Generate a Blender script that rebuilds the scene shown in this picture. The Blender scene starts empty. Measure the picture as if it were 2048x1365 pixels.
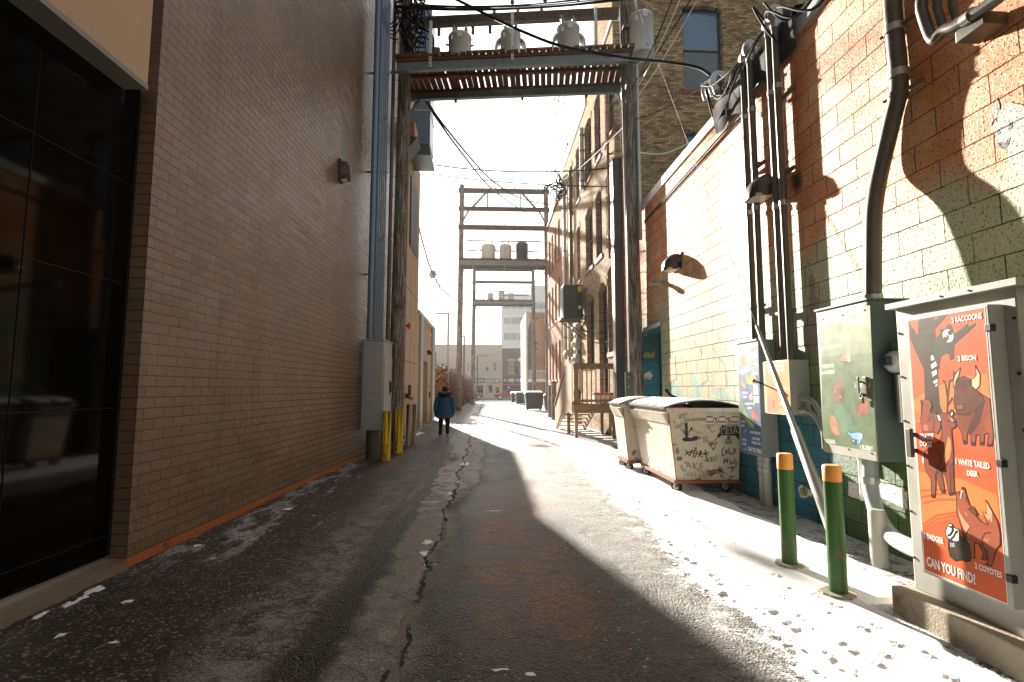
import bpy, bmesh, random
from math import *
from mathutils import Vector, Matrix, noise
random.seed(7)
SC = bpy.context.scene
COL = SC.collection
R = radians

# ---------------------------------------------------------------- camera
FPX, VX, VY, EYE = 1024.0, 975, 777, 1.65
PITCH = atan((VY - 682.5) / FPX)
YAW = atan((1024 - VX) * cos(PITCH) / FPX)
cd = bpy.data.cameras.new('camera')
cam = bpy.data.objects.new('camera', cd)
COL.objects.link(cam)
cam.location = (0, 0, EYE)
cam.rotation_euler = (R(90) + PITCH, 0, -YAW)
cd.sensor_width = 36
cd.lens = 36 * FPX / 2048
cd.clip_end = 3000
cd.clip_start = 0.05
SC.camera = cam
_F = Vector((sin(YAW) * cos(PITCH), cos(YAW) * cos(PITCH), sin(PITCH)))
_R = Vector((cos(YAW), -sin(YAW), 0))
_U = _R.cross(_F)

def at(px, py, X=None, Y=None, Z=None):
    """survey helper: where the sight line of a photo pixel meets a plane of the place"""
    d = _F + _R * ((px - 1024) / FPX) + _U * ((682.5 - py) / FPX)
    if X is not None: t = X / d.x
    elif Y is not None: t = Y / d.y
    else: t = (Z - EYE) / d.z
    return Vector((t * d.x, t * d.y, EYE + t * d.z))

# ---------------------------------------------------------------- mesh builder
class MB:
    def __init__(s): s.v = []; s.f = []; s.m = []; s.s = []
    def add(s, vs, fs, m=0, smooth=False):
        b = len(s.v); s.v += [tuple(x) for x in vs]
        for f in fs: s.f.append([b + i for i in f]); s.m.append(m); s.s.append(smooth)
        return s
    def hexa(s, p, m=0):            # 8 points: bottom 4, top 4
        return s.add(p, [(3, 2, 1, 0), (4, 5, 6, 7), (0, 1, 5, 4), (1, 2, 6, 5), (2, 3, 7, 6), (3, 0, 4, 7)], m)
    def box(s, a, b, m=0, bev=0.0):
        x0, y0, z0 = [min(a[i], b[i]) for i in range(3)]; x1, y1, z1 = [max(a[i], b[i]) for i in range(3)]
        if bev <= 0:
            return s.hexa([(x0, y0, z0), (x1, y0, z0), (x1, y1, z0), (x0, y1, z0), (x0, y0, z1), (x1, y0, z1), (x1, y1, z1), (x0, y1, z1)], m)
        bm = bmesh.new(); bmesh.ops.create_cube(bm, size=1)
        for v in bm.verts: v.co = Vector(((x0 + x1) / 2 + v.co.x * (x1 - x0), (y0 + y1) / 2 + v.co.y * (y1 - y0), (z0 + z1) / 2 + v.co.z * (z1 - z0)))
        bmesh.ops.bevel(bm, geom=list(bm.edges), offset=bev, segments=2, profile=0.6, affect='EDGES')
        s.frombm(bm, m); bm.free(); return s
    def frombm(s, bm, m=0, smooth=False):
        bm.verts.index_update()
        return s.add([v.co.copy() for v in bm.verts], [[v.index for v in f.verts] for f in bm.faces], m, smooth)
    def bar(s, a, b, w, h, m=0, up=(0, 0, 1)):   # rectangular bar from a to b
        a = Vector(a); b = Vector(b); d = (b - a).normalized(); u = Vector(up)
        if abs(d.dot(u)) > .98: u = Vector((0, 1, 0))
        x = d.cross(u).normalized() * w / 2; y = x.cross(d).normalized() * h / 2
        return s.hexa([a - x - y, a + x - y, b + x - y, b - x - y, a - x + y, a + x + y, b + x + y, b - x + y], m)
    def cyl(s, a, b, r0, r1=None, n=14, m=0, caps=True):
        return s.tube([a, b], [r0, r0 if r1 is None else r1], n, m, caps)
    def tube(s, pts, r, n=8, m=0, caps=True):
        pts = [Vector(p) for p in pts]; k = len(pts)
        if not isinstance(r, (list, tuple)): r = [r] * k
        vs = []; prev = None
        for i, p in enumerate(pts):
            d = (pts[min(i + 1, k - 1)] - pts[max(i - 1, 0)])
            d = d.normalized() if d.length > 1e-9 else Vector((0, 0, 1))
            if prev is None:
                u = Vector((0, 0, 1)) if abs(d.z) < .9 else Vector((1, 0, 0))
                x = d.cross(u).normalized()
            else:
                x = (prev - d * prev.dot(d)).normalized()
            prev = x; y = d.cross(x)
            vs += [p + (x * cos(2 * pi * j / n) + y * sin(2 * pi * j / n)) * r[i] for j in range(n)]
        fs = [(i * n + j, i * n + (j + 1) % n, (i + 1) * n + (j + 1) % n, (i + 1) * n + j) for i in range(k - 1) for j in range(n)]
        s.add(vs, fs, m, True)
        if caps:
            s.add(vs[:n], [tuple(range(n))[::-1]], m); s.add(vs[-n:], [tuple(range(n))], m)
        return s
    def lathe(s, base, prof, n=20, m=0, axis='z'):
        bx = Vector(base); vs = []
        for r, z in prof:
            for j in range(n):
                c, q = cos(2 * pi * j / n) * r, sin(2 * pi * j / n) * r
                vs.append(bx + (Vector((c, q, z)) if axis == 'z' else Vector((c, z, q)) if axis == 'y' else Vector((z, c, q))))
        k = len(prof)
        fs = [(i * n + j, i * n + (j + 1) % n, (i + 1) * n + (j + 1) % n, (i + 1) * n + j) for i in range(k - 1) for j in range(n)]
        s.add(vs, fs, m, True)
        s.add(vs[:n], [tuple(range(n))[::-1]], m); s.add(vs[-n:], [tuple(range(n))], m)
        return s
    def poly(s, pts, m=0): return s.add(pts, [tuple(range(len(pts)))], m)
    def sphere(s, c, r, m=0, n=14, k=8):
        if not isinstance(r, (tuple, list)): r = (r, r, r)
        vs = []; fs = []
        for i in range(k + 1):
            t = pi * i / k
            for j in range(n):
                p = 2 * pi * j / n
                vs.append((c[0] + r[0] * sin(t) * cos(p), c[1] + r[1] * sin(t) * sin(p), c[2] + r[2] * cos(t)))
        for i in range(k):
            for j in range(n): fs.append((i * n + j, (i + 1) * n + j, (i + 1) * n + (j + 1) % n, i * n + (j + 1) % n))
        return s.add(vs, fs, m, True)
    def build(s, name, mats, parent=None, loc=None, label=None):
        if not isinstance(mats, (list, tuple)): mats = [mats]
        o0 = Vector(loc) if loc is not None else (ORG[parent.name] if parent else Vector((0, 0, 0)))
        me = bpy.data.meshes.new(name)
        me.from_pydata([Vector(v) - o0 for v in s.v], [], s.f)
        for m in mats: me.materials.append(m)
        me.polygons.foreach_set('material_index', s.m)
        me.polygons.foreach_set('use_smooth', s.s)
        me.update()
        o = bpy.data.objects.new(name, me); COL.objects.link(o)
        ORG[o.name] = o0
        if parent: o.parent = parent
        else: o.location = o0
        if label: o['label'] = label
        return o
ORG = {}

def thing(name, label, cat, loc=(0, 0, 0), group=None):
    o = bpy.data.objects.new(name, None); COL.objects.link(o)
    o.location = loc; o.empty_display_size = .2; ORG[o.name] = Vector(loc)
    o['label'] = label; o['category'] = cat
    if group: o['group'] = group
    return o
def tag(o, label, cat, group=None):
    o['label'] = label; o['category'] = cat
    if group: o['group'] = group
    return o
def struct(o, kind='structure'):
    o['kind'] = kind; return o
def kids(o): return [c for c in bpy.data.objects if c.parent == o]
def dup(o, loc, label=None, rot=None, parent=None):
    c = o.copy(); COL.objects.link(c); ORG[c.name] = Vector(loc) if loc else ORG[o.name]
    if parent: c.parent = parent
    else: c.location = loc
    if rot is not None: c.rotation_euler = rot
    if label: c['label'] = label
    for ch in list(o.children): dup(ch, None, parent=c)
    return c

def smooth_path(pts, n=6):
    P = [Vector(p) for p in pts]
    if len(P) < 3: return P
    Q = [P[0] * 2 - P[1]] + P + [P[-1] * 2 - P[-2]]; out = []
    for i in range(1, len(Q) - 2):
        a, b, c, d = Q[i - 1], Q[i], Q[i + 1], Q[i + 2]
        for k in range(n):
            t = k / n
            out.append(0.5 * ((2 * b) + (c - a) * t + (2 * a - 5 * b + 4 * c - d) * t * t + (3 * b - a - 3 * c + d) * t ** 3))
    out.append(P[-1]); return out
def sag(a, b, s, n=14):
    a = Vector(a); b = Vector(b)
    return [a.lerp(b, i / n) - Vector((0, 0, s * 4 * (i / n) * (1 - i / n))) for i in range(n + 1)]

_FONT = {}
def text_mesh(txt, bold=0.0):
    k = (txt, bold)
    if k not in _FONT:
        c = bpy.data.curves.new('lettering', 'FONT'); c.body = txt; c.offset = bold; c.resolution_u = 2
        o = bpy.data.objects.new('lettering', c); COL.objects.link(o)
        dg = bpy.context.evaluated_depsgraph_get(); dg.update()
        me = o.evaluated_get(dg).to_mesh()
        vs = [v.co.copy() for v in me.vertices]; fs = [list(p.vertices) for p in me.polygons]
        o.to_mesh_clear(); bpy.data.objects.remove(o); bpy.data.curves.remove(c)
        _FONT[k] = (vs, fs)
    return _FONT[k]
def text_fit(mb, txt, p0, p1, h, m=0, bold=0.012, up=(0, 0, 1), off=(0, 0, 0), caps=0.70):
    vs, fs = text_mesh(txt, bold)
    if not vs: return
    x0 = min(v.x for v in vs); x1 = max(v.x for v in vs)
    p0 = Vector(p0); d = Vector(p1) - p0; u = Vector(up) * (h / caps); of = Vector(off)
    mb.add([p0 + d * ((v.x - x0) / (x1 - x0)) + u * v.y + of for v in vs], fs, m)
def stroke(mb, pts, w, nrm, m=0):
    nrm = Vector(nrm); P = [Vector(p) for p in pts]
    for i, (a, b) in enumerate(zip(P, P[1:])):
        d = (b - a)
        if d.length < 1e-6: continue
        d.normalize(); s_ = d.cross(nrm).normalized() * w / 2; e = d * w * .3; o_ = nrm * (0.000003 * (i % 3))
        mb.poly([a - s_ - e + o_, b - s_ + e + o_, b + s_ + e + o_, a + s_ - e + o_], m)

# ---------------------------------------------------------------- materials
class T:
    def __init__(s, name):
        s.mat = bpy.data.materials.new(name); s.mat.use_nodes = True
        s.n = s.mat.node_tree.nodes; s.l = s.mat.node_tree.links
        s.bsdf = s.n['Principled BSDF']; s._pos = None
    def new(s, t): return s.n.new(t)
    def put(s, sock, v):
        if isinstance(v, bpy.types.NodeSocket): s.l.new(v, sock)
        elif isinstance(v, (tuple, list)) and len(v) == 3 and sock.type == 'RGBA': sock.default_value = (*v, 1)
        else: sock.default_value = v
    def pos(s):
        if s._pos is None: s._pos = s.new('ShaderNodeNewGeometry').outputs['Position']
        return s._pos
    def obj(s): return s.new('ShaderNodeTexCoord').outputs['Object']
    def xyz(s, v=None):
        q = s.new('ShaderNodeSeparateXYZ'); s.put(q.inputs[0], v or s.pos()); return q.outputs
    def comb(s, x, y, z):
        q = s.new('ShaderNodeCombineXYZ'); s.put(q.inputs[0], x); s.put(q.inputs[1], y); s.put(q.inputs[2], z); return q.outputs[0]
    def m(s, op, a, b=0.0, clamp=False):
        q = s.new('ShaderNodeMath'); q.operation = op; q.use_clamp = clamp; s.put(q.inputs[0], a); s.put(q.inputs[1], b); return q.outputs[0]
    def vm(s, op, a, b):
        q = s.new('ShaderNodeVectorMath'); q.operation = op; s.put(q.inputs[0], a); s.put(q.inputs[1], b); return q.outputs[0]
    def noise(s, vec, scale, det=3, rough=.55, dist=0):
        q = s.new('ShaderNodeTexNoise'); s.put(q.inputs['Vector'], vec); q.inputs['Scale'].default_value = scale
        q.inputs['Detail'].default_value = det; q.inputs['Roughness'].default_value = rough; q.inputs['Distortion'].default_value = dist
        return q.outputs['Fac']
    def vor(s, vec, scale, feat='F1', out='Distance'):
        q = s.new('ShaderNodeTexVoronoi'); q.feature = feat; s.put(q.inputs['Vector'], vec); q.inputs['Scale'].default_value = scale; return q.outputs[out]
    def sm(s, v, lo, hi, a=0.0, b=1.0):
        q = s.new('ShaderNodeMapRange'); q.interpolation_type = 'SMOOTHSTEP'; s.put(q.inputs[0], v)
        q.inputs[1].default_value = lo; q.inputs[2].default_value = hi; q.inputs[3].default_value = a; q.inputs[4].default_value = b; return q.outputs[0]
    def mix(s, f, a, b, mode='MIX'):
        q = s.new('ShaderNodeMix'); q.data_type = 'RGBA'; q.blend_type = mode; s.put(q.inputs[0], f); s.put(q.inputs[6], a); s.put(q.inputs[7], b); return q.outputs[2]
    def brick(s, vec, w, h, mortar=.01, c1=(1, 1, 1), c2=(.8, .8, .8), cm=(0, 0, 0), smooth=.1, off=.5, bias=0):
        q = s.new('ShaderNodeTexBrick'); s.put(q.inputs['Vector'], vec); q.offset = off
        s.put(q.inputs['Color1'], c1); s.put(q.inputs['Color2'], c2); s.put(q.inputs['Mortar'], cm)
        q.inputs['Scale'].default_value = 1; q.inputs['Mortar Size'].default_value = mortar; q.inputs['Mortar Smooth'].default_value = smooth
        q.inputs['Brick Width'].default_value = w; q.inputs['Row Height'].default_value = h; q.inputs['Bias'].default_value = bias
        return q.outputs['Color'], q.outputs['Fac']
    def bump(s, height, dist=.01, strength=1.0, nrm=None):
        q = s.new('ShaderNodeBump'); s.put(q.inputs['Height'], height); q.inputs['Distance'].default_value = dist; q.inputs['Strength'].default_value = strength
        if nrm: s.l.new(nrm, q.inputs['Normal'])
        return q.outputs[0]
    def done(s, col=None, rough=None, metal=None, nrm=None, spec=None, **kw):
        i = s.bsdf.inputs
        if col is not None: s.put(i['Base Color'], col)
        if rough is not None: s.put(i['Roughness'], rough)
        if metal is not None: s.put(i['Metallic'], metal)
        if nrm is not None: s.l.new(nrm, i['Normal'])
        if spec is not None: s.put(i['Specular IOR Level'], spec)
        for k, v in kw.items(): s.put(i[k.replace('_', ' ')], v)
        return s.mat

def gm(name, c, rough=.6, metal=0.0, var=.25, scale=6, bump=0.0, bscale=60, dirt=None, spec=.5, tint=None):
    """worn painted / raw surface: mottled colour, uneven gloss, fine relief, optional dirt or rust patches"""
    t = T(name); p = t.pos()
    a = t.noise(p, scale, 5, .6); b = t.noise(p, scale * 9, 3, .6)
    k = t.m('ADD', t.m('MULTIPLY', t.m('SUBTRACT', a, .5), var * 2.4), t.m('MULTIPLY', t.m('SUBTRACT', b, .5), var * 1.2))
    col = t.mix(1.0, c, t.comb(t.m('ADD', k, 1), t.m('ADD', k, 1), t.m('ADD', k, 1)), 'MULTIPLY')
    if dirt:
        dc, lo, hi = dirt
        col = t.mix(t.sm(t.noise(p, scale * .8, 7, .68, .6), lo, hi), col, dc)
    r = t.m('ADD', rough, t.m('MULTIPLY', t.m('SUBTRACT', a, .5), .25), True)
    n = t.bump(t.noise(p, bscale, 4, .6), bump, 1.0) if bump else None
    return t.done(col, r, metal, n, spec)

def brick_paint(name, base, axis, w, h, rough, bumpd=.006, chip=None):
    t = T(name); x, y, z = t.xyz(); p = t.pos()
    wob = t.m('MULTIPLY', t.m('SUBTRACT', t.noise(p, 9, 2), .5), .012)
    vec = t.comb(t.m('ADD', y if axis == 'y' else x, wob), t.m('ADD', z, wob), 0)
    c, f = t.brick(vec, w, h, .008, (1, 1, 1), (.55, .55, .55), (.5, .5, .5), .4)
    fine = t.noise(p, 90, 4, .65); big = t.noise(p, 1.1, 5, .6)
    per = t.mix(.30, (1, 1, 1), c, 'MULTIPLY')
    col = t.mix(1, t.mix(t.sm(big, .3, .75), base, tuple(v * 1.35 for v in base)), per, 'MULTIPLY')
    col = t.mix(t.m('MULTIPLY', f, .55), col, tuple(v * .34 for v in base))  # mortar wears the same paint; darkened here to paint shade in the joints
    stain = t.noise(t.vm('MULTIPLY', p, (1, 1, .22)), 1.6, 6, .68)
    col = t.mix(t.m('MULTIPLY', t.sm(stain, .52, .70), .38), col, tuple(v * .45 for v in base))
    salt = t.m('MULTIPLY', t.sm(t.m('ADD', z, t.m('MULTIPLY', t.noise(p, 3, 5, .7), 1.0)), 1.15, .55), t.sm(t.noise(p, 22, 5, .7), .45, .7))
    col = t.mix(t.m('MULTIPLY', salt, .30), col, (.30, .27, .23))
    bh = t.m('ADD', t.m('MULTIPLY', t.m('SUBTRACT', 1, f), 1.1), t.m('ADD', t.m('MULTIPLY', fine, .30), t.m('MULTIPLY', t.noise(p, 13, 3), .75)))
    tilt = t.m('MULTIPLY', t.m('MULTIPLY', t.m('SUBTRACT', t.xyz(c)[0], .85), t.m('FRACT', t.m('MULTIPLY', z, 1 / h))), 3.0)
    nrm = t.bump(t.m('ADD', bh, tilt), bumpd, 1.0)
    return t.done(col, t.m('ADD', rough, t.m('MULTIPLY', fine, .12)), 0, nrm, .55)

def brick_raw(name, ca, cb, cm, axis, w=.21, h=.072, bumpd=.008, rough=.85, stain=(.06, .045, .03)):
    t = T(name); x, y, z = t.xyz(); p = t.pos()
    vec = t.comb(t.m('ADD', y if axis == 'y' else x, t.m('MULTIPLY', t.m('SUBTRACT', t.noise(p, 6, 2), .5), .02)), t.m('ADD', z, t.m('MULTIPLY', t.m('SUBTRACT', t.noise(p, 5, 2), .5), .014)), 0)
    c, f = t.brick(vec, w, h, .009, (1, 1, 1), (0, 0, 0), (.5, .5, .5), .3)
    k = t.xyz(c)[0]
    col = t.mix(k, ca, cb)
    col = t.mix(t.sm(t.noise(p, 3.5, 6, .7), .52, .8), col, stain)
    col = t.mix(t.m('MULTIPLY', t.sm(t.noise(p, .8, 4, .6), .45, .7), .4), col, tuple(v * .5 for v in cb))
    col = t.mix(f, col, cm)
    g = t.noise(p, 70, 4, .65)
    nrm = t.bump(t.m('ADD', t.m('SUBTRACT', 1, f), t.m('ADD', t.m('MULTIPLY', g, .7), t.m('MULTIPLY', k, .4))), bumpd, 1.0)
    return t.done(col, rough, 0, nrm, .15)

M = {}
M['wall_brown'] = brick_paint('painted_brown_brick', (.165, .104, .060), 'y', .30, .104, .20, .024)
M['wall_brown_x'] = brick_paint('painted_brown_brick_return', (.135, .085, .05), 'x', .30, .104, .36, .010)
M['band'] = gm('orange_base_paint', (.40, .13, .03), .5, 0, .3, 5, .004, 50, ((.05, .035, .025), .56, .7))
M['stucco'] = gm('beige_stucco', (.42, .31, .20), .8, 0, .14, 2, .003, 140, ((.40, .22, .07), .58, .75))
M['soffit'] = gm('grey_soffit_metal', (.20, .19, .17), .5, 0, .1, 4)
M['glass_black'] = T('black_spandrel_glass').done((.003, .003, .003), .05, 0, None, .11)
M['joint'] = gm('glass_joint_sealant', (.012, .013, .012), .7, 0, .1, 5, 0, 60, None, .2)
M['sillc'] = gm('concrete_sill', (.16, .125, .09), .8, 0, .25, 6, .004, 90)
M['galv'] = gm('galvanised_steel', (.42, .42, .40), .42, .75, .2, 5, .0008, 80)
M['galv_dark'] = gm('weathered_galvanised_steel', (.105, .095, .075), .45, .35, .3, 5, .001, 60, ((.10, .07, .04), .6, .8))
M['steel_blue'] = gm('blue_grey_conduit_paint', (.14, .20, .27), .35, .3, .15, 5)
M['cab_grey'] = gm('grey_cabinet_paint', (.27, .28, .28), .42, 0, .14, 3, .0006, 40, ((.15, .13, .11), .68, .85))
M['cab_grey2'] = gm('utility_grey_paint', (.36, .35, .31), .45, 0, .15, 3, .0008, 50, ((.20, .13, .07), .68, .82))
M['cab_dark'] = gm('dark_green_grey_paint', (.060, .085, .080), .4, 0, .2, 4, .0006, 60)
M['beige_post'] = gm('beige_painted_post', (.34, .28, .22), .6, 0, .12, 4)
M['orange_cap'] = gm('orange_bollard_band', (.72, .30, .055), .5, 0, .18, 6, .001, 40)
M['white_paint'] = gm('white_paint', (.78, .77, .72), .5, 0, .08, 5)
M['red_paint'] = gm('red_paint', (.45, .015, .02), .4)
M['black'] = gm('black_plastic', (.015, .015, .015), .45, 0, .2, 8)
M['rubber'] = gm('black_cable_rubber', (.010, .010, .010), .75, 0, .2, 8, 0, 60, None, .15)
M['bronze'] = gm('bronze_lamp_housing', (.045, .028, .018), .3, .3, .2, 6)
M['lens'] = gm('lamp_lens', (.5, .48, .42), .15, 0, .05)
M['rust'] = gm('rusty_steel', (.30, .20, .12), .7, .2, .4, 7, .002, 60, ((.22, .06, .015), .42, .58))
M['concrete'] = gm('stained_concrete', (.36, .31, .23), .85, 0, .25, 4, .006, 60, ((.20, .11, .045), .54, .72))
M['roof_membrane'] = gm('black_roof_membrane', (.012, .012, .012), .8, 0, .3, 4, .004, 30, None, .15)
M['coping'] = gm('white_metal_coping', (.75, .74, .70), .32, 0, .08, 3)
M['trim_grey'] = gm('grey_metal_trim', (.33, .36, .38), .45, 0, .1, 3)
M['teal'] = gm('teal_wall_paint', (.01, .115, .135), .55, 0, .2, 4, .005, 80)
M['insul'] = gm('porcelain_insulator', (.35, .33, .30), .25, 0, .1, 10)
M['tank'] = gm('pale_grey_transformer_tank', (.60, .64, .65), .38, 0, .12, 4, .0005, 40, ((.25, .18, .12), .7, .85))
M['tank_dark'] = gm('dark_transformer_tank', (.035, .045, .055), .4, 0, .15, 4)
def wood(name, c, rough=.8, stretch=(14, 14, 1.2), dark=.45, bump=.006):
    t = T(name); p = t.vm('MULTIPLY', t.pos(), stretch)
    g = t.noise(p, 2.5, 6, .65, .3)
    col = t.mix(t.sm(g, .35, .7), tuple(v * dark for v in c), c)
    return t.done(col, rough, 0, t.bump(g, bump, 1), .3)
def polewood():
    t = T('weathered_pole_timber'); p = t.vm('MULTIPLY', t.pos(), (16, 16, .8))
    g = t.noise(p, 2.2, 7, .68, .4); h = t.noise(t.pos(), 2.4, 6, .7)
    col = t.mix(t.sm(g, .4, .62), (.05, .042, .035), (.33, .29, .245))
    col = t.mix(t.sm(h, .5, .72), col, (.09, .055, .03))
    col = t.mix(t.sm(t.vor(t.vm('MULTIPLY', t.pos(), (22, 22, 7)), 1.0), .18, .06), col, (.02, .014, .01))
    return t.done(col, .85, 0, t.bump(g, .012, 1), .25)
M['pole'] = polewood()
M['timber'] = wood('grey_brown_timber', (.14, .11, .085))
M['plank'] = wood('dark_stained_plank', (.16, .075, .030), .75, (14, 1.2, 14), .5)
M['deckwood'] = wood('deck_timber', (.36, .23, .125), .75, (10, 10, 2.0), .55)
M['deckwood_x'] = wood('deck_rail_timber', (.36, .23, .125), .75, (2, 10, 10), .55)
M['beam_steel'] = gm('galvanised_channel', (.17, .19, .20), .55, .4, .35, 5, .001, 40, ((.07, .06, .05), .55, .8))
M['brick_yel_x'] = brick_raw('yellow_brown_brick_front', (.60, .45, .24), (.19, .135, .075), (.11, .085, .06), 'x', .22, .078, .02)
M['brick_yel_y'] = brick_raw('yellow_brown_brick_alley', (.50, .37, .21), (.26, .17, .09), (.24, .17, .10), 'y', .22, .078, .022, .95)
M['brick_red_y'] = brick_raw('red_brown_brick', (.38, .20, .11), (.22, .11, .06), (.22, .15, .10), 'y', .22, .078, .02, .95)
M['brick_tan_x'] = brick_raw('tan_brick', (.50, .32, .18), (.42, .25, .13), (.40, .29, .2), 'x', .3, .12)
M['brick_tan_y'] = brick_raw('sunlit_tan_brick', (.62, .55, .42), (.54, .46, .34), (.5, .44, .34), 'y', .3, .12)  # tan brick paled: sunshine on the side wall is put into the colour
M['brick_bro'] = brick_raw('grey_brown_brick', (.17, .125, .115), (.14, .10, .09), (.13, .1, .09), 'x', .3, .1)
M['sandstone'] = gm('red_sandstone_sill', (.20, .055, .028), .8, 0, .25, 5, .004, 50)
M['frame_navy'] = gm('dark_navy_window_frame', (.014, .02, .03), .4)
M['frame_white'] = gm('pale_window_frame', (.55, .53, .48), .5)
M['glass'] = T('window_glass').done((.05, .08, .10), .05, 0, None, .8)
M['glass_blind'] = T('window_glass_with_blind').done((.09, .18, .30), .12, 0, None, .7)
M['glass_dark'] = T('dark_window_glass').done((.012, .014, .015), .08, 0, None, .6)
M['limestone'] = gm('pale_limestone', (.50, .46, .40), .8, 0, .08, 1, .004, 20)
M['limestone_dark'] = gm('dark_limestone', (.24, .22, .20), .8)  # darker stone for the panels, course lines and name letters
M['panel_white'] = gm('white_cladding', (.62, .64, .66), .6, 0, .05, .4)
M['office_glass'] = gm('office_window_band', (.20, .24, .21), .2, 0, .5, .7)
M['shop_dark'] = gm('black_shopfront', (.02, .022, .024), .5)
M['shop_grey'] = gm('grey_shopfront', (.18, .19, .19), .6)
M['awning'] = gm('orange_awning', (.75, .33, .07), .7)
M['car_red'] = T('red_car_paint').done((.22, .006, .018), .22, .2, None, .5, Coat_Weight=.6)
M['car_glass'] = T('car_glass').done((.02, .025, .03), .06, 0, None, .6)
M['tyre'] = gm('tyre_rubber', (.02, .02, .02), .75)
M['alloy'] = gm('alloy_rim', (.55, .55, .56), .35, .7)
M['bin'] = gm('black_bin_plastic', (.020, .021, .020), .5, 0, .2, 6)
M['snowcap'] = gm('thin_snow_on_lid', (.86, .88, .92), .6, 0, .05, 8, .006, 30)
def grimy(name, c, rust, rough=.45, str_=.28):
    t = T(name); p = t.pos(); a = t.noise(p, 3, 5, .6); st = t.noise(t.vm('MULTIPLY', p, (9, 9, .9)), 1.0, 6, .7); x, y, z = t.xyz()
    col = t.mix(t.sm(a, .3, .75), tuple(v * .86 for v in c), c)
    col = t.mix(t.m('MULTIPLY', t.sm(st, .55, .72), str_), col, tuple(v * .42 for v in (c[0], c[1] * .85, c[2] * .65)))
    col = t.mix(t.m('MULTIPLY', t.sm(t.m('ADD', t.noise(p, 7, 6, .7), t.m('MULTIPLY', t.sm(z, .55, .15), .12)), .62, .70), .9), col, rust)
    dent = t.noise(p, 2.2, 2, .5)
    return t.done(col, t.m('ADD', rough, t.m('MULTIPLY', st, .15)), 0, t.bump(t.m('ADD', dent, t.m('MULTIPLY', t.noise(p, 60, 3), .03)), .03, 1), .4)
M['green'] = grimy('green_bollard_paint', (.036, .105, .018), (.10, .07, .04), .36, .2)
M['yellow'] = grimy('yellow_bollard_sleeve', (.82, .56, .015), (.22, .15, .05), .36, .10)
M['dump'] = grimy('cream_dumpster_paint', (.66, .58, .44), (.20, .075, .025))
M['dump_rust'] = gm('rusted_dumpster_edge', (.22, .075, .035), .7, 0, .4, 9, .002, 60)
M['lid'] = gm('black_dumpster_lid', (.03, .03, .032), .5, 0, .2, 6, .001, 40)
M['jean'] = gm('black_trouser_cloth', (.012, .013, .016), .85, 0, .2, 12)
M['parka'] = gm('blue_parka_cloth', (.018, .075, .16), .75, 0, .22, 9, .006, 26)
M['fur'] = gm('black_hood_fur', (.012, .011, .012), .95, 0, .4, 40, .02, 90)
M['skin'] = gm('skin', (.42, .24, .17), .55, 0, .05, 10)
M['hat'] = gm('dark_knit_hat', (.015, .014, .016), .95, 0, .3, 50, .004, 120)
M['shoe'] = gm('grey_shoe', (.35, .35, .36), .6)
M['bark'] = gm('bare_branch_bark', (.10, .075, .055), .9)
def flat(name, c, rough=.45, var=.08): return gm(name, c, rough, 0, var, 5)
def leafmat(name, c1, c2):
    t = T(name); g = t.noise(t.pos(), 2.6, 3)
    return t.done(t.mix(t.sm(g, .35, .68), c1, c2), .7, 0, None, .2)
M['vine'] = leafmat('dead_vine_leaves', (.10, .05, .034), (.27, .14, .085))
M['evergreen'] = leafmat('dull_evergreen', (.05, .055, .035), (.10, .10, .06))

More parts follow.
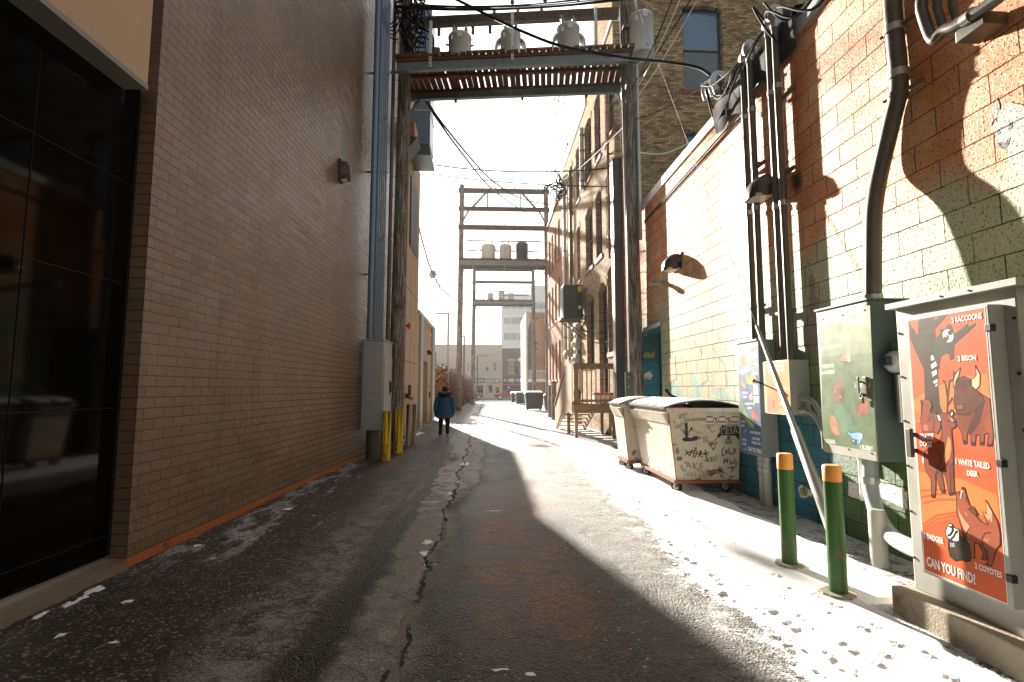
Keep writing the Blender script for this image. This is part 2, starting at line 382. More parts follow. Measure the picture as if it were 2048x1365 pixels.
# ---------------------------------------------------------------- ground material
def ground_mat():
    t = T('alley_asphalt'); p = t.pos(); x, y, z = t.xyz()
    n1 = t.noise(p, .9, 5, .6); n2 = t.noise(p, 4.5, 5, .62); n3 = t.noise(p, 28, 4, .7); n4 = t.noise(p, 120, 3, .75)
    xs = t.m('ADD', x, t.m('MULTIPLY', t.m('SUBTRACT', n1, .5), .42))
    xs = t.m('ADD', xs, t.m('MULTIPLY', t.m('SUBTRACT', n2, .5), .24))
    agg = t.vor(p, 62); aggc = t.xyz(t.vor(p, 62, 'F1', 'Color'))[0]; big = t.vor(p, 24); bigc = t.xyz(t.vor(p, 24, 'F1', 'Color'))[1]
    base = t.mix(t.sm(n1, .3, .7), (.009, .008, .007), (.022, .019, .016))
    base = t.mix(t.sm(aggc, .55, 1.0), base, (.14, .12, .10))
    base = t.mix(t.m('MULTIPLY', t.sm(bigc, .86, .92), t.sm(big, .34, .22)), base, (.55, .49, .41))
    # left apron: smoother, finer stone
    apron = t.sm(xs, -1.0, -1.16)
    ap = t.mix(t.sm(n2, .3, .7), (.020, .017, .014), (.044, .037, .031)); ap = t.mix(t.sm(aggc, .86, .94), ap, (.42, .36, .29))
    base = t.mix(apron, base, ap)
    # brown gravel washed into the middle
    gx = t.m('MULTIPLY', t.sm(xs, -.35, .02), t.sm(xs, 1.0, .55)); gy = t.m('MULTIPLY', t.sm(y, 2.6, 4.2), t.sm(y, 10.5, 8.5))
    base = t.mix(t.m('MULTIPLY', t.m('MULTIPLY', gx, gy), t.sm(n2, .32, .46)), base, t.mix(aggc, (.11, .040, .015), (.46, .19, .075)))
    # salt and frost dust, with sky sheen on the wet strip painted in
    strip = t.m('MULTIPLY', t.sm(xs, -1.0, -.88), t.sm(t.m('SUBTRACT', xs, t.m('MULTIPLY', t.sm(y, 5, 12), .35)), -.30, -.52))
    dust_l = t.m('MULTIPLY', t.m('MULTIPLY', t.sm(xs, -2.0, -1.45), t.sm(xs, -1.14, -1.30)), .85)
    dust_r = t.m('MULTIPLY', t.sm(xs, .85, 1.7), .95)
    far = t.m('MULTIPLY', t.m('MULTIPLY', t.sm(y, 10, 19), t.sm(xs, -1.0, -.5)), .9)
    dust = t.m('MAXIMUM', t.m('MAXIMUM', t.m('MULTIPLY', strip, 1.0), dust_l), t.m('MAXIMUM', dust_r, far))
    grain = t.m('ADD', t.m('MULTIPLY', n3, .55), t.m('ADD', t.m('MULTIPLY', n2, .55), t.m('MULTIPLY', n4, .5)))
    dust_sheen = t.m('MULTIPLY', dust, t.sm(grain, .68, .92))
    dust_sheen = t.m('MAXIMUM', dust_sheen, t.m('MULTIPLY', t.m('MULTIPLY', strip, t.sm(y, 3.0, 7.0, .55, 1.0)), t.sm(grain, .54, .78)))
    col = t.mix(t.m('MULTIPLY', dust_sheen, .88), base, (.52, .50, .47))
    fleck = t.m('MULTIPLY', t.sm(t.m('ADD', n4, t.m('MULTIPLY', n2, .35)), .80, .86), .42)
    col = t.mix(fleck, col, (.46, .44, .41))
    # packed snow
    amt = t.m('ADD', t.m('MULTIPLY', strip, t.sm(y, 4.5, 11, .05, .33)), t.m('ADD', t.m('MULTIPLY', t.sm(xs, 1.1, 2.2), .28), t.m('MULTIPLY', t.m('MULTIPLY', t.sm(y, 12, 26), t.sm(xs, -2.0, -.4)), .43)))
    snow = t.sm(t.m('ADD', t.m('ADD', t.m('MULTIPLY', n2, .6), t.m('MULTIPLY', n3, .3)), amt), .62, .74)
    col = t.mix(snow, col, (.80, .80, .82))
    tr = t.noise(t.vm('MULTIPLY', p, (2.0, .30, 1)), 1.0, 5, .62)
    col = t.mix(t.m('MULTIPLY', t.m('MULTIPLY', t.sm(tr, .54, .64), t.sm(y, 8, 13)), .85), col, t.mix(n3, (.10, .06, .03), (.36, .23, .12)))
    icn = t.m('ADD', t.noise(t.vm('MULTIPLY', p, (2.2, .7, 1)), 1.5, 6, .72), t.m('MULTIPLY', t.sm(x, -2.1, -3.0), .12))
    ic = t.m('MULTIPLY', t.m('MULTIPLY', t.sm(x, -1.6, -2.3), t.sm(icn, .60, .66)), t.m('MULTIPLY', t.sm(n3, .34, .58), t.sm(y, 4.4, 6.0)))
    col = t.mix(ic, col, (.66, .67, .70))
    # wet seam, wheel tracks, centre
    seam = t.m('MULTIPLY', t.sm(xs, -1.30, -1.16), t.sm(xs, -.86, -1.0))
    wet = t.m('MAXIMUM', seam, t.m('MULTIPLY', t.m('MULTIPLY', t.sm(xs, -.62, -.36), t.sm(xs, 1.8, 1.1)), t.sm(n1, .36, .60)))
    wet = t.m('MULTIPLY', t.m('MULTIPLY', wet, t.m('SUBTRACT', 1, snow)), t.sm(y, 24, 12))
    col = t.mix(t.m('MULTIPLY', wet, .70), col, (.009, .008, .007))
    gr = t.m('ABSOLUTE', t.m('ADD', xs, .50))
    pud = t.m('MULTIPLY', t.sm(gr, .16, .08), t.sm(t.noise(t.vm('MULTIPLY', p, (.6, 1.5, 1)), .9, 3), .57, .63))
    col = t.mix(pud, col, (.012, .010, .008))
    crack = t.sm(t.m('ABSOLUTE', t.m('ADD', t.m('ADD', x, .55), t.m('MULTIPLY', t.m('SUBTRACT', t.noise(p, 1.3, 5, .65), .5), .45))), .030, .008)
    crk2 = t.sm(t.m('ABSOLUTE', t.m('SUBTRACT', t.noise(t.vm('MULTIPLY', p, (.5, 1.3, 1)), 1.1, 6, .6), .5)), .006, .001)
    crack = t.m('MAXIMUM', crack, t.m('MULTIPLY', crk2, .6))
    col = t.mix(crack, col, (.008, .007, .006))
    rough = t.m('SUBTRACT', t.m('ADD', .48, t.m('MULTIPLY', dust_sheen, .40)), t.m('MULTIPLY', wet, .18))
    rough = t.mix(pud, t.comb(rough, rough, rough), (.03, .03, .03))
    h = t.m('ADD', t.m('MULTIPLY', t.m('SUBTRACT', .6, agg), 1.2), t.m('ADD', t.m('MULTIPLY', n3, 1.5), t.m('MULTIPLY', n4, .9)))
    h = t.m('MULTIPLY', h, t.m('SUBTRACT', 1, t.m('MULTIPLY', pud, .97)))
    h = t.m('SUBTRACT', h, t.m('MULTIPLY', crack, 1.5))
    nrm = t.bump(h, .026, 1.0)
    return t.done(col, t.xyz(rough)[0], 0, nrm, .45)
M['asphalt'] = ground_mat()

def snow_mat():
    t = T('trodden_snow'); p = t.pos()
    n2 = t.noise(p, 6, 5, .6); n3 = t.noise(p, 45, 4, .7); x, y, z = t.xyz()
    col = t.mix(t.m('MULTIPLY', t.sm(n3, .50, .72), t.sm(t.m('ADD', z, t.m('MULTIPLY', n2, .012)), .022, .008)), (.84, .85, .87), (.20, .14, .09))
    return t.done(col, .55, 0, t.bump(n3, .006, .8), .4)
M['snow'] = snow_mat()

# painted concrete block: landscape colours brushed onto the wall (orange sky, green hills, teal water)
def block(name, c=None, bw=.50, bh=.25):
    t = T(name); p = t.pos(); x, y, z = t.xyz()
    wob = t.m('MULTIPLY', t.m('SUBTRACT', t.noise(p, 14, 2), .5), .012)
    bc, f = t.brick(t.comb(t.m('ADD', y, wob), t.m('ADD', t.m('ADD', z, .06), wob), 0), bw, bh, .0065, (1, 1, 1), (.6, .6, .6), (.5, .5, .5), .35)
    pore = t.noise(p, 42, 5, .8); big = t.noise(p, 1.0, 4, .6)
    if c is None:
        hz = t.m('ADD', z, t.m('MULTIPLY', t.m('SUBTRACT', t.noise(t.comb(0, y, 0), .5, 3), .5), 1.6))
        hz = t.m('ADD', hz, t.m('MULTIPLY', t.m('SUBTRACT', big, .5), .5))
        lo = t.mix(t.sm(hz, 1.1, 1.7), t.mix(t.sm(y, 5.6, 6.1), (.07, .14, .04), (.012, .13, .17)), (.26, .35, .16))
        mid = t.mix(t.sm(hz, 2.2, 3.0), lo, (.58, .58, .36))
        c = t.mix(t.sm(hz, 3.2, 3.6), mid, t.mix(t.sm(big, .4, .65), (.74, .25, .06), (.84, .48, .21)))
        tl = t.m('MULTIPLY', t.m('MULTIPLY', t.sm(y, 7.4, 9.0), t.sm(hz, 4.6, 3.0)), .85)
        c = t.mix(tl, c, t.mix(t.sm(big, .42, .6), (.22, .33, .28), (.42, .34, .17)))
    col = t.mix(.35, c, t.mix(.45, (1, 1, 1), bc, 'MULTIPLY'), 'MULTIPLY')
    col = t.mix(t.m('MULTIPLY', t.sm(pore, .53, .62), .80), col, tuple(v for v in (.06, .035, .02)))
    col = t.mix(t.m('MULTIPLY', f, t.sm(t.noise(p, 2.4, 4, .6), .30, .62, .35, .85)), col, (.045, .028, .018))
    h = t.m('ADD', t.m('MULTIPLY', t.m('SUBTRACT', 1, f), 1.3), t.m('ADD', t.m('MULTIPLY', pore, 1.1), t.m('ADD', t.m('MULTIPLY', t.noise(p, 12, 3), .7), t.m('MULTIPLY', t.xyz(bc)[0], .35))))
    nrm = t.bump(h, .012, 1.0)
    sp = t.m('MULTIPLY', t.m('MULTIPLY', t.m('SUBTRACT', 1, f), t.sm(pore, .62, .50)), t.sm(y, 7.2, 9.0, .46, .10))
    return t.done(col, t.m('ADD', t.sm(y, 7.2, 9.0, .50, .60), t.m('MULTIPLY', f, .4)), 0, nrm, sp)
M['mural'] = block('mural_block')
# ================================================================ SETTING
w = bpy.data.worlds.new('World'); SC.world = w; w.use_nodes = True
wn = w.node_tree.nodes; wl = w.node_tree.links
sky = wn.new('ShaderNodeTexSky'); sky.sky_type = 'NISHITA'; sky.sun_disc = False
SUN_AZ, SUN_EL = 14.0, 18.5           # the sun stands ahead, a little left of the alley axis
sky.sun_elevation = R(SUN_EL); sky.sun_rotation = R(-SUN_AZ); sky.dust_density = 8.0; sky.air_density = 1.0; sky.ozone_density = 1.0
hs = wn.new('ShaderNodeHueSaturation'); hs.inputs['Saturation'].default_value = .10
cl = wn.new('ShaderNodeVectorMath'); cl.operation = 'MINIMUM'; cl.inputs[1].default_value = (8.6, 8.4, 8.2)     # thin overcast: no part of the sky outshines the veil
wl.new(sky.outputs[0], hs.inputs['Color']); wl.new(hs.outputs[0], cl.inputs[0]); wl.new(cl.outputs[0], wn['Background'].inputs['Color'])
wn['Background'].inputs['Strength'].default_value = .070
sl = bpy.data.lights.new('sun', 'SUN'); sl.energy = 5.0; sl.angle = R(.8); sl.color = (1, .93, .81)
so = bpy.data.objects.new('sun', sl); COL.objects.link(so)
sd = Vector((-sin(R(SUN_AZ)) * cos(R(SUN_EL)), cos(R(SUN_AZ)) * cos(R(SUN_EL)), sin(R(SUN_EL))))
so.rotation_euler = (-sd).to_track_quat('-Z', 'Y').to_euler()
SC.view_settings.view_transform = 'Standard'; SC.view_settings.look = 'None'
SC.view_settings.exposure = 2.1; SC.view_settings.gamma = 1.0

M['earth'] = gm('dirty_ground', (.16, .14, .12), .9, 0, .3, .5, .01, 20)
g = MB(); g.poly([(-900, -300, -.02), (900, -300, -.02), (900, 1500, -.02), (-900, 1500, -.02)])
struct(g.build('ground', M['earth']))

# alley pavement: one uneven sheet, finer towards the viewer
def alley_h(x, y):
    h = .012 * noise.noise((x * .7, y * .5, 1)) + .006 * noise.noise((x * 3.1, y * 2.7, 5))
    d = abs(x + .55 + .12 * noise.noise((y * .9, 3, 0)))
    h -= .022 * max(0, 1 - d / .22) ** 2
    if y < 14: h += .0035 * noise.noise((x * 24, y * 24, 2)) + .003 * noise.noise((x * 11, y * 11, 8))
    e = (x + 1.12 + .06 * noise.noise((y * 1.3, 9, 0)))
    h += .012 * (1 / (1 + exp(max(-40, min(40, e * 40)))))
    return h
ys = [-6, -3, -1, 0, 1.0]
while ys[-1] < 70: ys.append(ys[-1] + max(.018, .0075 * ys[-1]))
xs = [-3.9 + .04 * i for i in range(int(9.2 / .04) + 1)]
g = MB(); nx = len(xs)
vs = [(x, y, alley_h(x, y)) for y in ys for x in xs]
fs = [(j * nx + i, j * nx + i + 1, (j + 1) * nx + i + 1, (j + 1) * nx + i) for j in range(len(ys) - 1) for i in range(nx - 1)]
g.add(vs, fs, 0, True)
struct(g.build('alley_road', M['asphalt']))

# trodden snow along the right wall, with boot and paw prints pressed into it
from mathutils.kdtree import KDTree
prints = []          # x, y, cos, sin, half width, half length, depth
rr = random.Random(3)
def paw(x, y, a, s):
    ca, sa = cos(a), sin(a)
    for dx, dy, w_, l_ in ((0, 0, .030, .026), (-.030, .042, .013, .018), (-.010, .055, .013, .020), (.013, .055, .013, .020), (.033, .042, .013, .018)):
        prints.append((x + (dx * ca - dy * sa) * s, y + (dx * sa + dy * ca) * s, ca, sa, w_ * s, l_ * s, .009))
def boot(x, y, a, s):
    ca, sa = cos(a), sin(a)
    prints.append((x - .06 * sa * -1 * s, y + .06 * ca * s, ca, sa, .050 * s, .085 * s, .010)); prints.append((x + .08 * sa * s, y - .08 * ca * s, ca, sa, .040 * s, .050 * s, .011))
for (fx, fy, ang, st, n, xw) in [(2.62, 2.15, 2.9, .24, 9, .05), (2.48, 2.6, .25, .27, 8, .06), (2.2, 2.2, .1, .26, 12, .06), (2.5, 4.4, .2, .3, 9, .06)]:
    for i in range(n):
        sd_ = xw if i % 2 else -xw
        paw(fx + rr.uniform(-.06, .06) + sd_ * cos(ang), fy + i * st + rr.uniform(-.06, .06), ang + rr.uniform(-.3, .3), rr.uniform(.85, 1.1))
for (fx, fy, dx, n) in [(2.1, 2.2, .03, 5), (1.95, 3.4, .02, 8), (2.0, 5.2, .0, 20), (2.45, 5.9, -.02, 12), (2.2, 8, .02, 14)]:
    for i in range(n): boot(fx + dx * i + (.09 if i % 2 else -.09) + rr.uniform(-.08, .08), fy + i * .36 + rr.uniform(-.12, .12), rr.uniform(-.35, .35) + (pi if i % 3 == 0 else 0), rr.uniform(.8, 1.05))
for i in range(80):
    y_ = 1.6 + 9 * rr.random() ** 1.4; boot(1.62 + .75 * rr.random() + .04 * max(0, y_ - 4), y_, rr.uniform(-.9, .9), rr.uniform(.4, .85))
kd = KDTree(len(prints))
for i, q_ in enumerate(prints): kd.insert((q_[0], q_[1], 0), i)
kd.balance()
def snow_h(x, y):
    edge = 1.66 + .26 * noise.noise((y * .55, 0, 0)) + .16 * noise.noise((y * 2.3, 4, 0)) + .07 * noise.noise((y * 9, x * 9, 0)) + (0.25 * min(1, (y - 9) / 3) if y > 9 else 0)
    if y > 12: edge += .25 * noise.noise((y * 1.1, 12, 0))
    k = max(0, min(1, (x - edge + .1) / .75)); k = k * k * (3 - 2 * k)
    n = .5 + .5 * noise.noise((x * 5, y * 4, 0)); n2 = .5 + .5 * noise.noise((x * 15, y * 13, 3)); n3 = .5 + .5 * noise.noise((x * 38, y * 34, 6))
    rough = max(0, min(1, (2.55 - x + .4 * noise.noise((y * .8, x, 7)) + max(0, y - 5) * .06) / .75))
    h = .036 * k - rough * (.016 * n + .020 * n2 * (.5 + .5 * (1 - k)) + .014 * n3) - .004 + .005 * n
    b = (x - (3.42 + .12 * noise.noise((y * 1.2, 5, 5)) + .08 * noise.noise((y * 5, x * 4, 5)))) / .10
    if y > 3.95: h -= .07 * max(0, min(1, b))
    if y < 3.95: h -= .07 * max(0, min(1, (x - 2.86 - .06 * noise.noise((y * 4, 3, 3)) - .03 * noise.noise((y * 14, x * 9, 3))) / .08))
    for co, i, d0 in kd.find_range((x, y, 0), .16):
        px, py, ca, sa, w_, l_, dp = prints[i]
        u = ((x - px) * ca + (y - py) * sa) / w_; v = (-(x - px) * sa + (y - py) * ca) / l_
        d = u * u + v * v
        if d < 1.9: h -= dp * max(0, 1 - d * d) - .005 * max(0, 1 - abs(d - 1.4) / .5)
    return h + .010
g = MB(); sx = [1.2 + .016 * i for i in range(185)]; sy = [1.3]
while sy[-1] < 26: sy.append(sy[-1] + max(.013, .0042 * sy[-1]))
nx = len(sx); hh = {}
for j, y in enumerate(sy):
    for i, x in enumerate(sx): hh[i, j] = snow_h(x, y)
vs = [(x, y, hh[i, j]) for j, y in enumerate(sy) for i, x in enumerate(sx)]
fs = [(j * nx + i, j * nx + i + 1, (j + 1) * nx + i + 1, (j + 1) * nx + i) for j in range(len(sy) - 1) for i in range(nx - 1)
      if max(hh[i, j], hh[i + 1, j], hh[i, j + 1], hh[i + 1, j + 1]) > .001]
g.add(vs, fs, 0, True)
struct(g.build('snow', M['snow']), 'stuff')

# patches of ice and blown snow at the foot of the left wall
g = MB(); rr = random.Random(11)
def patch(cx, cy, rx, ry, h):
    n = 40; ring = []
    for k in range(n):
        a = 2 * pi * k / n; q = .75 + .6 * noise.noise((cos(a) * 1.3 + cx * 3, sin(a) * 1.3 + cy * 3, 0)) + .35 * noise.noise((cos(a) * 4 + cx * 7, sin(a) * 4 + cy * 7, 0))
        ring.append((cx + cos(a) * rx * q, cy + sin(a) * ry * q, q))
    vs = [(x, y, alley_h(x, y) + .002) for x, y, q in ring] + [(cx + (x - cx) * .6, cy + (y - cy) * .6, alley_h(x, y) + h) for x, y, q in ring] + [(cx, cy, alley_h(cx, cy) + h)]
    fs = [(k, (k + 1) % n, n + (k + 1) % n, n + k) for k in range(n)] + [(n + k, n + (k + 1) % n, 2 * n) for k in range(n)]
    g.add(vs, fs, 0, True)
for px, py, rx, ry in [(255, 1208, .05, .035), (395, 1094, .05, .05), (425, 1121, .03, .03), (575, 1020, .07, .10), (628, 1034, .035, .03), (215, 1150, .05, .10), (190, 1185, .06, .15), (165, 1200, .04, .06), (140, 1212, .05, .08), (75, 1238, .04, .07), (85, 1232, .03, .05), (120, 1275, .03, .05), (228, 1290, .03, .025), (850, 845, .14, .9), (838, 868, .18, .9)]:
    q = at(px, py, Z=0); patch(q.x, q.y, rx, ry, .006)
for px, py, rx, ry in [(915, 962, .07, .16), (855, 1085, .10, .13), (848, 1105, .06, .12), (900, 985, .05, .2), (1000, 1340, .10, .03), (1060, 1350, .06, .04), (985, 1022, .2, .06)]:
    q = at(px, py, Z=0); patch(q.x, q.y, rx * .7, ry * .7, .004)
struct(g.build('ice_patches', M['snow']), 'stuff')

# ================================================================ LEFT: painted brick building
def XL(y): return -3.29 + .039 * (y - 5.01)
YC, YE = 5.01, 15.6
bl = thing('brick_building', 'dark brown painted brick building with black glass panels at the near left', 'building', (XL(9), 9, 0))
fz = at(292, 183, X=XL(5.0)).z
g = MB()
a, b = (XL(YC), YC), (XL(YE), YE)
g.add([(a[0], a[1], 0), (b[0], b[1], 0), (b[0], b[1], 17), (a[0], a[1], 17)], [(0, 1, 2, 3)], 0)
g.add([(b[0], b[1], 0), (b[0] - 8, b[1], 0), (b[0] - 8, b[1], 17), (b[0], b[1], 17)], [(0, 1, 2, 3)], 1)
g.add([(a[0] - .9, a[1], 0), (a[0], a[1], 0), (a[0], a[1], 17), (a[0] - .9, a[1], 17)], [(0, 1, 2, 3)], 1)
g.add([(a[0], a[1], 17), (b[0], b[1], 17), (b[0] - 8, b[1], 17), (a[0] - 8, a[1], 17)], [(0, 1, 2, 3)], 0)
g.build('wall', [M['wall_brown'], M['wall_brown_x']], bl)
g = MB()
g.add([(XL(YC) + .004, YC - .004, 0), (XL(13.4) + .004, 13.4, 0), (XL(13.4) + .004, 13.4, .098), (XL(YC) + .004, YC - .004, .098)], [(0, 1, 2, 3)])
g.add([(XL(YC) - .2, YC - .004, 0), (XL(YC) + .004, YC - .004, 0), (XL(YC) + .004, YC - .004, .098), (XL(YC) - .2, YC - .004, .098)], [(0, 1, 2, 3)])
g.build('base_band', M['band'], bl)
def XG(y): return -3.455 + .050 * (y - 5.0)
g = MB()
for (u0, u1) in [(-9, YC)]:
    g.add([(XG(u0), u0, .13), (XG(u1), u1, .13), (XG(u1), u1, fz + .1), (XG(u0), u0, fz + .1)], [(0, 1, 2, 3)])
gl = g.build('glass_wall', M['glass_black'], bl)
g = MB()
hz = [at(255, 367, X=XG(4.9)).z, at(245, 568, X=XG(4.9)).z, at(230, 816, X=XG(4.9)).z, at(218, 1070, X=XG(4.9)).z]
for z in hz: g.bar((XG(-9) + .002, -9, z), (XG(YC) + .002, YC, z), .004, .008)
vy = at(45, 500, X=XG(3.9)).y
for k in range(0, 5): g.bar((XG(vy - k * 1.5) + .0025, vy - k * 1.5, .13), (XG(vy - k * 1.5) + .0025, vy - k * 1.5, fz), .008, .004, 0, (0, 1, 0))
g.bar((XG(YC) + .004, YC - .012, .13), (XG(YC) + .004, YC - .012, fz), .02, .02, 0, (0, 1, 0))
g.build('joint', M['joint'], gl)
g = MB()
g.hexa([(XG(-9) - .3, -9, 0), (XL(-9) + .03, -9, 0), (XL(YC) + .03, YC - .005, 0), (XL(YC) - .3, YC - .005, 0), (XG(-9) - .3, -9, .13), (XL(-9) + .01, -9, .06), (XL(YC) + .01, YC - .005, .06), (XL(YC) - .3, YC - .005, .13)])
g.build('sill', M['sillc'], bl)
g = MB()
yf = at(296, 180, X=XL(5.0) + .05).y
g.hexa([(XL(-9) - .6, -9, fz), (XL(-9) + .05, -9, fz), (XL(yf) + .05, yf, fz), (XL(yf) - .6, yf, fz), (XL(-9) - .6, -9, 17), (XL(-9) + .05, -9, 17), (XL(yf) + .05, yf, 17), (XL(yf) - .6, yf, 17)])
g.build('fascia', M['stucco'], bl)
g = MB()
g.hexa([(XL(-9) + .052, -9, fz - .02), (XL(-9) + .060, -9, fz - .02), (XL(yf) + .060, yf, fz - .02), (XL(yf) + .052, yf, fz - .02), (XL(-9) + .052, -9, fz + .03), (XL(-9) + .060, -9, fz + .03), (XL(yf) + .060, yf, fz + .03), (XL(yf) + .052, yf, fz + .03)])
g.hexa([(XG(-9), -9, fz - .012), (XL(-9) + .052, -9, fz - .012), (XL(yf) + .052, yf, fz - .012), (XG(yf), yf, fz - .012), (XG(-9), -9, fz - .002), (XL(-9) + .052, -9, fz - .002), (XL(yf) + .052, yf, fz - .002), (XG(yf), yf, fz - .002)])
g.build('drip_edge', M['soffit'], bl)
# the same block continues behind the viewer, as does the wall opposite
# wall light on the brick wall
q = at(684, 343, X=XL(11.4)); lx, ly, lz = XL(q.y), q.y, q.z
o = thing('wall_light', 'bronze wedge wall light fixed high on the dark brown painted brick wall', 'wall light', (lx, ly, lz))
g = MB(); g.box((lx, ly - .12, lz - .23), (lx + .05, ly + .12, lz + .23), 0, .012); g.build('back_plate', M['bronze'], o)
g = MB(); n = 12; vs = []
prof = [(-.21, .90), (-.20, 1.0), (-.05, 1.0), (.08, .96), (.16, .80), (.205, .5), (.215, .0)]
for h_, q_ in prof:
    for k in range(n + 1): a_ = pi * k / n; vs.append((lx + .05 + sin(a_) * .17 * q_, ly - cos(a_) * .115 * q_, lz + h_))
g.add(vs, [(i * (n + 1) + k, i * (n + 1) + k + 1, (i + 1) * (n + 1) + k + 1, (i + 1) * (n + 1) + k) for i in range(len(prof) - 1) for k in range(n)], 0, True); g.build('hood', M['bronze'], o)
g = MB(); g.box((lx + .05, ly - .10, lz - .215), (lx + .16, ly + .10, lz - .195)); g.build('lens', M['lens'], o)

# conduits that climb the brick wall out of the grey cabinet
cy = 12.45
p_ = lambda px: at(px, 600, Y=cy).x
o = thing('conduit_bundle', 'bundle of blue grey conduits rising from the grey cabinet up the painted brick wall', 'conduits', (p_(752), cy, 2.8))
g = MB(); g.cyl((p_(742), cy, 2.75), (p_(742), cy, 17), .085, n=16); g.build('riser_duct', M['steel_blue'], o)
for i, px in enumerate((750.5, 754.5, 758.5, 762.5, 766.5)):
    g = MB(); x = p_(px); g.cyl((x, cy - .03, 2.75), (x, cy - .03, 17), .021, n=10)
    for z in (5.2, 8.3, 11.2): g.cyl((x, cy - .03, z + i * .03), (x, cy - .03, z + .07 + i * .03), .026, n=10)
    g.build('conduit', M['steel_blue'], o)
for z in (4.4, 7.0, 9.6, 12.2):
    g = MB(); g.box((XL(cy), cy + .02, z), (p_(769), cy + .05, z + .04)); g.build('strap', M['galv_dark'], o)

# grey free-hanging cabinet
Xa, Xb, Ya, Yb = at(723, 770, Y=12.05).x, at(766, 770, Y=12.05).x, 12.05, 13.1
zb, zt = at(745, 862, Y=12.05).z, at(745, 681, Y=12.05).z
o = thing('electrical_cabinet', 'tall grey metal electrical cabinet standing against the painted brick wall', 'cabinet', ((Xa + Xb) / 2, 12.5, 0))
g = MB(); g.box((Xa, Ya, zb), (Xb, Yb, zt), 0, .012); g.build('body', M['cab_grey'], o)
g = MB(); g.box((Xa - .02, Ya - .03, zt), (Xb + .03, Yb + .02, zt + .03), 0, .008); g.build('rain_lid', M['cab_grey'], o)
zm = zb + (zt - zb) * .41
for (z0, z1) in ((zb + .03, zm - .008), (zm + .008, zt - .03)):
    g = MB(); g.box((Xa + .03, Ya - .018, z0), (Xb - .03, Ya - .001, z1), 0, .005)
    for zz in (z0 + .08, z1 - .08):
        for xx in (Xa + .055, Xb - .055): g.cyl((xx, Ya - .02, zz), (xx, Ya - .03, zz), .012, n=8, m=1)
    g.build('panel', [M['cab_grey'], M['black']], o)
g = MB(); g.box((Xb + .001, Ya + .06, zb + .25), (Xb + .016, Yb - .05, zt - .35), 0, .004); d = g.build('side_door', M['cab_grey'], o)
g = MB(); g.box((Xb + .017, Ya + .70, 1.55), (Xb + .06, Ya + .76, 1.80), 0, .01); g.box((Xb + .017, Ya + .69, 1.50), (Xb + .03, Ya + .77, 1.85)); g.build('handle', M['black'], d)
g = MB()
text_fit(g, 'LIVE', at(741, 704, Y=Ya - .02), at(749, 704, Y=Ya - .02), .03, 0, .02); g.build('warning_letters', M['red_paint'], o)
g = MB(); g.cyl((at(745, 900, Y=12.3).x, 12.35, 0), (at(745, 900, Y=12.3).x, 12.35, zb + .01), .17, n=20)
g.cyl((at(760, 900, Y=12.6).x, 12.7, 0), (at(760, 900, Y=12.6).x, 12.7, zb + .01), .06, n=12); g.build('pedestal_pipe', M['galv_dark'], o)

def bollard(name, label, cat, base, h, r, body, cap=None, capz=None, grp=None, dome=False):
    o = thing(name, label, cat, base, grp); g = MB(); x, y, z = base
    top = capz if cap else h
    g.lathe((x, y, z), [(r, -.05), (r, top)] + ([(r, h - .01), (r - .008, h)] if not cap and not dome else [(r, h - .02), (r * .9, h)] if not cap else []), 24)
    g.build('post', body, o)
    if cap:
        g = MB(); g.lathe((x, y, z), [(r + .002, capz), (r + .002, h - .012), (r - .008, h)], 24); g.build('cap_band', cap, o)
    return o
def base_h(px, py, ptop):
    q = at(px, py, Z=0); return q, at(px, ptop, Y=q.y).z
q, h = base_h(772, 922, 823); bollard('bollard', 'yellow bollard in front of the grey electrical cabinet, nearer the viewer', 'bollard', q, h, .096, M['yellow'], grp='yellow bollards by the grey cabinet')
q, h = base_h(797, 908, 819); bollard('bollard', 'yellow bollard at the foot of the left timber pole', 'bollard', q, h, .096, M['yellow'], grp='yellow bollards by the grey cabinet')
q, h = base_h(816, 893, 809); bollard('bollard', 'slim beige post nearer the yellow bollards, before the beige building', 'bollard', q, h, .062, M['beige_post'], grp='slim beige posts')
q, h = base_h(827.5, 888, 809); bollard('bollard', 'slim beige post farther from the yellow bollards, nearer the downpipe', 'bollard', q, h, .062, M['beige_post'], grp='slim beige posts')

# ================================================================ LEFT: beige panel building
XB = -2.85
o = thing('beige_building', 'beige panel clad building with a lower wing and grey coping, beyond the painted brick', 'building', (XB, 20, 0))
g = MB(); g.box((XB - 9, YE + .01, 0), (XB, 18.9, 16)); g.box((XB - 9, 18.9, 0), (XB, 20.9, 10.6)); g.build('wall', M['stucco'], o)
g = MB()
for y in (16.6, 17.8, 19.0, 20.1): g.box((XB - .01, y - .012, 0), (XB + .002, y + .012, 10.5))
for z in (2.6, 5.2, 7.8): g.box((XB - .01, YE + .1, z - .012), (XB + .003, 20.9, z + .012))
g.build('panel_joint', M['joint'], o)
g = MB()
for k in range(26): g.bar((XB + .01, 18.3, 6.9 + k * .1), (XB + .01, 20.2, 6.9 + k * .1), .07, .05)
g.box((XB + .001, 18.25, 6.8), (XB + .02, 20.25, 9.5)); g.build('louvre', M['black'], o)
g = MB(); g.box((XB - 8, 20.9, 0), (XB - .02, 22.75, 4.7)); g.box((XB - 8, 24.75, 0), (XB - .02, 27.4, 4.7)); g.box((XB - 8, 22.75, 2.9), (XB - .02, 24.75, 4.7)); g.box((XB - 8, 22.75, 0), (XB - .28, 24.75, 2.9))
g.build('lower_wing', M['stucco'], o)
g = MB()
for z in (1.75, 3.4): g.box((XB - .02, 20.95, z - .01), (XB - .012, 22.7, z + .01)); g.box((XB - .02, 24.8, z - .01), (XB - .012, 26.1, z + .01))
g.build('wing_joint', M['joint'], o)
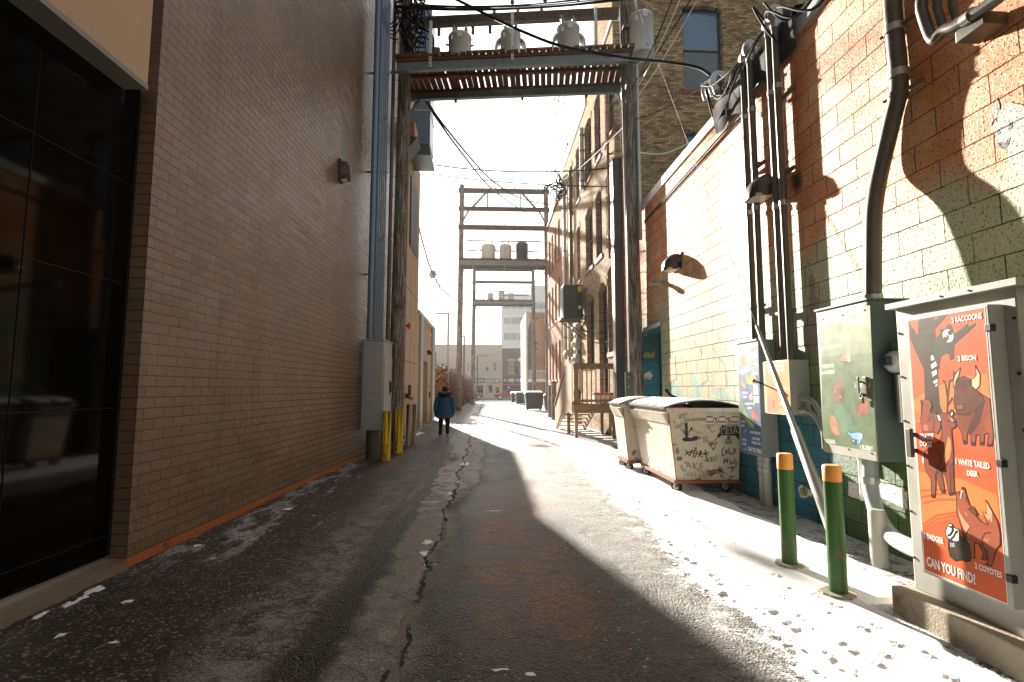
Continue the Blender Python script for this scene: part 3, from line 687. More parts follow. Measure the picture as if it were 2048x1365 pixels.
g = MB(); g.box((XB - 8.1, 20.9, 4.7), (XB + .06, 27.46, 4.86), 0, .01); g.build('coping', M['trim_grey'], o)
for y0, y1 in ((21.5, 22.35), (26.15, 27.3)):
    g = MB(); g.box((XB - .019, y0, 0), (XB + .07, y1, 4.69), 0, .01); g.build('pilaster', M['trim_grey'], o)
g = MB(); g.box((XB - .28, 22.85, .02), (XB - .25, 24.65, 2.82), 0, .008); d = g.build('door', M['beige_post'], o)
g = MB(); g.box((XB - .25, 24.4, 1.0), (XB - .19, 24.5, 1.12)); g.build('handle', M['black'], d)
def shed_light(loc, label, s=1.0, flip=1, mat_='bronze', drop=.0, grp=None):
    """half-barrel wall light; flip=+1 sticks out towards +X, -1 towards -X"""
    x, y, z = loc; o = thing('wall_light', label, 'wall light', loc, grp); g = MB(); n = 12; vs = []
    prof = [(.0, .17), (.10, .165), (.19, .12), (.26, .03), (.285, -.10), (.28, -.13)]
    w_ = [.20, .20, .195, .185, .17, .165]
    for (d_, h_), ww in zip(prof, w_):
        for k in range(n + 1):
            a_ = -1 + 2 * k / n
            sh = sqrt(max(0, 1 - abs(a_) ** 3.2))
            vs.append((x + flip * d_ * s * (.25 + .75 * sh), y + a_ * ww * s, z + (h_ if h_ < 0 else h_ * sh) * s))
    m_ = n + 1
    fs = [(i * m_ + k, i * m_ + k + 1, (i + 1) * m_ + k + 1, (i + 1) * m_ + k) for i in range(len(prof) - 1) for k in range(n)]
    g.add(vs, fs, 0, True); g.box((x, y - .2 * s, z - .13 * s), (x + flip * .03, y + .2 * s, z + .17 * s), 0, .01); g.build('hood', M[mat_], o)
    g = MB(); g.box((x + flip * .03, y - .15 * s, z - .125 * s), (x + flip * .24 * s, y + .15 * s, z - .10 * s)); g.build('lens', M['lens'], o)
    return o
q = at(856, 706, X=XB); shed_light((XB - .019, q.y, q.z), 'dark hooded wall light above the recessed door of the beige building', .8, 1)
q = at(853, 669, X=XB)
o = thing('security_camera', 'small white security camera under the coping of the beige building', 'camera', (XB - .02, q.y, q.z))
g = MB(); g.box((XB - .019, q.y - .05, q.z - .05), (XB + .02, q.y + .05, q.z + .05)); g.build('mount', M['white_paint'], o)
g = MB(); g.cyl((XB + .02, q.y, q.z), (XB + .20, q.y - .10, q.z - .05), .055, n=12); g.build('barrel', M['white_paint'], o)
q = at(859, 790, X=XB)
g = MB(); g.box((XB - .019, q.y - .06, q.z - .16), (XB + .03, q.y + .06, q.z + .16), 0, .01); g.cyl((XB + .03, q.y, q.z), (XB + .05, q.y, q.z), .03, n=10)
tag(g.build('call_box', M['black']), 'small black call box beside the recessed beige door', 'box')
q = at(813, 652, X=XB)
o = thing('alarm_bell', 'red alarm bell on the beige wall, high up beside the left timber pole', 'alarm bell', (XB, q.y, q.z))
g = MB(); g.lathe((XB, q.y, q.z), [(.0, .0), (.05, .0), (.05, .06)], 12, 0, 'x'); g.build('bracket', M['red_paint'], o)
g = MB(); g.lathe((XB, q.y, q.z), [(.12, .06), (.115, .10), (.08, .14), (.01, .16)], 18, 0, 'x'); g.build('gong', M['red_paint'], o)
q = at(811, 795, X=XB)
o = thing('fire_hose_connection', 'red fire hose connection low on the beige wall beside the left timber pole', 'hydrant', (XB, q.y, q.z))
g = MB(); g.cyl((XB, q.y, q.z + .05), (XB + .14, q.y, q.z + .05), .09, n=14); g.cyl((XB + .14, q.y, q.z + .05), (XB + .14, q.y, q.z + .42), .06, n=12); g.build('body', M['cab_dark'], o)
for s in (-1, 1):
    g = MB(); g.cyl((XB + .12, q.y + s * .07, q.z), (XB + .20, q.y + s * .13, q.z - .04), .045, n=12); g.cyl((XB + .20, q.y + s * .13, q.z - .04), (XB + .23, q.y + s * .145, q.z - .05), .058, n=12); g.build('inlet', M['red_paint'], o)
# roof duct and rusty box hung on the wall
o = thing('ventilation_duct', 'large grey sheet metal ventilation duct hanging from the beige building above the alley', 'duct', (-2.5, 19, 9.8))
x0, x1 = at(838, 260, Y=18.6).x, at(864, 260, Y=18.6).x
zz = at(850, 322, Y=18.6).z
g = MB(); g.box((XB - .3, 18.0, zz + .35), (x1, 19.2, 15.8), 0, .01); g.build('shaft', M['steel_blue'], o)
g = MB(); g.hexa([(XB - .4, 17.9, zz - .1), (x1 + .06, 17.9, zz - .1), (x1 + .06, 19.3, zz - .1), (XB - .4, 19.3, zz - .1), (XB - .3, 18.05, zz + .4), (x1 - .04, 18.05, zz + .4), (x1 - .04, 19.15, zz + .4), (XB - .3, 19.15, zz + .4)]); g.build('hood', M['cab_dark'], o)
g = MB()
for z in (zz + 1.6, zz + 3.0): g.box((XB - .3, 17.97, z), (x1 + .02, 19.22, z + .05))
g.build('flange', M['galv'], o)
o = thing('junction_box', 'rust streaked beige box bracketed to the beige wall behind the left pole', 'box', (-2.4, 16.3, 9.5))
x1 = at(832, 260, Y=16.3).x; z0, z1 = at(820, 288, Y=16.0).z, at(820, 242, Y=16.0).z
g = MB(); g.box((XB, 16.0, z0 + .25), (x1, 16.8, z1), 0, .01); g.build('box_body', M['rust'], o)
g = MB(); g.hexa([(XB, 16.0, z0 - .35), (XB + .12, 16.0, z0 - .35), (XB + .12, 16.8, z0 - .35), (XB, 16.8, z0 - .35), (XB, 16.0, z0 + .24), (x1 + .1, 16.0, z0 + .24), (x1 + .1, 16.8, z0 + .24), (XB, 16.8, z0 + .24)]); g.build('bracket', M['cab_dark'], o)
# ================================================================ RIGHT: mural block building
XW, ZT, YM = 4.05, 6.5, 13.6
mb_ = thing('mural_building', 'low concrete block building covered by a painted wildlife mural on the right', 'building', (XW, 8, 0))
g = MB()
DY0, DY1, DZ = 11.75, 13.42, at(1300, 660, X=XW).z
def wq(y0, y1, z0, z1, m=0): g.add([(XW, y1, z0), (XW, y0, z0), (XW, y0, z1), (XW, y1, z1)], [(0, 1, 2, 3)], m)
wq(-9, DY0, 0, ZT); wq(DY0, DY1, DZ, ZT); wq(DY1, YM, 0, ZT)
g.add([(XW, YM, 0), (XW, YM, ZT), (XW + 9, YM, ZT), (XW + 9, YM, 0)], [(0, 1, 2, 3)], 0)
g.add([(XW, -9, ZT - .05), (XW + 9, -9, ZT - .05), (XW + 9, YM, ZT - .05), (XW, YM, ZT - .05)], [(0, 1, 2, 3)], 1)
g.build('wall', [M['mural'], M['roof_membrane']], mb_)
g = MB(); d = .55
g.add([(XW, DY1, 0), (XW + d, DY1, 0), (XW + d, DY1, DZ), (XW, DY1, DZ)], [(0, 1, 2, 3)])
g.add([(XW, DY0, 0), (XW, DY0, DZ), (XW + d, DY0, DZ), (XW + d, DY0, 0)], [(0, 1, 2, 3)])
g.add([(XW, DY0, DZ), (XW, DY1, DZ), (XW + d, DY1, DZ), (XW + d, DY0, DZ)], [(0, 1, 2, 3)])
g.build('doorway', M['teal'], mb_)
g = MB(); g.box((XW + d - .04, DY0 + .02, 0), (XW + d, DY1 - .02, DZ - .02)); d_ = g.build('door', M['black'], mb_)
g = MB(); g.box((XW - .05, DY0 - .1, DZ), (XW + .02, DY1 + .05, DZ + .09)); g.build('lintel', M['trim_grey'], mb_)
g = MB(); g.box((XW - .035, 8.15, ZT - .16), (XW + .3, YM + .04, ZT + .03), 0, .008); g.build('coping', M['coping'], mb_)
g = MB(); g.box((XW - .04, -9, ZT - .22), (XW + .3, 6.35, ZT + .03), 0, .008); g.build('flashing', M['trim_grey'], mb_)
g = MB(); vs = []; K = 30
for k in range(K + 1):
    y = 6.1 + 2.35 * k / K; wv = .035 * noise.noise((y * 2.3, 0, 0)); e = .10 * noise.noise((y * 3.1, 7, 0))
    vs += [(XW - .045, y, ZT - .42 + e), (XW - .09 + wv, y, ZT - .25 + e), (XW - .10 + wv, y, ZT), (XW - .04 + wv, y, ZT + .16 + wv), (XW + .12, y, ZT + .19 + wv), (XW + .32, y, ZT + .06)]
g.add(vs, [(k * 6 + j, (k + 1) * 6 + j, (k + 1) * 6 + j + 1, k * 6 + j + 1) for k in range(K) for j in range(5)], 0, True)
g.build('membrane_flap', M['roof_membrane'], mb_)
g = MB()
pts = [at(1289, 443, X=XW - .03), at(1340, 385, X=XW - .03), at(1400, 318, X=XW - .03), at(1450, 262, X=XW - .03), at(1490, 218, X=XW - .03)]
g.tube(smooth_path(pts), .016, 6); g.tube([p + Vector((0, .05, -.05)) for p in smooth_path(pts)], .010, 6)
tag(g.build('roof_cable', M['rubber']), 'black cable pair clipped along the top of the mural wall under the white coping', 'cable')

# painted figures of the mural
def px_frame(ox, oy, s): return lambda pts: [(ox + x / s, oy + y / s) for x, y in pts]
mm = [block('mural_cream', (.62, .55, .45)), block('mural_dark', (.03, .02, .015)), block('mural_sunflower', (.42, .10, .02)), block('mural_teal', (.02, .17, .22)), block('mural_blue', (.03, .24, .38)),
      block('mural_grass', (.05, .16, .03)), block('mural_rabbit', (.36, .30, .24)), block('mural_fish', (.34, .36, .13)), block('mural_rust', (.42, .075, .018)), block('mural_white', (.75, .74, .70)), block('mural_peach', (.60, .36, .22))]
g = MB()
def facing(P, ax=0):
    n = sum(((P[i] - P[0]).cross(P[i + 1] - P[0]) for i in range(1, len(P) - 1)), Vector())
    return P[::-1] if n[ax] > 0 else P
def DW(pts, m, lay): g.poly(facing([at(x, y, X=XW - .003 - .0012 * lay) for x, y in pts]), m)
def ell(cx, cy, rx, ry, n=18, rot=0): return [(cx + rx * cos(2 * pi * k / n) * cos(rot) - ry * sin(2 * pi * k / n) * sin(rot), cy + rx * cos(2 * pi * k / n) * sin(rot) + ry * sin(2 * pi * k / n) * cos(rot)) for k in range(n)]
f4 = px_frame(1560, 0, 3.412)
# white wolf at the right end
DW(f4([(1430, 880), (1440, 760), (1475, 660), (1500, 720), (1495, 790), (1450, 830)]), 6, 0)
DW(f4([(1430, 875), (1480, 835), (1495, 760), (1560, 700), (1665, 720), (1900, 760), (1900, 1250), (1665, 1170), (1580, 1175), (1555, 1110), (1560, 1020), (1480, 980), (1478, 925)]), 0, 1)
DW(f4(ell(1574, 858, 13, 25)), 1, 2); DW(f4([(1478, 975), (1540, 965), (1568, 935), (1565, 985), (1530, 1020), (1490, 1010)]), 1, 2); DW(f4(ell(1492, 905, 11, 18)), 1, 2)
g.build('painted_wolf', mm, mb_); g = MB()
# sunflower
sc = (1593, 364)
pet = []
for k in range(36): a_ = 2 * pi * k / 36; q_ = 1 if k % 2 == 0 else .62; pet.append((sc[0] + cos(a_) * 15 * q_, sc[1] + sin(a_) * 32 * q_))
DW(pet, 2, 0); DW(ell(sc[0], sc[1], 7, 14), 1, 1)
g.build('painted_sunflower', mm, mb_); g = MB()
DW([(1604, 690), (1606, 655), (1618, 625), (1620, 585), (1616, 560), (1622, 545), (1630, 560), (1630, 590), (1637, 600), (1642, 640), (1640, 700), (1620, 705)], 6, 0)
g.build('painted_rabbit', mm, mb_); g = MB()
# water swoosh, fish and grass low on the wall
f5 = px_frame(1500, 850, 2.65)
DW(f5([(-30, 150), (160, 170), (280, 240), (330, 400), (380, 560), (300, 560), (200, 480), (-30, 420)]), 3, 0)
DW(f5([(85, 170), (190, 270), (300, 400), (330, 520), (260, 500), (180, 380), (100, 280)]), 4, 1)
DW(f5([(255, 335), (270, 318), (300, 335), (318, 348), (330, 335), (328, 385), (315, 375), (295, 390), (268, 385)]), 9, 2); DW(f5([(262, 340), (285, 325), (308, 345), (300, 378), (272, 372)]), 7, 3)
DW(f5(ell(143, 350, 13, 22)), 7, 2)
g.build('painted_water', mm, mb_); g = MB()
DW([(1697, 962), (1718, 970), (1755, 955), (1815, 985), (1815, 1020), (1755, 992), (1718, 1000), (1697, 992)], 9, 1)
g.build('painted_stripe', mm, mb_); g = MB()
DW([(1392, 730), (1420, 690), (1450, 735), (1452, 775), (1430, 778), (1424, 745)], 10, 0)
DW([(1345, 700), (1370, 660), (1400, 700), (1416, 760), (1400, 770), (1370, 715)], 10, 1)
DW([(1335, 720), (1350, 712), (1352, 760), (1337, 765)], 10, 2)
g.build('painted_peaks', mm, mb_)
# fish painted on the doorway side wall
g = MB()
def DJ(pts, m, l): g.poly(facing([at(x, y, Y=DY1 - .003 - .001 * l) for x, y in pts], 1), m)
DJ([(1286, 760), (1290, 747), (1300, 743), (1306, 752), (1301, 760), (1292, 757)], 9, 0); DJ([(1284, 715), (1292, 704), (1304, 707), (1310, 700), (1309, 716), (1296, 716)], 7, 0); DJ([(1281, 735), (1305, 722), (1318, 732), (1318, 790), (1281, 790)], 4, -1)
g.build('fish_figures', mm, mb_)

# ---------------------------------------------------------------- poster drawing kit
PC = {}
def pc(c, gloss=False):
    k = tuple(c) + (gloss,)
    if k not in PC: PC[k] = gm('print_colour', c, .40 if gloss else .52, 0, .16, 7, .0006, 25, (tuple(v * .55 + .05 for v in c), .62, .78), .55 if gloss else .2)
    return PC[k]
class Poster:
    def __init__(s, X, fr=None, gloss=False): s.gloss = gloss; s.g = MB(); s.X = X; s.mats = []; s.lay = 0; s.fr = fr
    def mi(s, c):
        if c not in s.mats: s.mats.append(c)
        return s.mats.index(c)
    def poly(s, pts, c, fr=None):
        f = fr or s.fr; s.lay += 1
        pts = f(pts) if f else pts
        s.g.poly(facing([at(x, y, X=s.X - .00002 * s.lay) for x, y in pts]), s.mi(c))
    def out(s, pts, c, line=(.03, .012, .008), w=.006, fr=None):
        s.poly(pts, c, fr); f = fr or s.fr; pp = f(pts) if f else pts; s.lay += 1
        P = [at(x, y, X=s.X - .00002 * s.lay) for x, y in pp]
        stroke(s.g, P + [P[0]], w, (-1, 0, 0), s.mi(line))
    def line(s, pts, c, w=.01, fr=None):
        f = fr or s.fr; pp = f(pts) if f else pts; s.lay += 1
        stroke(s.g, [at(x, y, X=s.X - .00002 * s.lay) for x, y in pp], w, (-1, 0, 0), s.mi(c))
    def text(s, t, a, b, hpx, c=(.8, .79, .74), fr=None, bold=.03):
        f = fr or s.fr
        (ax, ay), (bx, by), (hx, hy) = f([a, b, (a[0], a[1] - hpx)]) if f else [a, b, (a[0], a[1] - hpx)]
        s.lay += 1; X = s.X - .00002 * s.lay
        p = at(ax, ay, X=X); text_fit(s.g, t, p, at(bx, by, X=X), (at(hx, hy, X=X) - p).length, s.mi(c), bold)
    def build(s, name, parent): return s.g.build(name, [pc(c, s.gloss) for c in s.mats], parent)

# ---------------------------------------------------------------- big poster cabinet on its concrete base
XC, XD = 3.13, 3.03
yL = at(1830, 1187, X=XC).y; yR = at(2030, 565, X=XC).y
zt = at(1787, 612, X=XC).z
o = thing('concrete_plinth', 'long stained concrete plinth under the big poster cabinet at the right edge', 'plinth', (3.4, 2.6, 0))
yP = at(1783, 1225, Z=0).y; zP = at(1783, 1172, X=2.99).z
g = MB(); g.box((3.0, 1.0, -.05), (XW - .01, yP, zP), 0, .014); g.build('block', M['concrete'], o)
big = thing('poster_cabinet', 'largest grey utility cabinet, on a concrete plinth, with an orange wildlife poster door', 'cabinet', (3.5, (yL + yR) / 2, zP))
g = MB(); g.box((XC, yR, zP), (XW - .02, yL, zt), 0, .01); g.build('body', M['cab_grey2'], big)
g = MB(); g.hexa([(XC - .05, yR - .05, zt - .03), (XW, yR - .05, zt - .03), (XW, yL + .04, zt - .03), (XC - .05, yL + .04, zt - .03), (XC - .05, yR - .05, zt + .012), (XW, yR - .05, zt + .06), (XW, yL + .04, zt + .06), (XC - .05, yL + .04, zt + .012)]); g.build('rain_lid', M['cab_grey2'], big)
g = MB()
for k in range(6):
    z = zP + .22 + k * .33
    for yy in (yL - .02, yR + .02):
        g.cyl((XC + .001, yy, z), (XC - .009, yy, z), .009, n=8); g.build('bolt', M['black'], big); g = MB()
for (px, py) in ((1880, 598), (1937, 590)): q = at(px, py, X=XC - .051); g.cyl((XC - .05, q.y, zt - .01), (XC - .056, q.y, zt - .01), .007, n=8); g.build('bolt', M['black'], big); g = MB()
fA = px_frame(1810, 610, 4.264); fB = px_frame(1820, 900, 4.264)
c4 = [at(*fA([p])[0], X=XD) for p in ((18, 128), (682, 15))] + [at(*fB([p])[0], X=XD) for p in ((838, 1325), (122, 1032))]
dz0, dz1 = min(c4[2].z, c4[3].z), max(c4[0].z, c4[1].z)
dyl, dyr = (c4[0].y + c4[3].y) / 2, (c4[1].y + c4[2].y) / 2
g = MB(); g.box((XD + .001, dyr - .025, dz0 - .012), (XC - .001, dyl + .012, dz1 + .012), 0, .006); door = g.build('door', M['cab_grey2'], big)
g = MB()
for zz in (dz1 - .13, (dz0 + dz1) / 2 - .06, dz0 + .16):
    g.box((XD - .006, dyr - .036, zz - .022), (XD + .03, dyr + .004, zz + .022), 0, .004)
    g.build('hinge', M['black'], door); g = MB()
hq = at(1834, 886, X=XD)
g = MB(); g.box((XD - .055, hq.y - .012, hq.z - .10), (XD - .03, hq.y + .035, hq.z + .10), 0, .006); g.box((XD - .03, hq.y, hq.z - .07), (XD, hq.y + .02, hq.z - .04)); g.box((XD - .03, hq.y, hq.z + .04), (XD, hq.y + .02, hq.z + .07)); g.build('handle', M['galv_dark'], door)
P = Poster(XD)
OR, OR2, OR3 = (.58, .105, .030), (.68, .20, .050), (.50, .09, .026)
TRK, BRN, BRD, RED = (.060, .040, .022), (.20, .048, .017), (.10, .026, .012), (.27, .058, .022)
q0 = [(25, 138), (674, 25)]; q1 = [(830, 1312), (130, 1022)]
P.poly(fA([(18, 128), (682, 15)]) + fB([(838, 1325), (122, 1032)]), (.66, .63, .56))
P.poly(fA(q0) + fB(q1), OR)
P.poly(fA([(72, 812), (170, 745), (290, 695), (420, 630), (560, 608), (704, 588), (722, 800), (735, 1000), (560, 960), (420, 1010), (240, 1010), (88, 1000)]), OR2)
P.poly(fB([(75, 185), (240, 215), (400, 240), (520, 282), (640, 345), (742, 388), (765, 632), (640, 560), (480, 540), (330, 600), (160, 660), (108, 690), (95, 450)]), OR2)
for yy in (925, 945, 965): P.line(fA([(85, yy), (130, yy + 8), (200, yy + 16)]), OR, .010)
for (a_, b_, c_) in (((92, 350), (240, 340), (400, 355)), ((98, 405), (240, 378), (395, 380)), ((105, 460), (240, 425), (395, 425)), ((110, 640), (230, 560), (400, 535)), ((112, 670), (235, 590), (410, 560)), ((114, 695), (240, 620), (330, 600))): P.line(fB([a_, b_, c_]), OR3, .014)
P.poly(fA([(33, 150), (108, 265), (112, 127), (368, 82), (258, 208), (262, 300), (282, 470), (285, 700), (298, 850), (325, 930), (172, 930), (162, 560), (150, 530), (45, 300)]), TRK)
P.poly(fA([(36, 150), (110, 255), (113, 128)]), OR); P.poly(fA([(36, 150), (60, 300), (90, 380), (40, 290)]), TRK)
P.poly(fA([(245, 120), (262, 128), (285, 105), (262, 108)]), OR)
P.poly(fA([(283, 480), (330, 420), (440, 325), (600, 180), (606, 152), (535, 190), (541, 155), (410, 258), (280, 400)]), TRK)
P.out(fA([(262, 290), (303, 245), (303, 208), (345, 208), (368, 168), (395, 178), (404, 212), (412, 240), (418, 330), (412, 462), (385, 470), (376, 412), (300, 432), (292, 545), (268, 530), (225, 440), (228, 380)]), (.055, .06, .032), (.02, .02, .012), .004)
P.poly(fA([(376, 412), (420, 340), (412, 462), (385, 470)]), (.10, .03, .03))
P.poly(fA(ell(367, 264, 45, 57, 20, -.3)), (.72, .70, .66)); P.poly(fA(ell(352, 285, 22, 30, 14, .5)), (.09, .025, .02)); P.poly(fA(ell(384, 240, 20, 22, 14)), (.09, .025, .02)); P.poly(fA(ell(347, 268, 10, 10)), (.6, .5, .4))
for t_ in ([(218, 445), (228, 428), (240, 434), (252, 470), (222, 476)], [(220, 512), (262, 480), (271, 520), (228, 548)], [(228, 575), (268, 552), (272, 590), (236, 616)], [(238, 655), (276, 632), (278, 658), (250, 674)], [(255, 692), (276, 668), (277, 690), (265, 697)]): P.poly(fA(t_), (.76, .75, .72))
for t_ in ([(360, 930), (362, 800), (378, 652), (416, 640), (419, 572)], [(360, 775), (342, 665), (322, 646)], [(368, 852), (402, 798)]): P.line(fA(t_), BRD, .013)
CR = (.74, .50, .28)
P.out(fA([(412, 655), (425, 600), (472, 536), (456, 610), (432, 655), (430, 730), (415, 700)]), CR); P.out(fA([(601, 520), (640, 600), (637, 690), (605, 727), (568, 692), (566, 640), (608, 600)]), CR)
P.out(fA([(430, 930), (440, 1020), (480, 1080), (500, 1187), (526, 1187), (530, 1090), (560, 1110), (565, 1200), (597, 1200), (605, 1110), (640, 1110), (640, 1195), (672, 1195), (677, 1105), (715, 1090), (700, 1205), (742, 1208), (756, 1130), (722, 805), (660, 770), (600, 720)]), RED)
P.poly(fA([(720, 920), (690, 950), (672, 1020), (690, 1080), (725, 1100), (745, 1060)]), (.33, .07, .026))
P.poly(fA([(440, 940), (600, 890), (640, 960), (600, 1060), (530, 1100), (455, 1010)]), (.21, .050, .018)); P.poly(fA([(600, 900), (680, 830), (640, 1000), (570, 1105), (530, 1095), (560, 1000)]), BRD)
P.out(fA([(455, 630), (500, 610), (550, 632), (566, 690), (608, 742), (660, 780), (680, 825), (640, 868), (612, 880), (600, 908), (570, 905), (556, 935), (500, 940), (450, 932), (425, 880), (415, 830), (425, 740), (425, 690)]), (.13, .036, .014))
P.poly(fA([(470, 640), (540, 640), (560, 700), (530, 690), (520, 740), (505, 695), (480, 750), (470, 700), (440, 720)]), (.085, .024, .012))
P.out(fA([(430, 852), (480, 845), (506, 865), (492, 895), (440, 895)]), (.30, .09, .05))
for xx in (446, 514): P.line(fA([(xx, 780), (xx, 808)]), (.05, .012, .01), .006)
for t_ in ([(494, 1150), (526, 1160), (526, 1188), (500, 1188)], [(563, 1170), (597, 1170), (597, 1202), (565, 1202)], [(640, 1168), (672, 1168), (672, 1197), (640, 1197)], [(702, 1185), (742, 1188), (742, 1210), (700, 1207)]): P.poly(fA(t_), (.04, .014, .01))
# prairie dogs and deer
P.out(fA([(152, 840), (160, 812), (185, 805), (215, 818), (230, 865), (215, 895), (215, 925), (270, 922), (305, 990), (300, 1060), (275, 1100), (240, 1085), (150, 1085), (132, 980), (145, 900)]), (.29, .065, .028))
P.line(fA([(140, 930), (142, 860), (136, 815)]), (.10, .026, .012), .012); P.poly(fA(ell(175, 1048, 24, 30)), (.45, .13, .07)); P.poly(fA(ell(196, 858, 5, 6)), (.03, .01, .01)); P.line(fA([(205, 930), (215, 970), (190, 1000)]), (.06, .016, .01), .006); P.line(fA([(232, 930), (250, 1000), (240, 1085)]), (.06, .016, .01), .006)
DE = (.25, .052, .020)
P.out(fB([(215, 200), (245, 300), (272, 368), (299, 366), (280, 250), (262, 170)]), BRN)
P.out(fB([(330, 150), (345, 300), (352, 375), (379, 375), (370, 200), (368, 60)]), BRN)
P.out(fA([(265, 930), (310, 920), (370, 928), (395, 892), (415, 918), (410, 965), (438, 1000), (430, 1040), (395, 1065), (405, 1180)]) + fB([(368, 20), (366, 110), (340, 160), (350, 390), (336, 388), (300, 220), (262, 170), (215, 215), (220, 290), (212, 408), (184, 405), (178, 250), (140, 190), (120, 110), (115, 50)]) + fA([(165, 1250), (230, 1200), (300, 1160), (315, 1090), (310, 1000), (275, 985)]), DE)
P.poly(fA([(368, 1118), (388, 1150), (396, 1230), (378, 1310), (345, 1355), (330, 1305), (352, 1200)]), (.66, .24, .08))
P.out(fA([(266, 932), (300, 945), (310, 990), (285, 995)]), (.78, .66, .52)); P.out(fA([(385, 930), (404, 902), (412, 930), (397, 958)]), (.78, .66, .52)); P.poly(fA([(372, 955), (400, 970), (428, 1000), (400, 995)]), (.66, .28, .13))
P.poly(fA(ell(369, 990, 8, 9)), (.03, .01, .01)); P.poly(fA(ell(420, 1000, 14, 9)), (.03, .01, .01))
for t_ in ([(184, 380), (212, 382), (212, 409), (184, 406)], [(272, 345), (298, 343), (300, 367), (274, 369)], [(336, 362), (378, 355), (379, 376), (352, 391), (338, 389)]): P.poly(fB(t_), (.05, .016, .012))
P.line(fB([(250, 20), (262, 90), (230, 170), (215, 215)]), (.06, .016, .01), .006); P.poly(fA([(150, 1280), (160, 1310), (158, 1365), (143, 1330)]), (.78, .74, .66)); P.line(fB([(262, 170), (320, 130), (330, 90)]), (.06, .016, .01), .005)
for k in range(7): P.poly(fB(ell(190 + 22 * noise.noise((k, 1, 0)), 95 + 9 * k - 20, 5, 5, 6)), (.36, .10, .05))
# coyote and badger
CO = (.32, .080, .035)
P.out(fB([(585, 800), (600, 780), (640, 830), (655, 942), (608, 932), (628, 900)]), BRN)
P.out(fB([(430, 640), (470, 690), (480, 760), (455, 745)]), BRD)
P.out(fB([(395, 420), (393, 372), (420, 355), (430, 412), (445, 395), (442, 320), (462, 322), (480, 390), (505, 470), (545, 492), (578, 550), (558, 560), (605, 612), (668, 642), (620, 530), (655, 552), (645, 430), (700, 530), (745, 610), (768, 720), (768, 810), (740, 840), (720, 900), (695, 992), (643, 976), (668, 965), (665, 870), (620, 820), (580, 802), (550, 792), (550, 925), (517, 920), (480, 760), (430, 640), (400, 540)]), CO)
P.poly(fB([(410, 490), (425, 545), (440, 560), (455, 590), (512, 658), (480, 702), (455, 665), (440, 615), (418, 560)]), (.68, .30, .16)); P.poly(fB([(622, 533), (657, 556), (647, 438), (700, 535), (698, 625), (672, 580), (668, 610)]), (.70, .33, .19))
P.out(fB([(500, 505), (525, 495), (578, 550), (535, 545)]), (.20, .045, .022)); P.poly(fB([(440, 318), (464, 320), (460, 340), (444, 338)]), (.03, .012, .01)); P.line(fB([(430, 412), (436, 370), (446, 350)]), (.8, .75, .65), .006); P.line(fB([(480, 400), (475, 430), (490, 450)]), (.06, .016, .01), .005)
P.line(fB([(690, 705), (640, 712), (612, 760), (622, 818)]), (.06, .016, .01), .007); P.line(fB([(512, 660), (485, 700), (480, 760)]), (.06, .016, .01), .005)
for (cx_, cy_) in ((470, 540), (482, 555), (505, 720), (498, 740), (640, 770), (655, 780), (668, 765)): P.line(fB([(cx_ - 5, cy_ - 14), (cx_ + 6, cy_ + 10)]), (.55, .19, .10), .006)
P.out(fB([(330, 740), (390, 750), (425, 738), (470, 765), (505, 805), (520, 880), (515, 950), (470, 957), (440, 935), (380, 945), (340, 910), (325, 840)]), (.034, .034, .020), (.012, .01, .008), .004)
P.poly(fB(ell(395, 868, 26, 20)), (.10, .015, .015)); P.poly(fB(ell(485, 905, 26, 24)), (.10, .015, .015))
P.out(fB([(320, 650), (330, 632), (350, 628), (365, 655), (385, 668), (415, 680), (422, 700), (420, 780), (385, 785), (350, 770), (310, 742), (305, 690)]), (.78, .77, .74), (.02, .01, .01), .006)
P.poly(fB([(322, 655), (345, 648), (372, 655), (378, 690), (350, 735), (315, 742), (318, 728), (350, 700), (356, 672)]), (.02, .016, .014)); P.poly(fB(ell(400, 700, 10, 14)), (.16, .02, .03)); P.line(fB([(352, 762), (375, 738), (392, 700)]), (.02, .016, .014), .012); P.poly(fB(ell(333, 715, 5, 5)), (.7, .7, .7))
for xx in (345, 358, 372): P.line(fB([(xx, 795), (xx + 5, 828)]), (.7, .7, .66), .005)
# the lettering
P.text('2 RACCOONS', (398, 155), (655, 115), 46, fr=fA); P.text('2 BISON', (450, 480), (606, 472), 44, fr=fA); P.text('PRAIRIE', (128, 1145), (246, 1145), 46, fr=fA); P.text('DOGS', (128, 1205), (228, 1214), 44, fr=fA)
P.text('1 WHITE TAILED', (390, 120), (680, 165), 48, fr=fB); P.text('DEER', (486, 218), (582, 232), 44, fr=fB); P.text('1 BADGER', (122, 752), (288, 806), 46, fr=fB); P.text('CAN YOU FIND?', (145, 985), (562, 1150), 76, fr=fB); P.text('2 COYOTES', (554, 1008), (786, 1096), 46, fr=fB)
P.build('poster', door)

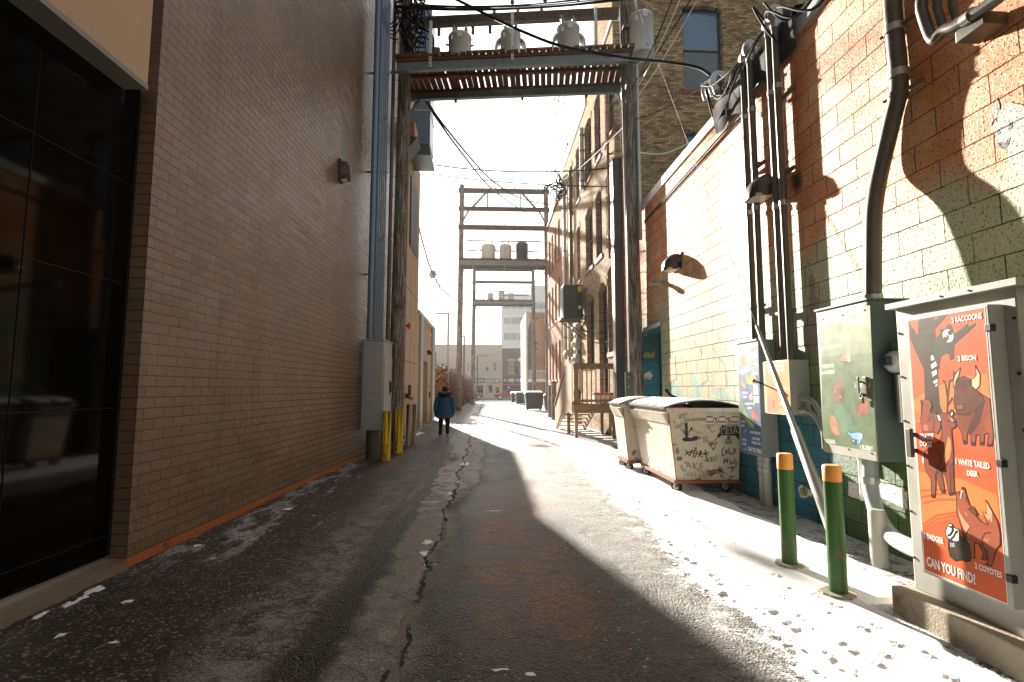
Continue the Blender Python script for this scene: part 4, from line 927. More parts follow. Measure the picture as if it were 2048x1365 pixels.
# ---------------------------------------------------------------- wall cabinets
def wall_cabinet(label, X, pxL, pxR, top, bot, col, side, lid=True):
    y1 = at(*pxL, X=X).y; y0 = at(*pxR, X=X).y; z1 = at(*top, X=X).z; z0 = at(*bot, X=X).z
    o = thing('wall_cabinet', label, 'cabinet', (X, (y0 + y1) / 2, z0))
    g = MB(); g.box((X, y0, z0), (XW - .01, y1, z1), 0, .006); g.build('body', M[side], o)
    if lid: g = MB(); g.box((X - .03, y0 - .015, z1), (XW - .005, y1 + .015, z1 + .022), 0, .004); g.build('rain_lid', M[side], o)
    g = MB(); g.box((X - .018, y0 + .006, z0 + .006), (X - .001, y1 - .006, z1 - .006), 0, .003); d = g.build('door', M[col], o)
    return o, d, (y0, y1, z0, z1)
XF = 3.80
fC = px_frame(1470, 670, 5.247)
fish, fd, fb = wall_cabinet('tall narrow utility cabinet with a blue river fish poster, just behind the dumpster', XF, (1479, 790), (1520, 790), (1498, 685), (1503, 909), 'cab_grey2', 'cab_grey')
P = Poster(XF - .0185, fC, True)
P.poly([(26, 98), (240, 62), (282, 1268), (70, 1228)], (.20, .27, .37)); P.poly([(52, 860), (265, 900), (282, 1268), (70, 1228)], (.035, .10, .24)); P.poly([(40, 420), (256, 430), (268, 905), (52, 865)], (.10, .15, .24))
P.poly([(60, 210), (110, 200), (150, 280), (120, 350), (70, 320)], (.42, .22, .14)); P.poly([(160, 140), (220, 115), (225, 165), (165, 185)], (.40, .16, .12)); P.poly([(165, 250), (200, 235), (200, 340), (160, 330)], (.42, .20, .14))
for k in range(3): P.line([(45 + 20 * k, 300 + 30 * k), (130, 365 - 20 * k), (240, 330 - 60 * k)], (.40, .48, .58), .008)
P.poly([(110, 430), (190, 410), (230, 470), (190, 530), (120, 510)], (.35, .36, .10)); P.poly([(60, 470), (110, 540), (108, 580), (66, 520)], (.50, .24, .10)); P.poly([(140, 640), (180, 600), (188, 680), (150, 690)], (.45, .33, .38))
P.poly([(52, 700), (90, 720), (130, 850), (200, 930), (205, 1000), (140, 960), (85, 850)], (.16, .26, .06)); P.poly([(100, 780), (130, 870), (190, 950), (190, 975), (120, 890)], (.50, .47, .12)); P.poly([(170, 800), (200, 790), (230, 850), (255, 930), (225, 890), (180, 870)], (.55, .14, .07)); P.poly([(85, 1030), (118, 985), (125, 1000), (95, 1035)], (.35, .33, .12)); P.poly([(140, 1130), (168, 1085), (172, 1100), (148, 1138)], (.06, .10, .06)); P.poly([(82, 1205), (110, 1182), (130, 1215)], (.30, .36, .26))
P.poly([(192, 520), (240, 525), (245, 630), (195, 630)], (.62, .62, .60)); P.poly([(195, 645), (250, 645), (252, 715), (198, 708)], (.72, .72, .70))
for t_, a_, b_, h_ in (('1 OTTER', (95, 148), (155, 142), 24), ('1 TROUT', (198, 325), (242, 322), 22), ('1 CHANNEL CAT', (45, 395), (155, 390), 24), ('1 WALLEYE', (182, 418), (243, 418), 24), ('1 PERCH', (75, 622), (135, 622), 24), ('2 BASS', (88, 665), (125, 665), 24), ('1 ORANGE-SPOTTED', (98, 735), (208, 738), 24), ('SUNFISH', (130, 778), (176, 780), 22), ('2 WHITE', (58, 920), (105, 925), 22), ('BASS', (66, 962), (98, 966), 22), ('1 NORTHERN PIKE', (158, 1035), (268, 1050), 26), ('2 WHITE', (75, 1110), (120, 1118), 24), ('SUCKER', (78, 1152), (120, 1160), 24), ('3 NORTHERN', (180, 1100), (262, 1112), 26), ('REDBELLY DACE', (178, 1142), (270, 1160), 26), ('CAN YOU FIND?', (136, 1215), (280, 1252), 44)): P.text(t_, a_, b_, h_)
P.build('poster', fd)
g = MB(); yy = fb[0]
for z in (fb[3] - .14, fb[2] + .14): g.box((XF + .04, yy - .012, z - .04), (XF + .06, yy - .001, z + .04)); g.build('hinge', M['galv'], fish); g = MB()
for y_ in (fb[0] + .12, fb[0] + .24):
    g = MB(); g.cyl((XF + .12, y_, .0), (XF + .12, y_, fb[2]), .055, n=14)
    for z in (fb[2] - .05, fb[2] - .12, fb[2] - .20): g.cyl((XF + .12, y_, z - .025), (XF + .12, y_, z + .025), .068, n=14, m=1)
    tag(g.build('conduit', [M['cab_grey2'], M['galv']]), 'painted conduit from the ground up into the fish poster cabinet' + (', the one nearer the viewer' if y_ < fb[0] + .2 else ', the one nearer the dumpster'), 'conduit', 'conduits under the fish cabinet')
fox, od, ob = wall_cabinet('small square utility box with an orange poster, behind the slanting guy wire guard', XF - .02, (1530, 780), (1580, 780), (1555, 722), (1558, 829), 'cab_grey2', 'cab_grey2', False)
P = Poster(XF - .02 - .0185, fC)
P.poly([(308, 292), (562, 274), (588, 846), (334, 824)], (.66, .60, .50)); P.poly([(312, 300), (560, 282), (584, 838), (338, 818)], (.70, .27, .10))
P.poly([(350, 800), (345, 720), (355, 640), (370, 600), (385, 700), (425, 690), (425, 800), (390, 805)], (.40, .22, .16)); P.poly([(392, 685), (412, 680), (415, 760), (395, 760)], (.40, .10, .06))
for t_, a_, b_, h_ in (('DON\'T JUST DO FOR', (335, 350), (520, 335), 30), ('PUT IN A GAME TOO', (348, 395), (520, 385), 30), ('FOR SPIDER MOM', (410, 582), (560, 578), 30), ('DO', (475, 735), (512, 735), 28)): P.text(t_, a_, b_, h_, (.80, .76, .66))
for yy in (780, 805): P.line([(440 + (805 - yy), yy), (560, yy + 14)], (.80, .74, .62), .008)
P.line([(390, 525), (480, 518)], (.45, .14, .06), .006); P.line([(470, 612), (525, 606)], (.45, .14, .06), .006)
P.build('poster', od)
XBd = 3.645
fD = px_frame(1640, 610, 4.4)
bird, bd, bb = wall_cabinet('green bird poster cabinet hung on the mural wall, left of the largest cabinet', XBd, (1643, 770), (1748, 770), (1690, 612), (1700, 914), 'cab_grey2', 'cab_dark')
P = Poster(XBd - .0185, fD, True)
P.poly([(5, 92), (438, 5), (494, 1296), (26, 1218)], (.19, .235, .12)); P.poly([(10, 460), (455, 420), (494, 1296), (26, 1218)], (.115, .165, .075)); P.poly([(120, 860), (200, 870), (330, 1100), (150, 1130)], (.12, .21, .13))
def bird_(pts, c, e=(.16, .06, .035)): P.out(pts, c, e, .004)
bird_([(300, 250), (350, 225), (405, 205), (400, 240), (370, 255), (370, 290), (340, 300), (305, 275)], (.62, .33, .10), (.35, .16, .05)); bird_([(165, 480), (205, 430), (250, 395), (290, 355), (270, 420), (270, 490), (240, 500), (190, 495)], (.50, .24, .13))
P.poly([(228, 455), (250, 442), (258, 458), (235, 468)], (.7, .68, .62)); P.poly([(240, 485), (265, 480), (262, 500), (245, 498)], (.7, .68, .62))
bird_([(105, 720), (140, 690), (175, 640), (190, 700), (212, 760), (200, 850), (140, 865), (120, 800)], (.22, .10, .07)); P.poly([(120, 770), (135, 755), (138, 775)], (.6, .4, .1)); P.poly([(172, 805), (186, 800), (184, 822)], (.6, .4, .1))
bird_([(330, 900), (360, 830), (400, 810), (425, 870), (425, 960), (400, 970), (370, 940), (345, 1000), (330, 980)], (.36, .10, .055)); bird_([(80, 1050), (90, 975), (105, 960), (130, 985), (160, 1030), (178, 1150), (140, 1160), (100, 1120)], (.40, .19, .11)); P.poly([(105, 1075), (140, 1070), (155, 1130), (120, 1125)], (.52, .28, .17))
P.out([(240, 1130), (250, 1105), (262, 1130), (330, 1120), (370, 1125), (378, 1170), (350, 1220), (320, 1235), (330, 1190), (290, 1180)], (.20, .42, .66), (.03, .04, .06), .006); P.poly([(275, 1185), (325, 1195), (315, 1238), (280, 1222)], (.05, .06, .08)); P.poly([(340, 1140), (372, 1140), (362, 1180), (345, 1170)], (.70, .74, .78)); P.poly([(285, 1190), (300, 1195), (295, 1210)], (.7, .72, .74))
P.line([(330, 1080), (250, 880), (200, 760)], (.16, .22, .12), .004); P.line([(420, 1230), (300, 1000), (240, 860)], (.16, .22, .12), .004)
for t_, a_, b_, h_ in (('CAN YOU FIND?', (20, 180), (225, 150), 50), ('1 GOLDFINCH', (255, 180), (398, 158), 30), ('2 MEADOWLARKS', (25, 395), (188, 372), 30), ('3 REDWING', (12, 560), (122, 550), 32), ('BLACKBIRDS', (15, 612), (130, 605), 30), ('2 CARDINALS', (305, 725), (440, 728), 34), ('2 ROBINS', (40, 1215), (134, 1225), 34), ('1 BLUEJAY', (356, 1268), (468, 1285), 36)): P.text(t_, a_, b_, h_, (.72, .72, .66))
P.poly([(262, 48), (305, 38), (307, 82), (264, 90)], (.30, .36, .45)); P.poly([(308, 25), (368, 12), (370, 70), (310, 80)], (.10, .22, .50)); P.poly([(264, 98), (306, 90), (307, 115), (265, 122)], (.50, .12, .07))
for k in range(4): P.line([(266, 55 + k * 9), (366, 33 + k * 9)], (.6, .62, .66), .003)
P.build('poster', bd)
q = at(1731, 775, X=XBd - .02)
g = MB(); g.box((XBd - .04, q.y - .035, q.z - .09), (XBd - .019, q.y + .015, q.z + .10), 0, .005); g.box((XBd - .075, q.y + .02, q.z - .06), (XBd - .06, q.y + .045, q.z + .10), 0, .004); g.cyl((XBd - .065, q.y + .03, q.z + .05), (XBd - .03, q.y, q.z + .05), .010, n=8); g.build('handle', M['galv_dark'], bd)
g = MB(); hb = Vector((XBd - .05, q.y + .02, q.z - .08)); g.tube([hb + Vector((0, .018 * cos(a_), .025 * sin(a_))) for a_ in [2 * pi * k / 14 for k in range(15)]], .006, 6); g.box(hb + Vector((-.012, -.022, -.075)), hb + Vector((.012, .022, -.02)), 0, .005)
tag(g.build('padlock', M['galv_dark']), 'small padlock hanging from the latch of the green bird poster cabinet', 'padlock')
g = MB()
for px, py in ((22, 128), (195, 92), (388, 47), (75, 1243), (252, 1272), (455, 1308)): q = at(*fD([(px, py)])[0], X=XBd - .0186); g.cyl((q.x, q.y, q.z), (q.x - .005, q.y, q.z), .008, n=8); g.build('screw', M['black'], bd); g = MB()
# red knob rod between the fish and orange boxes
q = at(1508, 762, X=XF - .16)
o = thing('shutoff_lever', 'black shut-off lever with a red ball knob on the side of the fish poster cabinet', 'lever', (q.x, q.y, q.z))
g = MB(); e = Vector((XF + .10, fb[0] - .02, q.z - .06)); g.tube([q, q.lerp(e, .6), e], .012, 8); g.cyl(e, e + Vector((0, -.06, 0)), .05, n=14); g.build('rod', M['black'], o)
g = MB(); g.sphere(q, .026); g.build('knob', M['red_paint'], o)
# electric meter
q = at(1783, 724, X=3.70)
o = thing('electric_meter', 'round glass electric meter between the green bird cabinet and the largest cabinet', 'meter', q)
g = MB(); g.box((3.76, q.y - .14, q.z - .55), (XW - .01, q.y + .06, q.z + .2), 0, .008); g.build('socket_box', M['cab_dark'], o)
g = MB(); g.lathe((0, q.y, q.z), [(.10, 3.76), (.10, 3.71), (.086, 3.71), (.083, 3.685), (.055, 3.668), (.01, 3.666)], 20, 0, 'x'); g.build('cover', M['cab_grey'], o)
g = MB(); g.box((3.658, q.y - .045, q.z - .03), (3.667, q.y + .045, q.z + .05)); g.build('display', M['glass_dark'], o)
g = MB(); g.cyl((3.74, q.y - .02, q.z - .55), (3.74, q.y - .02, q.z - .12), .018, n=8); g.build('conduit', M['galv'], o)

# ---------------------------------------------------------------- pipes on the mural wall
def pipe(name, label, pts, r, mat_, cat='conduit', grp=None, couplings=(), n=14, smooth=5):
    o = thing(name, label, cat, pts[0], grp) if couplings else None
    g = MB(); path = smooth_path(pts, smooth) if len(pts) > 2 else pts; g.tube(path, r, n)
    if not o: return tag(g.build(name, M[mat_]), label, cat, grp)
    g.build('pipe', M[mat_], o)
    for c, d in couplings:
        g = MB(); c = Vector(c); d = Vector(d).normalized() * .035; g.cyl(c - d, c + d, r * 1.16, n=n); g.build('coupling', M['galv'], o)
    return o
def weatherhead(top, r, o):
    g = MB(); x, y, z = top
    g.lathe((x, y, z), [(r * 1.15, -.08), (r * 1.2, 0), (r * 2.1, .03), (r * 2.3, .10), (r * 1.9, .19), (r * .8, .24)], 14)
    g.sphere((x - .02, y + .10, z + .05), (r * 1.8, .13, .085)); g.build('weatherhead', M['galv'], o)
XP = 3.935
HEADS = []
for (px, top, bot, lab, wh) in ((1497, 130, 682, 'galvanised conduit, farthest of the tall ones above the fish poster cabinet', False), (1512, 112, 680, 'galvanised hooded conduit, nearer of the two above the fish poster cabinet', True),
                                (1557, 62, 722, 'galvanised conduit above the orange poster box, slightly shorter than its hooded neighbour', False), (1571, 45, 722, 'galvanised conduit rising from the orange poster box to the highest hooded head', True)):
    b = at(px + (13 if px < 1530 else 12), bot, X=XP); y_ = b.y; t_ = at(px - 6, top, X=XP)
    zt_ = EYE + (t_.z - EYE) * y_ / t_.y
    o = pipe('conduit', '' + lab, [(XP, y_, b.z), (XP, y_, zt_)], .047, 'galv_dark', 'conduit', 'tall conduits on the mural wall', [((XP, y_, b.z + (zt_ - b.z) * k), (0, 0, 1)) for k in (.45, .80)])
    weatherhead((XP, y_, zt_), .047, o) if wh else None
    g = MB(); g.cyl((XP, y_, zt_ - .1), (XP, y_, zt_ + .02), .058, n=14); g.build('cap', M['galv'], o)
    HEADS.append(Vector((XP, y_, zt_)))
for (py, dx) in ((200, 0), (350, 0), (620, 0)):
    for k, (pxa, pxb) in enumerate(((1495, 1530), (1552, 1590))):
        a_ = at(pxa, py + 10 * k, X=XP + .05); b_ = at(pxb, py + 10 * k, X=XP + .05)
        g = MB(); g.bar((XW - .06, a_.y, a_.z), (XW - .06, b_.y, a_.z), .04, .04); g.bar((XW - .11, a_.y - .08, a_.z), (XW - .11, b_.y + .05, a_.z), .03, .03)
        tag(g.build('strut_channel', M['galv_dark']), 'strut clamp holding the ' + ('fish cabinet' if k == 0 else 'orange box') + ' conduits, ' + {200: 'near their tops', 350: 'at mid height', 620: 'just above the cabinets'}[py], 'bracket', 'strut clamps on the mural wall')
rise = lambda px, py: at(px, py, Y=4.79) if at(px, py, Y=4.79).x < 3.962 else at(px, py, X=3.962)
pts = [rise(px, py) for px, py in ((1780, -60), (1789, 60), (1797, 150), (1796, 190), (1783, 245), (1760, 345), (1750, 400), (1746, 450), (1745, 606))]
pts = [p if p.x < 3.962 else Vector((3.962, p.y, p.z)) for p in pts]
pts.insert(0, pts[0] + Vector((0, 0, 3)))
o = pipe('riser_pipe', 'thick kinked metal riser pipe running up from the green bird cabinet', pts, .078, 'galv_dark', 'pipe', None, [(pts[2], (0, 0, 1)), (pts[-1] + Vector((0, 0, .04)), (0, 0, 1)), (pts[3], (0, 0, 1))], 20)
for p in (pts[2], pts[4]):
    g = MB(); g.bar((XW - .01, p.y - .22, p.z + .03), (p.x, p.y - .04, p.z), .05, .012); g.cyl((p.x, p.y, p.z - .02), (p.x, p.y, p.z + .02), .088, n=18); g.cyl((p.x - .02, p.y + .07, p.z), (p.x - .04, p.y + .13, p.z), .014, n=8); g.build('pipe_clamp', M['galv_dark'], o)
# U-bends at the top right
for k, (r_, dx) in enumerate(((.045, 0), (.032, .10), (.032, .19))):
    a0 = at(1843 + k * 22, -80, X=3.84); b0 = at(1845 + k * 22, 30 - k * 6, X=3.84)
    c0 = at(1872 + k * 18, 74 - k * 18, X=3.84); d0 = at(1935 + k * 12, 38 - k * 14, X=3.84); e0 = at(2120, -90 - k * 20, X=3.84)
    x_ = 3.84 + dx * .4
    P_ = [Vector((x_, p.y, p.z)) for p in (a0, b0, c0, d0, e0)]; P_.insert(0, P_[0] + Vector((0, 0, 2.5)))
    m_ = P_[2]; corner = [P_[1], P_[2] + Vector((0, 0, .12)), P_[2] + Vector((0, -.005, .0)), P_[3] + Vector((0, .03, .0)), P_[3] + Vector((0, -.08, .005)), P_[4], P_[5]]
    pipe('conduit', ['outermost, thickest bent conduit curving under the others at the top right of the mural wall', 'middle bent conduit at the top right of the mural wall', 'innermost thin bent conduit at the top right of the mural wall'][k], [P_[0]] + corner, r_, 'galv_dark', 'conduit', 'bent conduits at the top right', [(P_[4], P_[5] - P_[4])])
q0, q1 = at(1930, 88, X=3.92), at(1985, 22, X=3.92)
g = MB(); g.box((3.84, q1.y, q0.z), (XW - .005, q0.y, q1.z), 0, .006); tag(g.build('junction_box', M['galv_dark']), 'small grey junction box high on the mural wall under the bent conduits', 'box')
# swept conduit below the bird cabinet, stub post and small conduits
pts = [(3.92, at(1741, 915, X=3.92).y, bb[2] + .02), at(1741, 960, X=3.90), at(1746, 1000, X=3.86), at(1760, 1040, X=3.80), at(1790, 1078, X=3.68), at(1840, 1102, X=3.52), at(1870, 1108, X=3.40)]
pipe('swept_conduit', 'wide grey conduit sweeping down from the green bird cabinet into the largest cabinet', pts, .072, 'trim_grey', 'pipe', None, [(pts[1], (0, 0, 1))], 18)
q = at(1760, 1132, Z=0); t_ = at(1757, 1020, X=q.x).z
g = MB(); g.lathe((q.x, q.y, 0), [(.075, -.05), (.072, t_ - .02), (.06, t_)], 16); tag(g.build('pipe_stub', M['cab_grey2']), 'short upright beige pipe stub at the wall foot below the swept conduit', 'pipe')
for px, lab in ((1719, 'thin white painted conduit under the left half of the green bird cabinet'), (1731, 'second thin conduit under the green bird cabinet, nearer the swept conduit')):
    q = at(px, 915, X=3.93); g = MB(); z0 = at(px, 1000, X=3.93).z; g.cyl((3.93, q.y, z0), (3.93, q.y, bb[2]), .018, n=8); g.cyl((3.93, q.y, bb[2] - .06), (3.93, q.y, bb[2]), .028, n=8); tag(g.build('conduit', M['white_paint']), lab, 'conduit')
for k, py in enumerate((797, 822)):
    a_ = Vector((3.90, ob[0] - .002, at(1606, py, Y=ob[0]).z)); b_ = Vector((3.93, bb[1] + .02, a_.z - .30 + .02 * k))
    pipe('flexible_conduit', ('upper' if k == 0 else 'lower') + ' of the two curved conduits between the orange poster box and the green bird cabinet', [a_, a_ + Vector((0, -.15, .0)), a_ + Vector((0, -.30, -.06)), a_ + Vector((.01, -.40, -.22)), a_ + Vector((.01, -.42, -.42))], .033, 'galv', 'conduit', 'curved conduits beside the orange box', [(a_ + Vector((0, -.03, 0)), (0, 1, 0))])
# lights and camera on the mural wall
q = at(1356, 528, X=XW); shed_light((XW, q.y, q.z), 'dark barrel wall light on the brightest far part of the mural wall', 1.2, -1)
q = at(1540, 380, X=XW); shed_light((XW - .02, q.y, q.z), 'dark barrel wall light behind the tall conduits on the mural wall', 1.15, -1)
q = at(1328, 566, X=XW)
o = thing('security_camera', 'small grey bullet camera on the mural wall under the far barrel light', 'camera', q)
g = MB(); g.box((XW - .05, q.y - .06, q.z - .06), (XW, q.y + .06, q.z + .06), 0, .01); g.build('mount', M['cab_grey'], o)
g = MB(); g.cyl((XW - .05, q.y, q.z), (XW - .22, q.y + .10, q.z + .02), .05, n=12); g.cyl((XW - .22, q.y + .10, q.z + .02), (XW - .30, q.y + .15, q.z + .0), .062, n=12); g.build('barrel', M['cab_grey'], o)

# green bollards
for (px, py, top, band, lab) in ((1580, 1140, 907, 938, 'green bollard with an orange top, farther of the pair in the snow'), (1678, 1200, 930, 962, 'green bollard with an orange top, nearer of the pair, beside the concrete plinth')):
    q, h = base_h(px, py, top); zb_ = at(px, band, Y=q.y).z
    o = bollard('bollard', lab, 'bollard', q, h, .066, M['green'], M['orange_cap'], zb_, 'green bollards with orange tops')
    g = MB(); n = 22
    ring = [(q.x + cos(2 * pi * k / n) * .12 * (1 + .3 * noise.noise((k * .8, px, 0))), q.y + sin(2 * pi * k / n) * .12 * (1 + .3 * noise.noise((k * .8, px, 1)))) for k in range(n)]
    g.add([(x, y, .062) for x, y in ring] + [(q.x, q.y, .066)] + [(x, y, .0) for x, y in ring], [(k, (k + 1) % n, n) for k in range(n)] + [(n + 1 + k, n + 1 + (k + 1) % n, (k + 1) % n, k) for k in range(n)]); g.build('earth_collar', M['concrete'], o)

# guy wire with its guard
a_ = at(1702, 1108, Z=0); a_ = Vector((3.55, a_.y, .0))
pole_top = Vector((3.62, 13.0, 13.45))
dirn = (pole_top - a_).normalized()
o = thing('guy_wire', 'thin steel guy wire slanting from the mural wall foot up to the right timber pole', 'guy wire', a_)
g = MB(); g.tube([a_, a_ + dirn * 3, pole_top], .006, 6); g.build('wire', M['galv_dark'], o)
L = 2.75
g = MB(); n = 9; vs = []
side = dirn.cross(Vector((1, 0, 0))).normalized(); outw = side.cross(dirn).normalized()
for s_ in (0, .12, .45, .46, .97, .98, 1.0):
    p = a_ + dirn * (.12 + L * s_); r_ = .090 - .045 * s_ if s_ < .455 else .073 - .044 * s_
    for k in range(n): an = R(-110 + 220 * k / (n - 1)); vs.append(p - outw * cos(an) * r_ * .7 + side * sin(an) * r_)
    for k in range(n): an = R(-110 + 220 * k / (n - 1)); vs.append(p - outw * cos(an) * (r_ - .006) * .7 + side * sin(an) * (r_ - .006))
fs = []
for i in range(6):
    for k in range(n - 1):
        b0 = i * 2 * n; b1 = b0 + 2 * n
        fs += [(b0 + k, b0 + k + 1, b1 + k + 1, b1 + k), (b0 + n + k + 1, b0 + n + k, b1 + n + k, b1 + n + k + 1)]
    fs += [(b0, b1, b1 + n, b0 + n), (b0 + n - 1, b0 + 2 * n - 1, b1 + 2 * n - 1, b1 + n - 1)]
g.add(vs, fs, 0, True); g.build('guard', M['galv'], o)
g = MB(); g.cyl(a_ - dirn * .2, a_ + dirn * .3, .014, n=8); g.build('anchor_rod', M['rust'], o)
# ================================================================ DUMPSTERS
fE = px_frame(1220, 760, 5.12)
YD = 8.05
tl, tr, br_, bl_ = [at(*fE([p])[0], Y=YD) for p in ((600, 300), (1322, 285), (1320, 1045), (683, 1045))]
def dumpster(label, off, graf, ln=2.05):
    ox, oy = off
    o = thing('dumpster', label, 'dumpster', (3.4 + ox, YD + ln / 2 + oy, 0), 'cream rolling dumpsters')
    x0, x1, x0b, x1b = tl.x + ox, tr.x + ox + .02, bl_.x + ox, br_.x + ox
    zt_, zb_ = tl.z - .02, bl_.z
    y0, y1, y1b = YD + oy, YD + ln + oy, YD + ln * .87 + oy
    y0b = y0 + .0
    g = MB()
    B = [(x0b, y0b, zb_), (x1b, y0b, zb_), (x1b, y1b, zb_), (x0b, y1b, zb_)]; Tp = [(x0, y0, zt_), (x1, y0, zt_), (x1, y1, zt_), (x0, y1, zt_)]
    g.add(B + Tp, [(3, 2, 1, 0), (0, 1, 5, 4), (1, 2, 6, 5), (2, 3, 7, 6), (3, 0, 4, 7)])
    for t_ in ():
        ya, yb = y0b + (y1b - y0b) * t_, y0 + (y1 - y0) * t_
        g.hexa([(x0b - .03, ya - .05, zb_ + .06), (x0b + .02, ya - .05, zb_ + .06), (x0b + .02, ya + .05, zb_ + .06), (x0b - .03, ya + .05, zb_ + .06), (x0 - .03, yb - .05, zt_ - .22), (x0 + .02, yb - .05, zt_ - .22), (x0 + .02, yb + .05, zt_ - .22), (x0 - .03, yb + .05, zt_ - .22)])
    g.build('body', M['dump'], o)
    g = MB(); g.bar((x0 - .03, y0 - .02, zt_), (x0 - .03, y1 + .02, zt_), .05, .09); g.bar((x0 - .055, y0 - .012, zt_), (x1 + .03, y0 - .012, zt_), .045, .07, 0); g.bar((x1 + .01, y0, zt_), (x1 + .01, y1, zt_), .05, .08); g.bar((x0, y1, zt_), (x1, y1, zt_), .05, .08)
    g.hexa([(x0 + .002, y0 + .06, zt_ - .22), (x0 + .03, y0 + .06, zt_ - .22), (x0 + .03, y1 - .06, zt_ - .22), (x0 + .002, y1 - .06, zt_ - .22), (x0 - .085, y0 + .06, zt_ - .05), (x0, y0 + .06, zt_ - .05), (x0, y1 - .06, zt_ - .05), (x0 - .085, y1 - .06, zt_ - .05)])
    g.build('rim', M['dump'], o)
    g = MB(); g.bar((x0b - .01, y0b - .015, zb_ + .0), (x1b + .01, y0b - .015, zb_), .05, .05); g.bar((x0b - .012, y0b, zb_), (x0b - .012, y1b, zb_), .05, .05); g.bar((x0b - .004, y0 - .006, zb_), (x0 - .004, y0 - .006, zt_ - .05), .016, .012, 0, (1, 0, 0)); g.bar((x1b, y0b, zb_), (x1b, y1b, zb_), .05, .05)
    g.build('bottom_rail', M['dump_rust'], o)
    for half in (0, 1):
        g = MB(); ya = y0 - .06 + half * (y1 - y0 + .12) / 2; yb = ya + (y1 - y0 + .12) / 2 - .01; K = 10; vs = []
        for k in range(K + 1):
            u = k / K; xx = x0 - .10 + (x1 - x0 + .14) * u; zz = zt_ + .045 + .115 * sin(pi * u) ** .8
            vs += [(xx, ya, zz - .02), (xx, ya, zz), (xx, yb, zz + .0), (xx, yb, zz - .02)]
        g.add(vs, [(k * 4 + j, (k + 1) * 4 + j, (k + 1) * 4 + (j + 1) % 4, k * 4 + (j + 1) % 4) for k in range(K) for j in range(4)] + [(0, 1, 2, 3), (K * 4 + 3, K * 4 + 2, K * 4 + 1, K * 4)]); ld = g.build('lid', M['lid'], o)
        g = MB(); vs = []
        for k in range(K + 1):
            u = .03 + k / K * .72; xx = x0 - .10 + (x1 - x0 + .14) * u; zz = zt_ + .045 + .115 * sin(pi * u) ** .8
            for j in range(13):
                v_ = j / 12; yy = ya + .03 + (yb - ya - .05) * v_
                vs.append((xx, yy, zz + .016 + .022 * noise.noise((xx * 5, yy * 4, half)) - (.03 if k in (0, K) or j in (0, 12) else 0)))
        g.add(vs, [(k * 13 + j, (k + 1) * 13 + j, (k + 1) * 13 + j + 1, k * 13 + j + 1) for k in range(K) for j in range(12)], 0, True); g.build('snow', M['snowcap'], ld)
    for (cx, cy_) in ((x0b + .07, y0b + .12), (x1b - .12, y0b + .12), (x0b + .07, y1b - .12), (x1b - .12, y1b - .12)):
        g = MB(); g.box((cx - .06, cy_ - .06, zb_ - .045), (cx + .06, cy_ + .06, zb_ - .02)); a_ = R(35)
        dx, dy = cos(a_) * .035, sin(a_) * .035
        for s_ in (-1, 1): g.bar((cx + s_ * dx, cy_ + s_ * dy, zb_ - .03), (cx + s_ * dx - dy, cy_ + s_ * dy + dx, .085), .008, .05, 0, (0, 1, 0))
        cs = g.build('caster', M['galv_dark'], o)
        g = MB(); c_ = Vector((cx - dy, cy_ + dx, .088)); ax = Vector((cos(a_), sin(a_), 0)); g.cyl(c_ - ax * .022, c_ + ax * .022, .088, n=20); g.cyl(c_ - ax * .027, c_ + ax * .027, .052, n=16, m=1); g.build('wheel', [M['tyre'], M['galv']], cs)
    if graf:
        mats = [(.02, .018, .018), (.62, .60, .55), (.35, .04, .03), (.45, .43, .05), (.10, .10, .10)]
        g = MB(); lay = [0]
        def pt(p): return at(*fE([p])[0], Y=y0 - .004 - .0002 * lay[0])
        def S(pts, w_=.010, m=0): lay[0] += 1; stroke(g, [pt(p) for p in pts], w_ * 1.5, (0, -1, 0), m)
        def A(pts, m=0): lay[0] += 1; g.poly(facing([pt(p) for p in pts], 1), m)
        def W(t_, a_, b_, h_, m=0, bold=0.0): lay[0] += 1; q = pt(a_); text_fit(g, t_, q, pt(b_), (pt((a_[0], a_[1] - h_)) - q).length, m, bold + .008)
        # marker tags
        S([(775, 720), (815, 780), (850, 720), (800, 745), (770, 770)]); S([(850, 790), (870, 720), (895, 740), (870, 795)]); S([(905, 790), (925, 725), (940, 740), (915, 765), (945, 790)]); S([(950, 760), (1015, 745)]); S([(975, 720), (985, 790), (1000, 830), (970, 830)]); S([(860, 690), (870, 715), (880, 690), (890, 715)], .007); S([(780, 740), (1010, 770)], .006)
        W('OBUO', (1005, 850), (1098, 825), 55, 0, -.012)
        for pp in ([(1165, 690), (1145, 720), (1150, 780), (1175, 770)], [(1190, 715), (1205, 735), (1190, 760), (1180, 735), (1190, 715)], [(1215, 700), (1225, 765), (1250, 750)], [(1262, 700), (1285, 745)], [(1290, 705), (1255, 770)], [(1170, 810), (1165, 860), (1185, 820), (1205, 850), (1200, 800)], [(1225, 815), (1240, 865), (1262, 855)], [(1285, 815), (1262, 840), (1295, 850), (1285, 895)], [(1205, 900), (1265, 905), (1240, 945)], [(1240, 890), (1268, 905)]): S(pp, .009)
        for pp in ([(727, 880), (740, 935), (775, 930)], [(800, 850), (782, 900)], [(800, 850), (830, 910)], [(785, 885), (820, 880)], [(850, 845), (860, 910)], [(895, 850), (858, 885), (915, 940)], [(945, 850), (915, 870), (945, 890), (910, 905), (955, 950), (985, 940)]): S(pp, .006, 4)
        W('1031', (760, 990), (880, 990), 40, 4, -.018); W('KWG', (915, 1010), (1005, 1020), 55, 4, -.018); W('POWER', (1015, 985), (1165, 960), 55, 0, -.008); S([(1010, 950), (1060, 920), (1140, 930), (1200, 972)], .006)
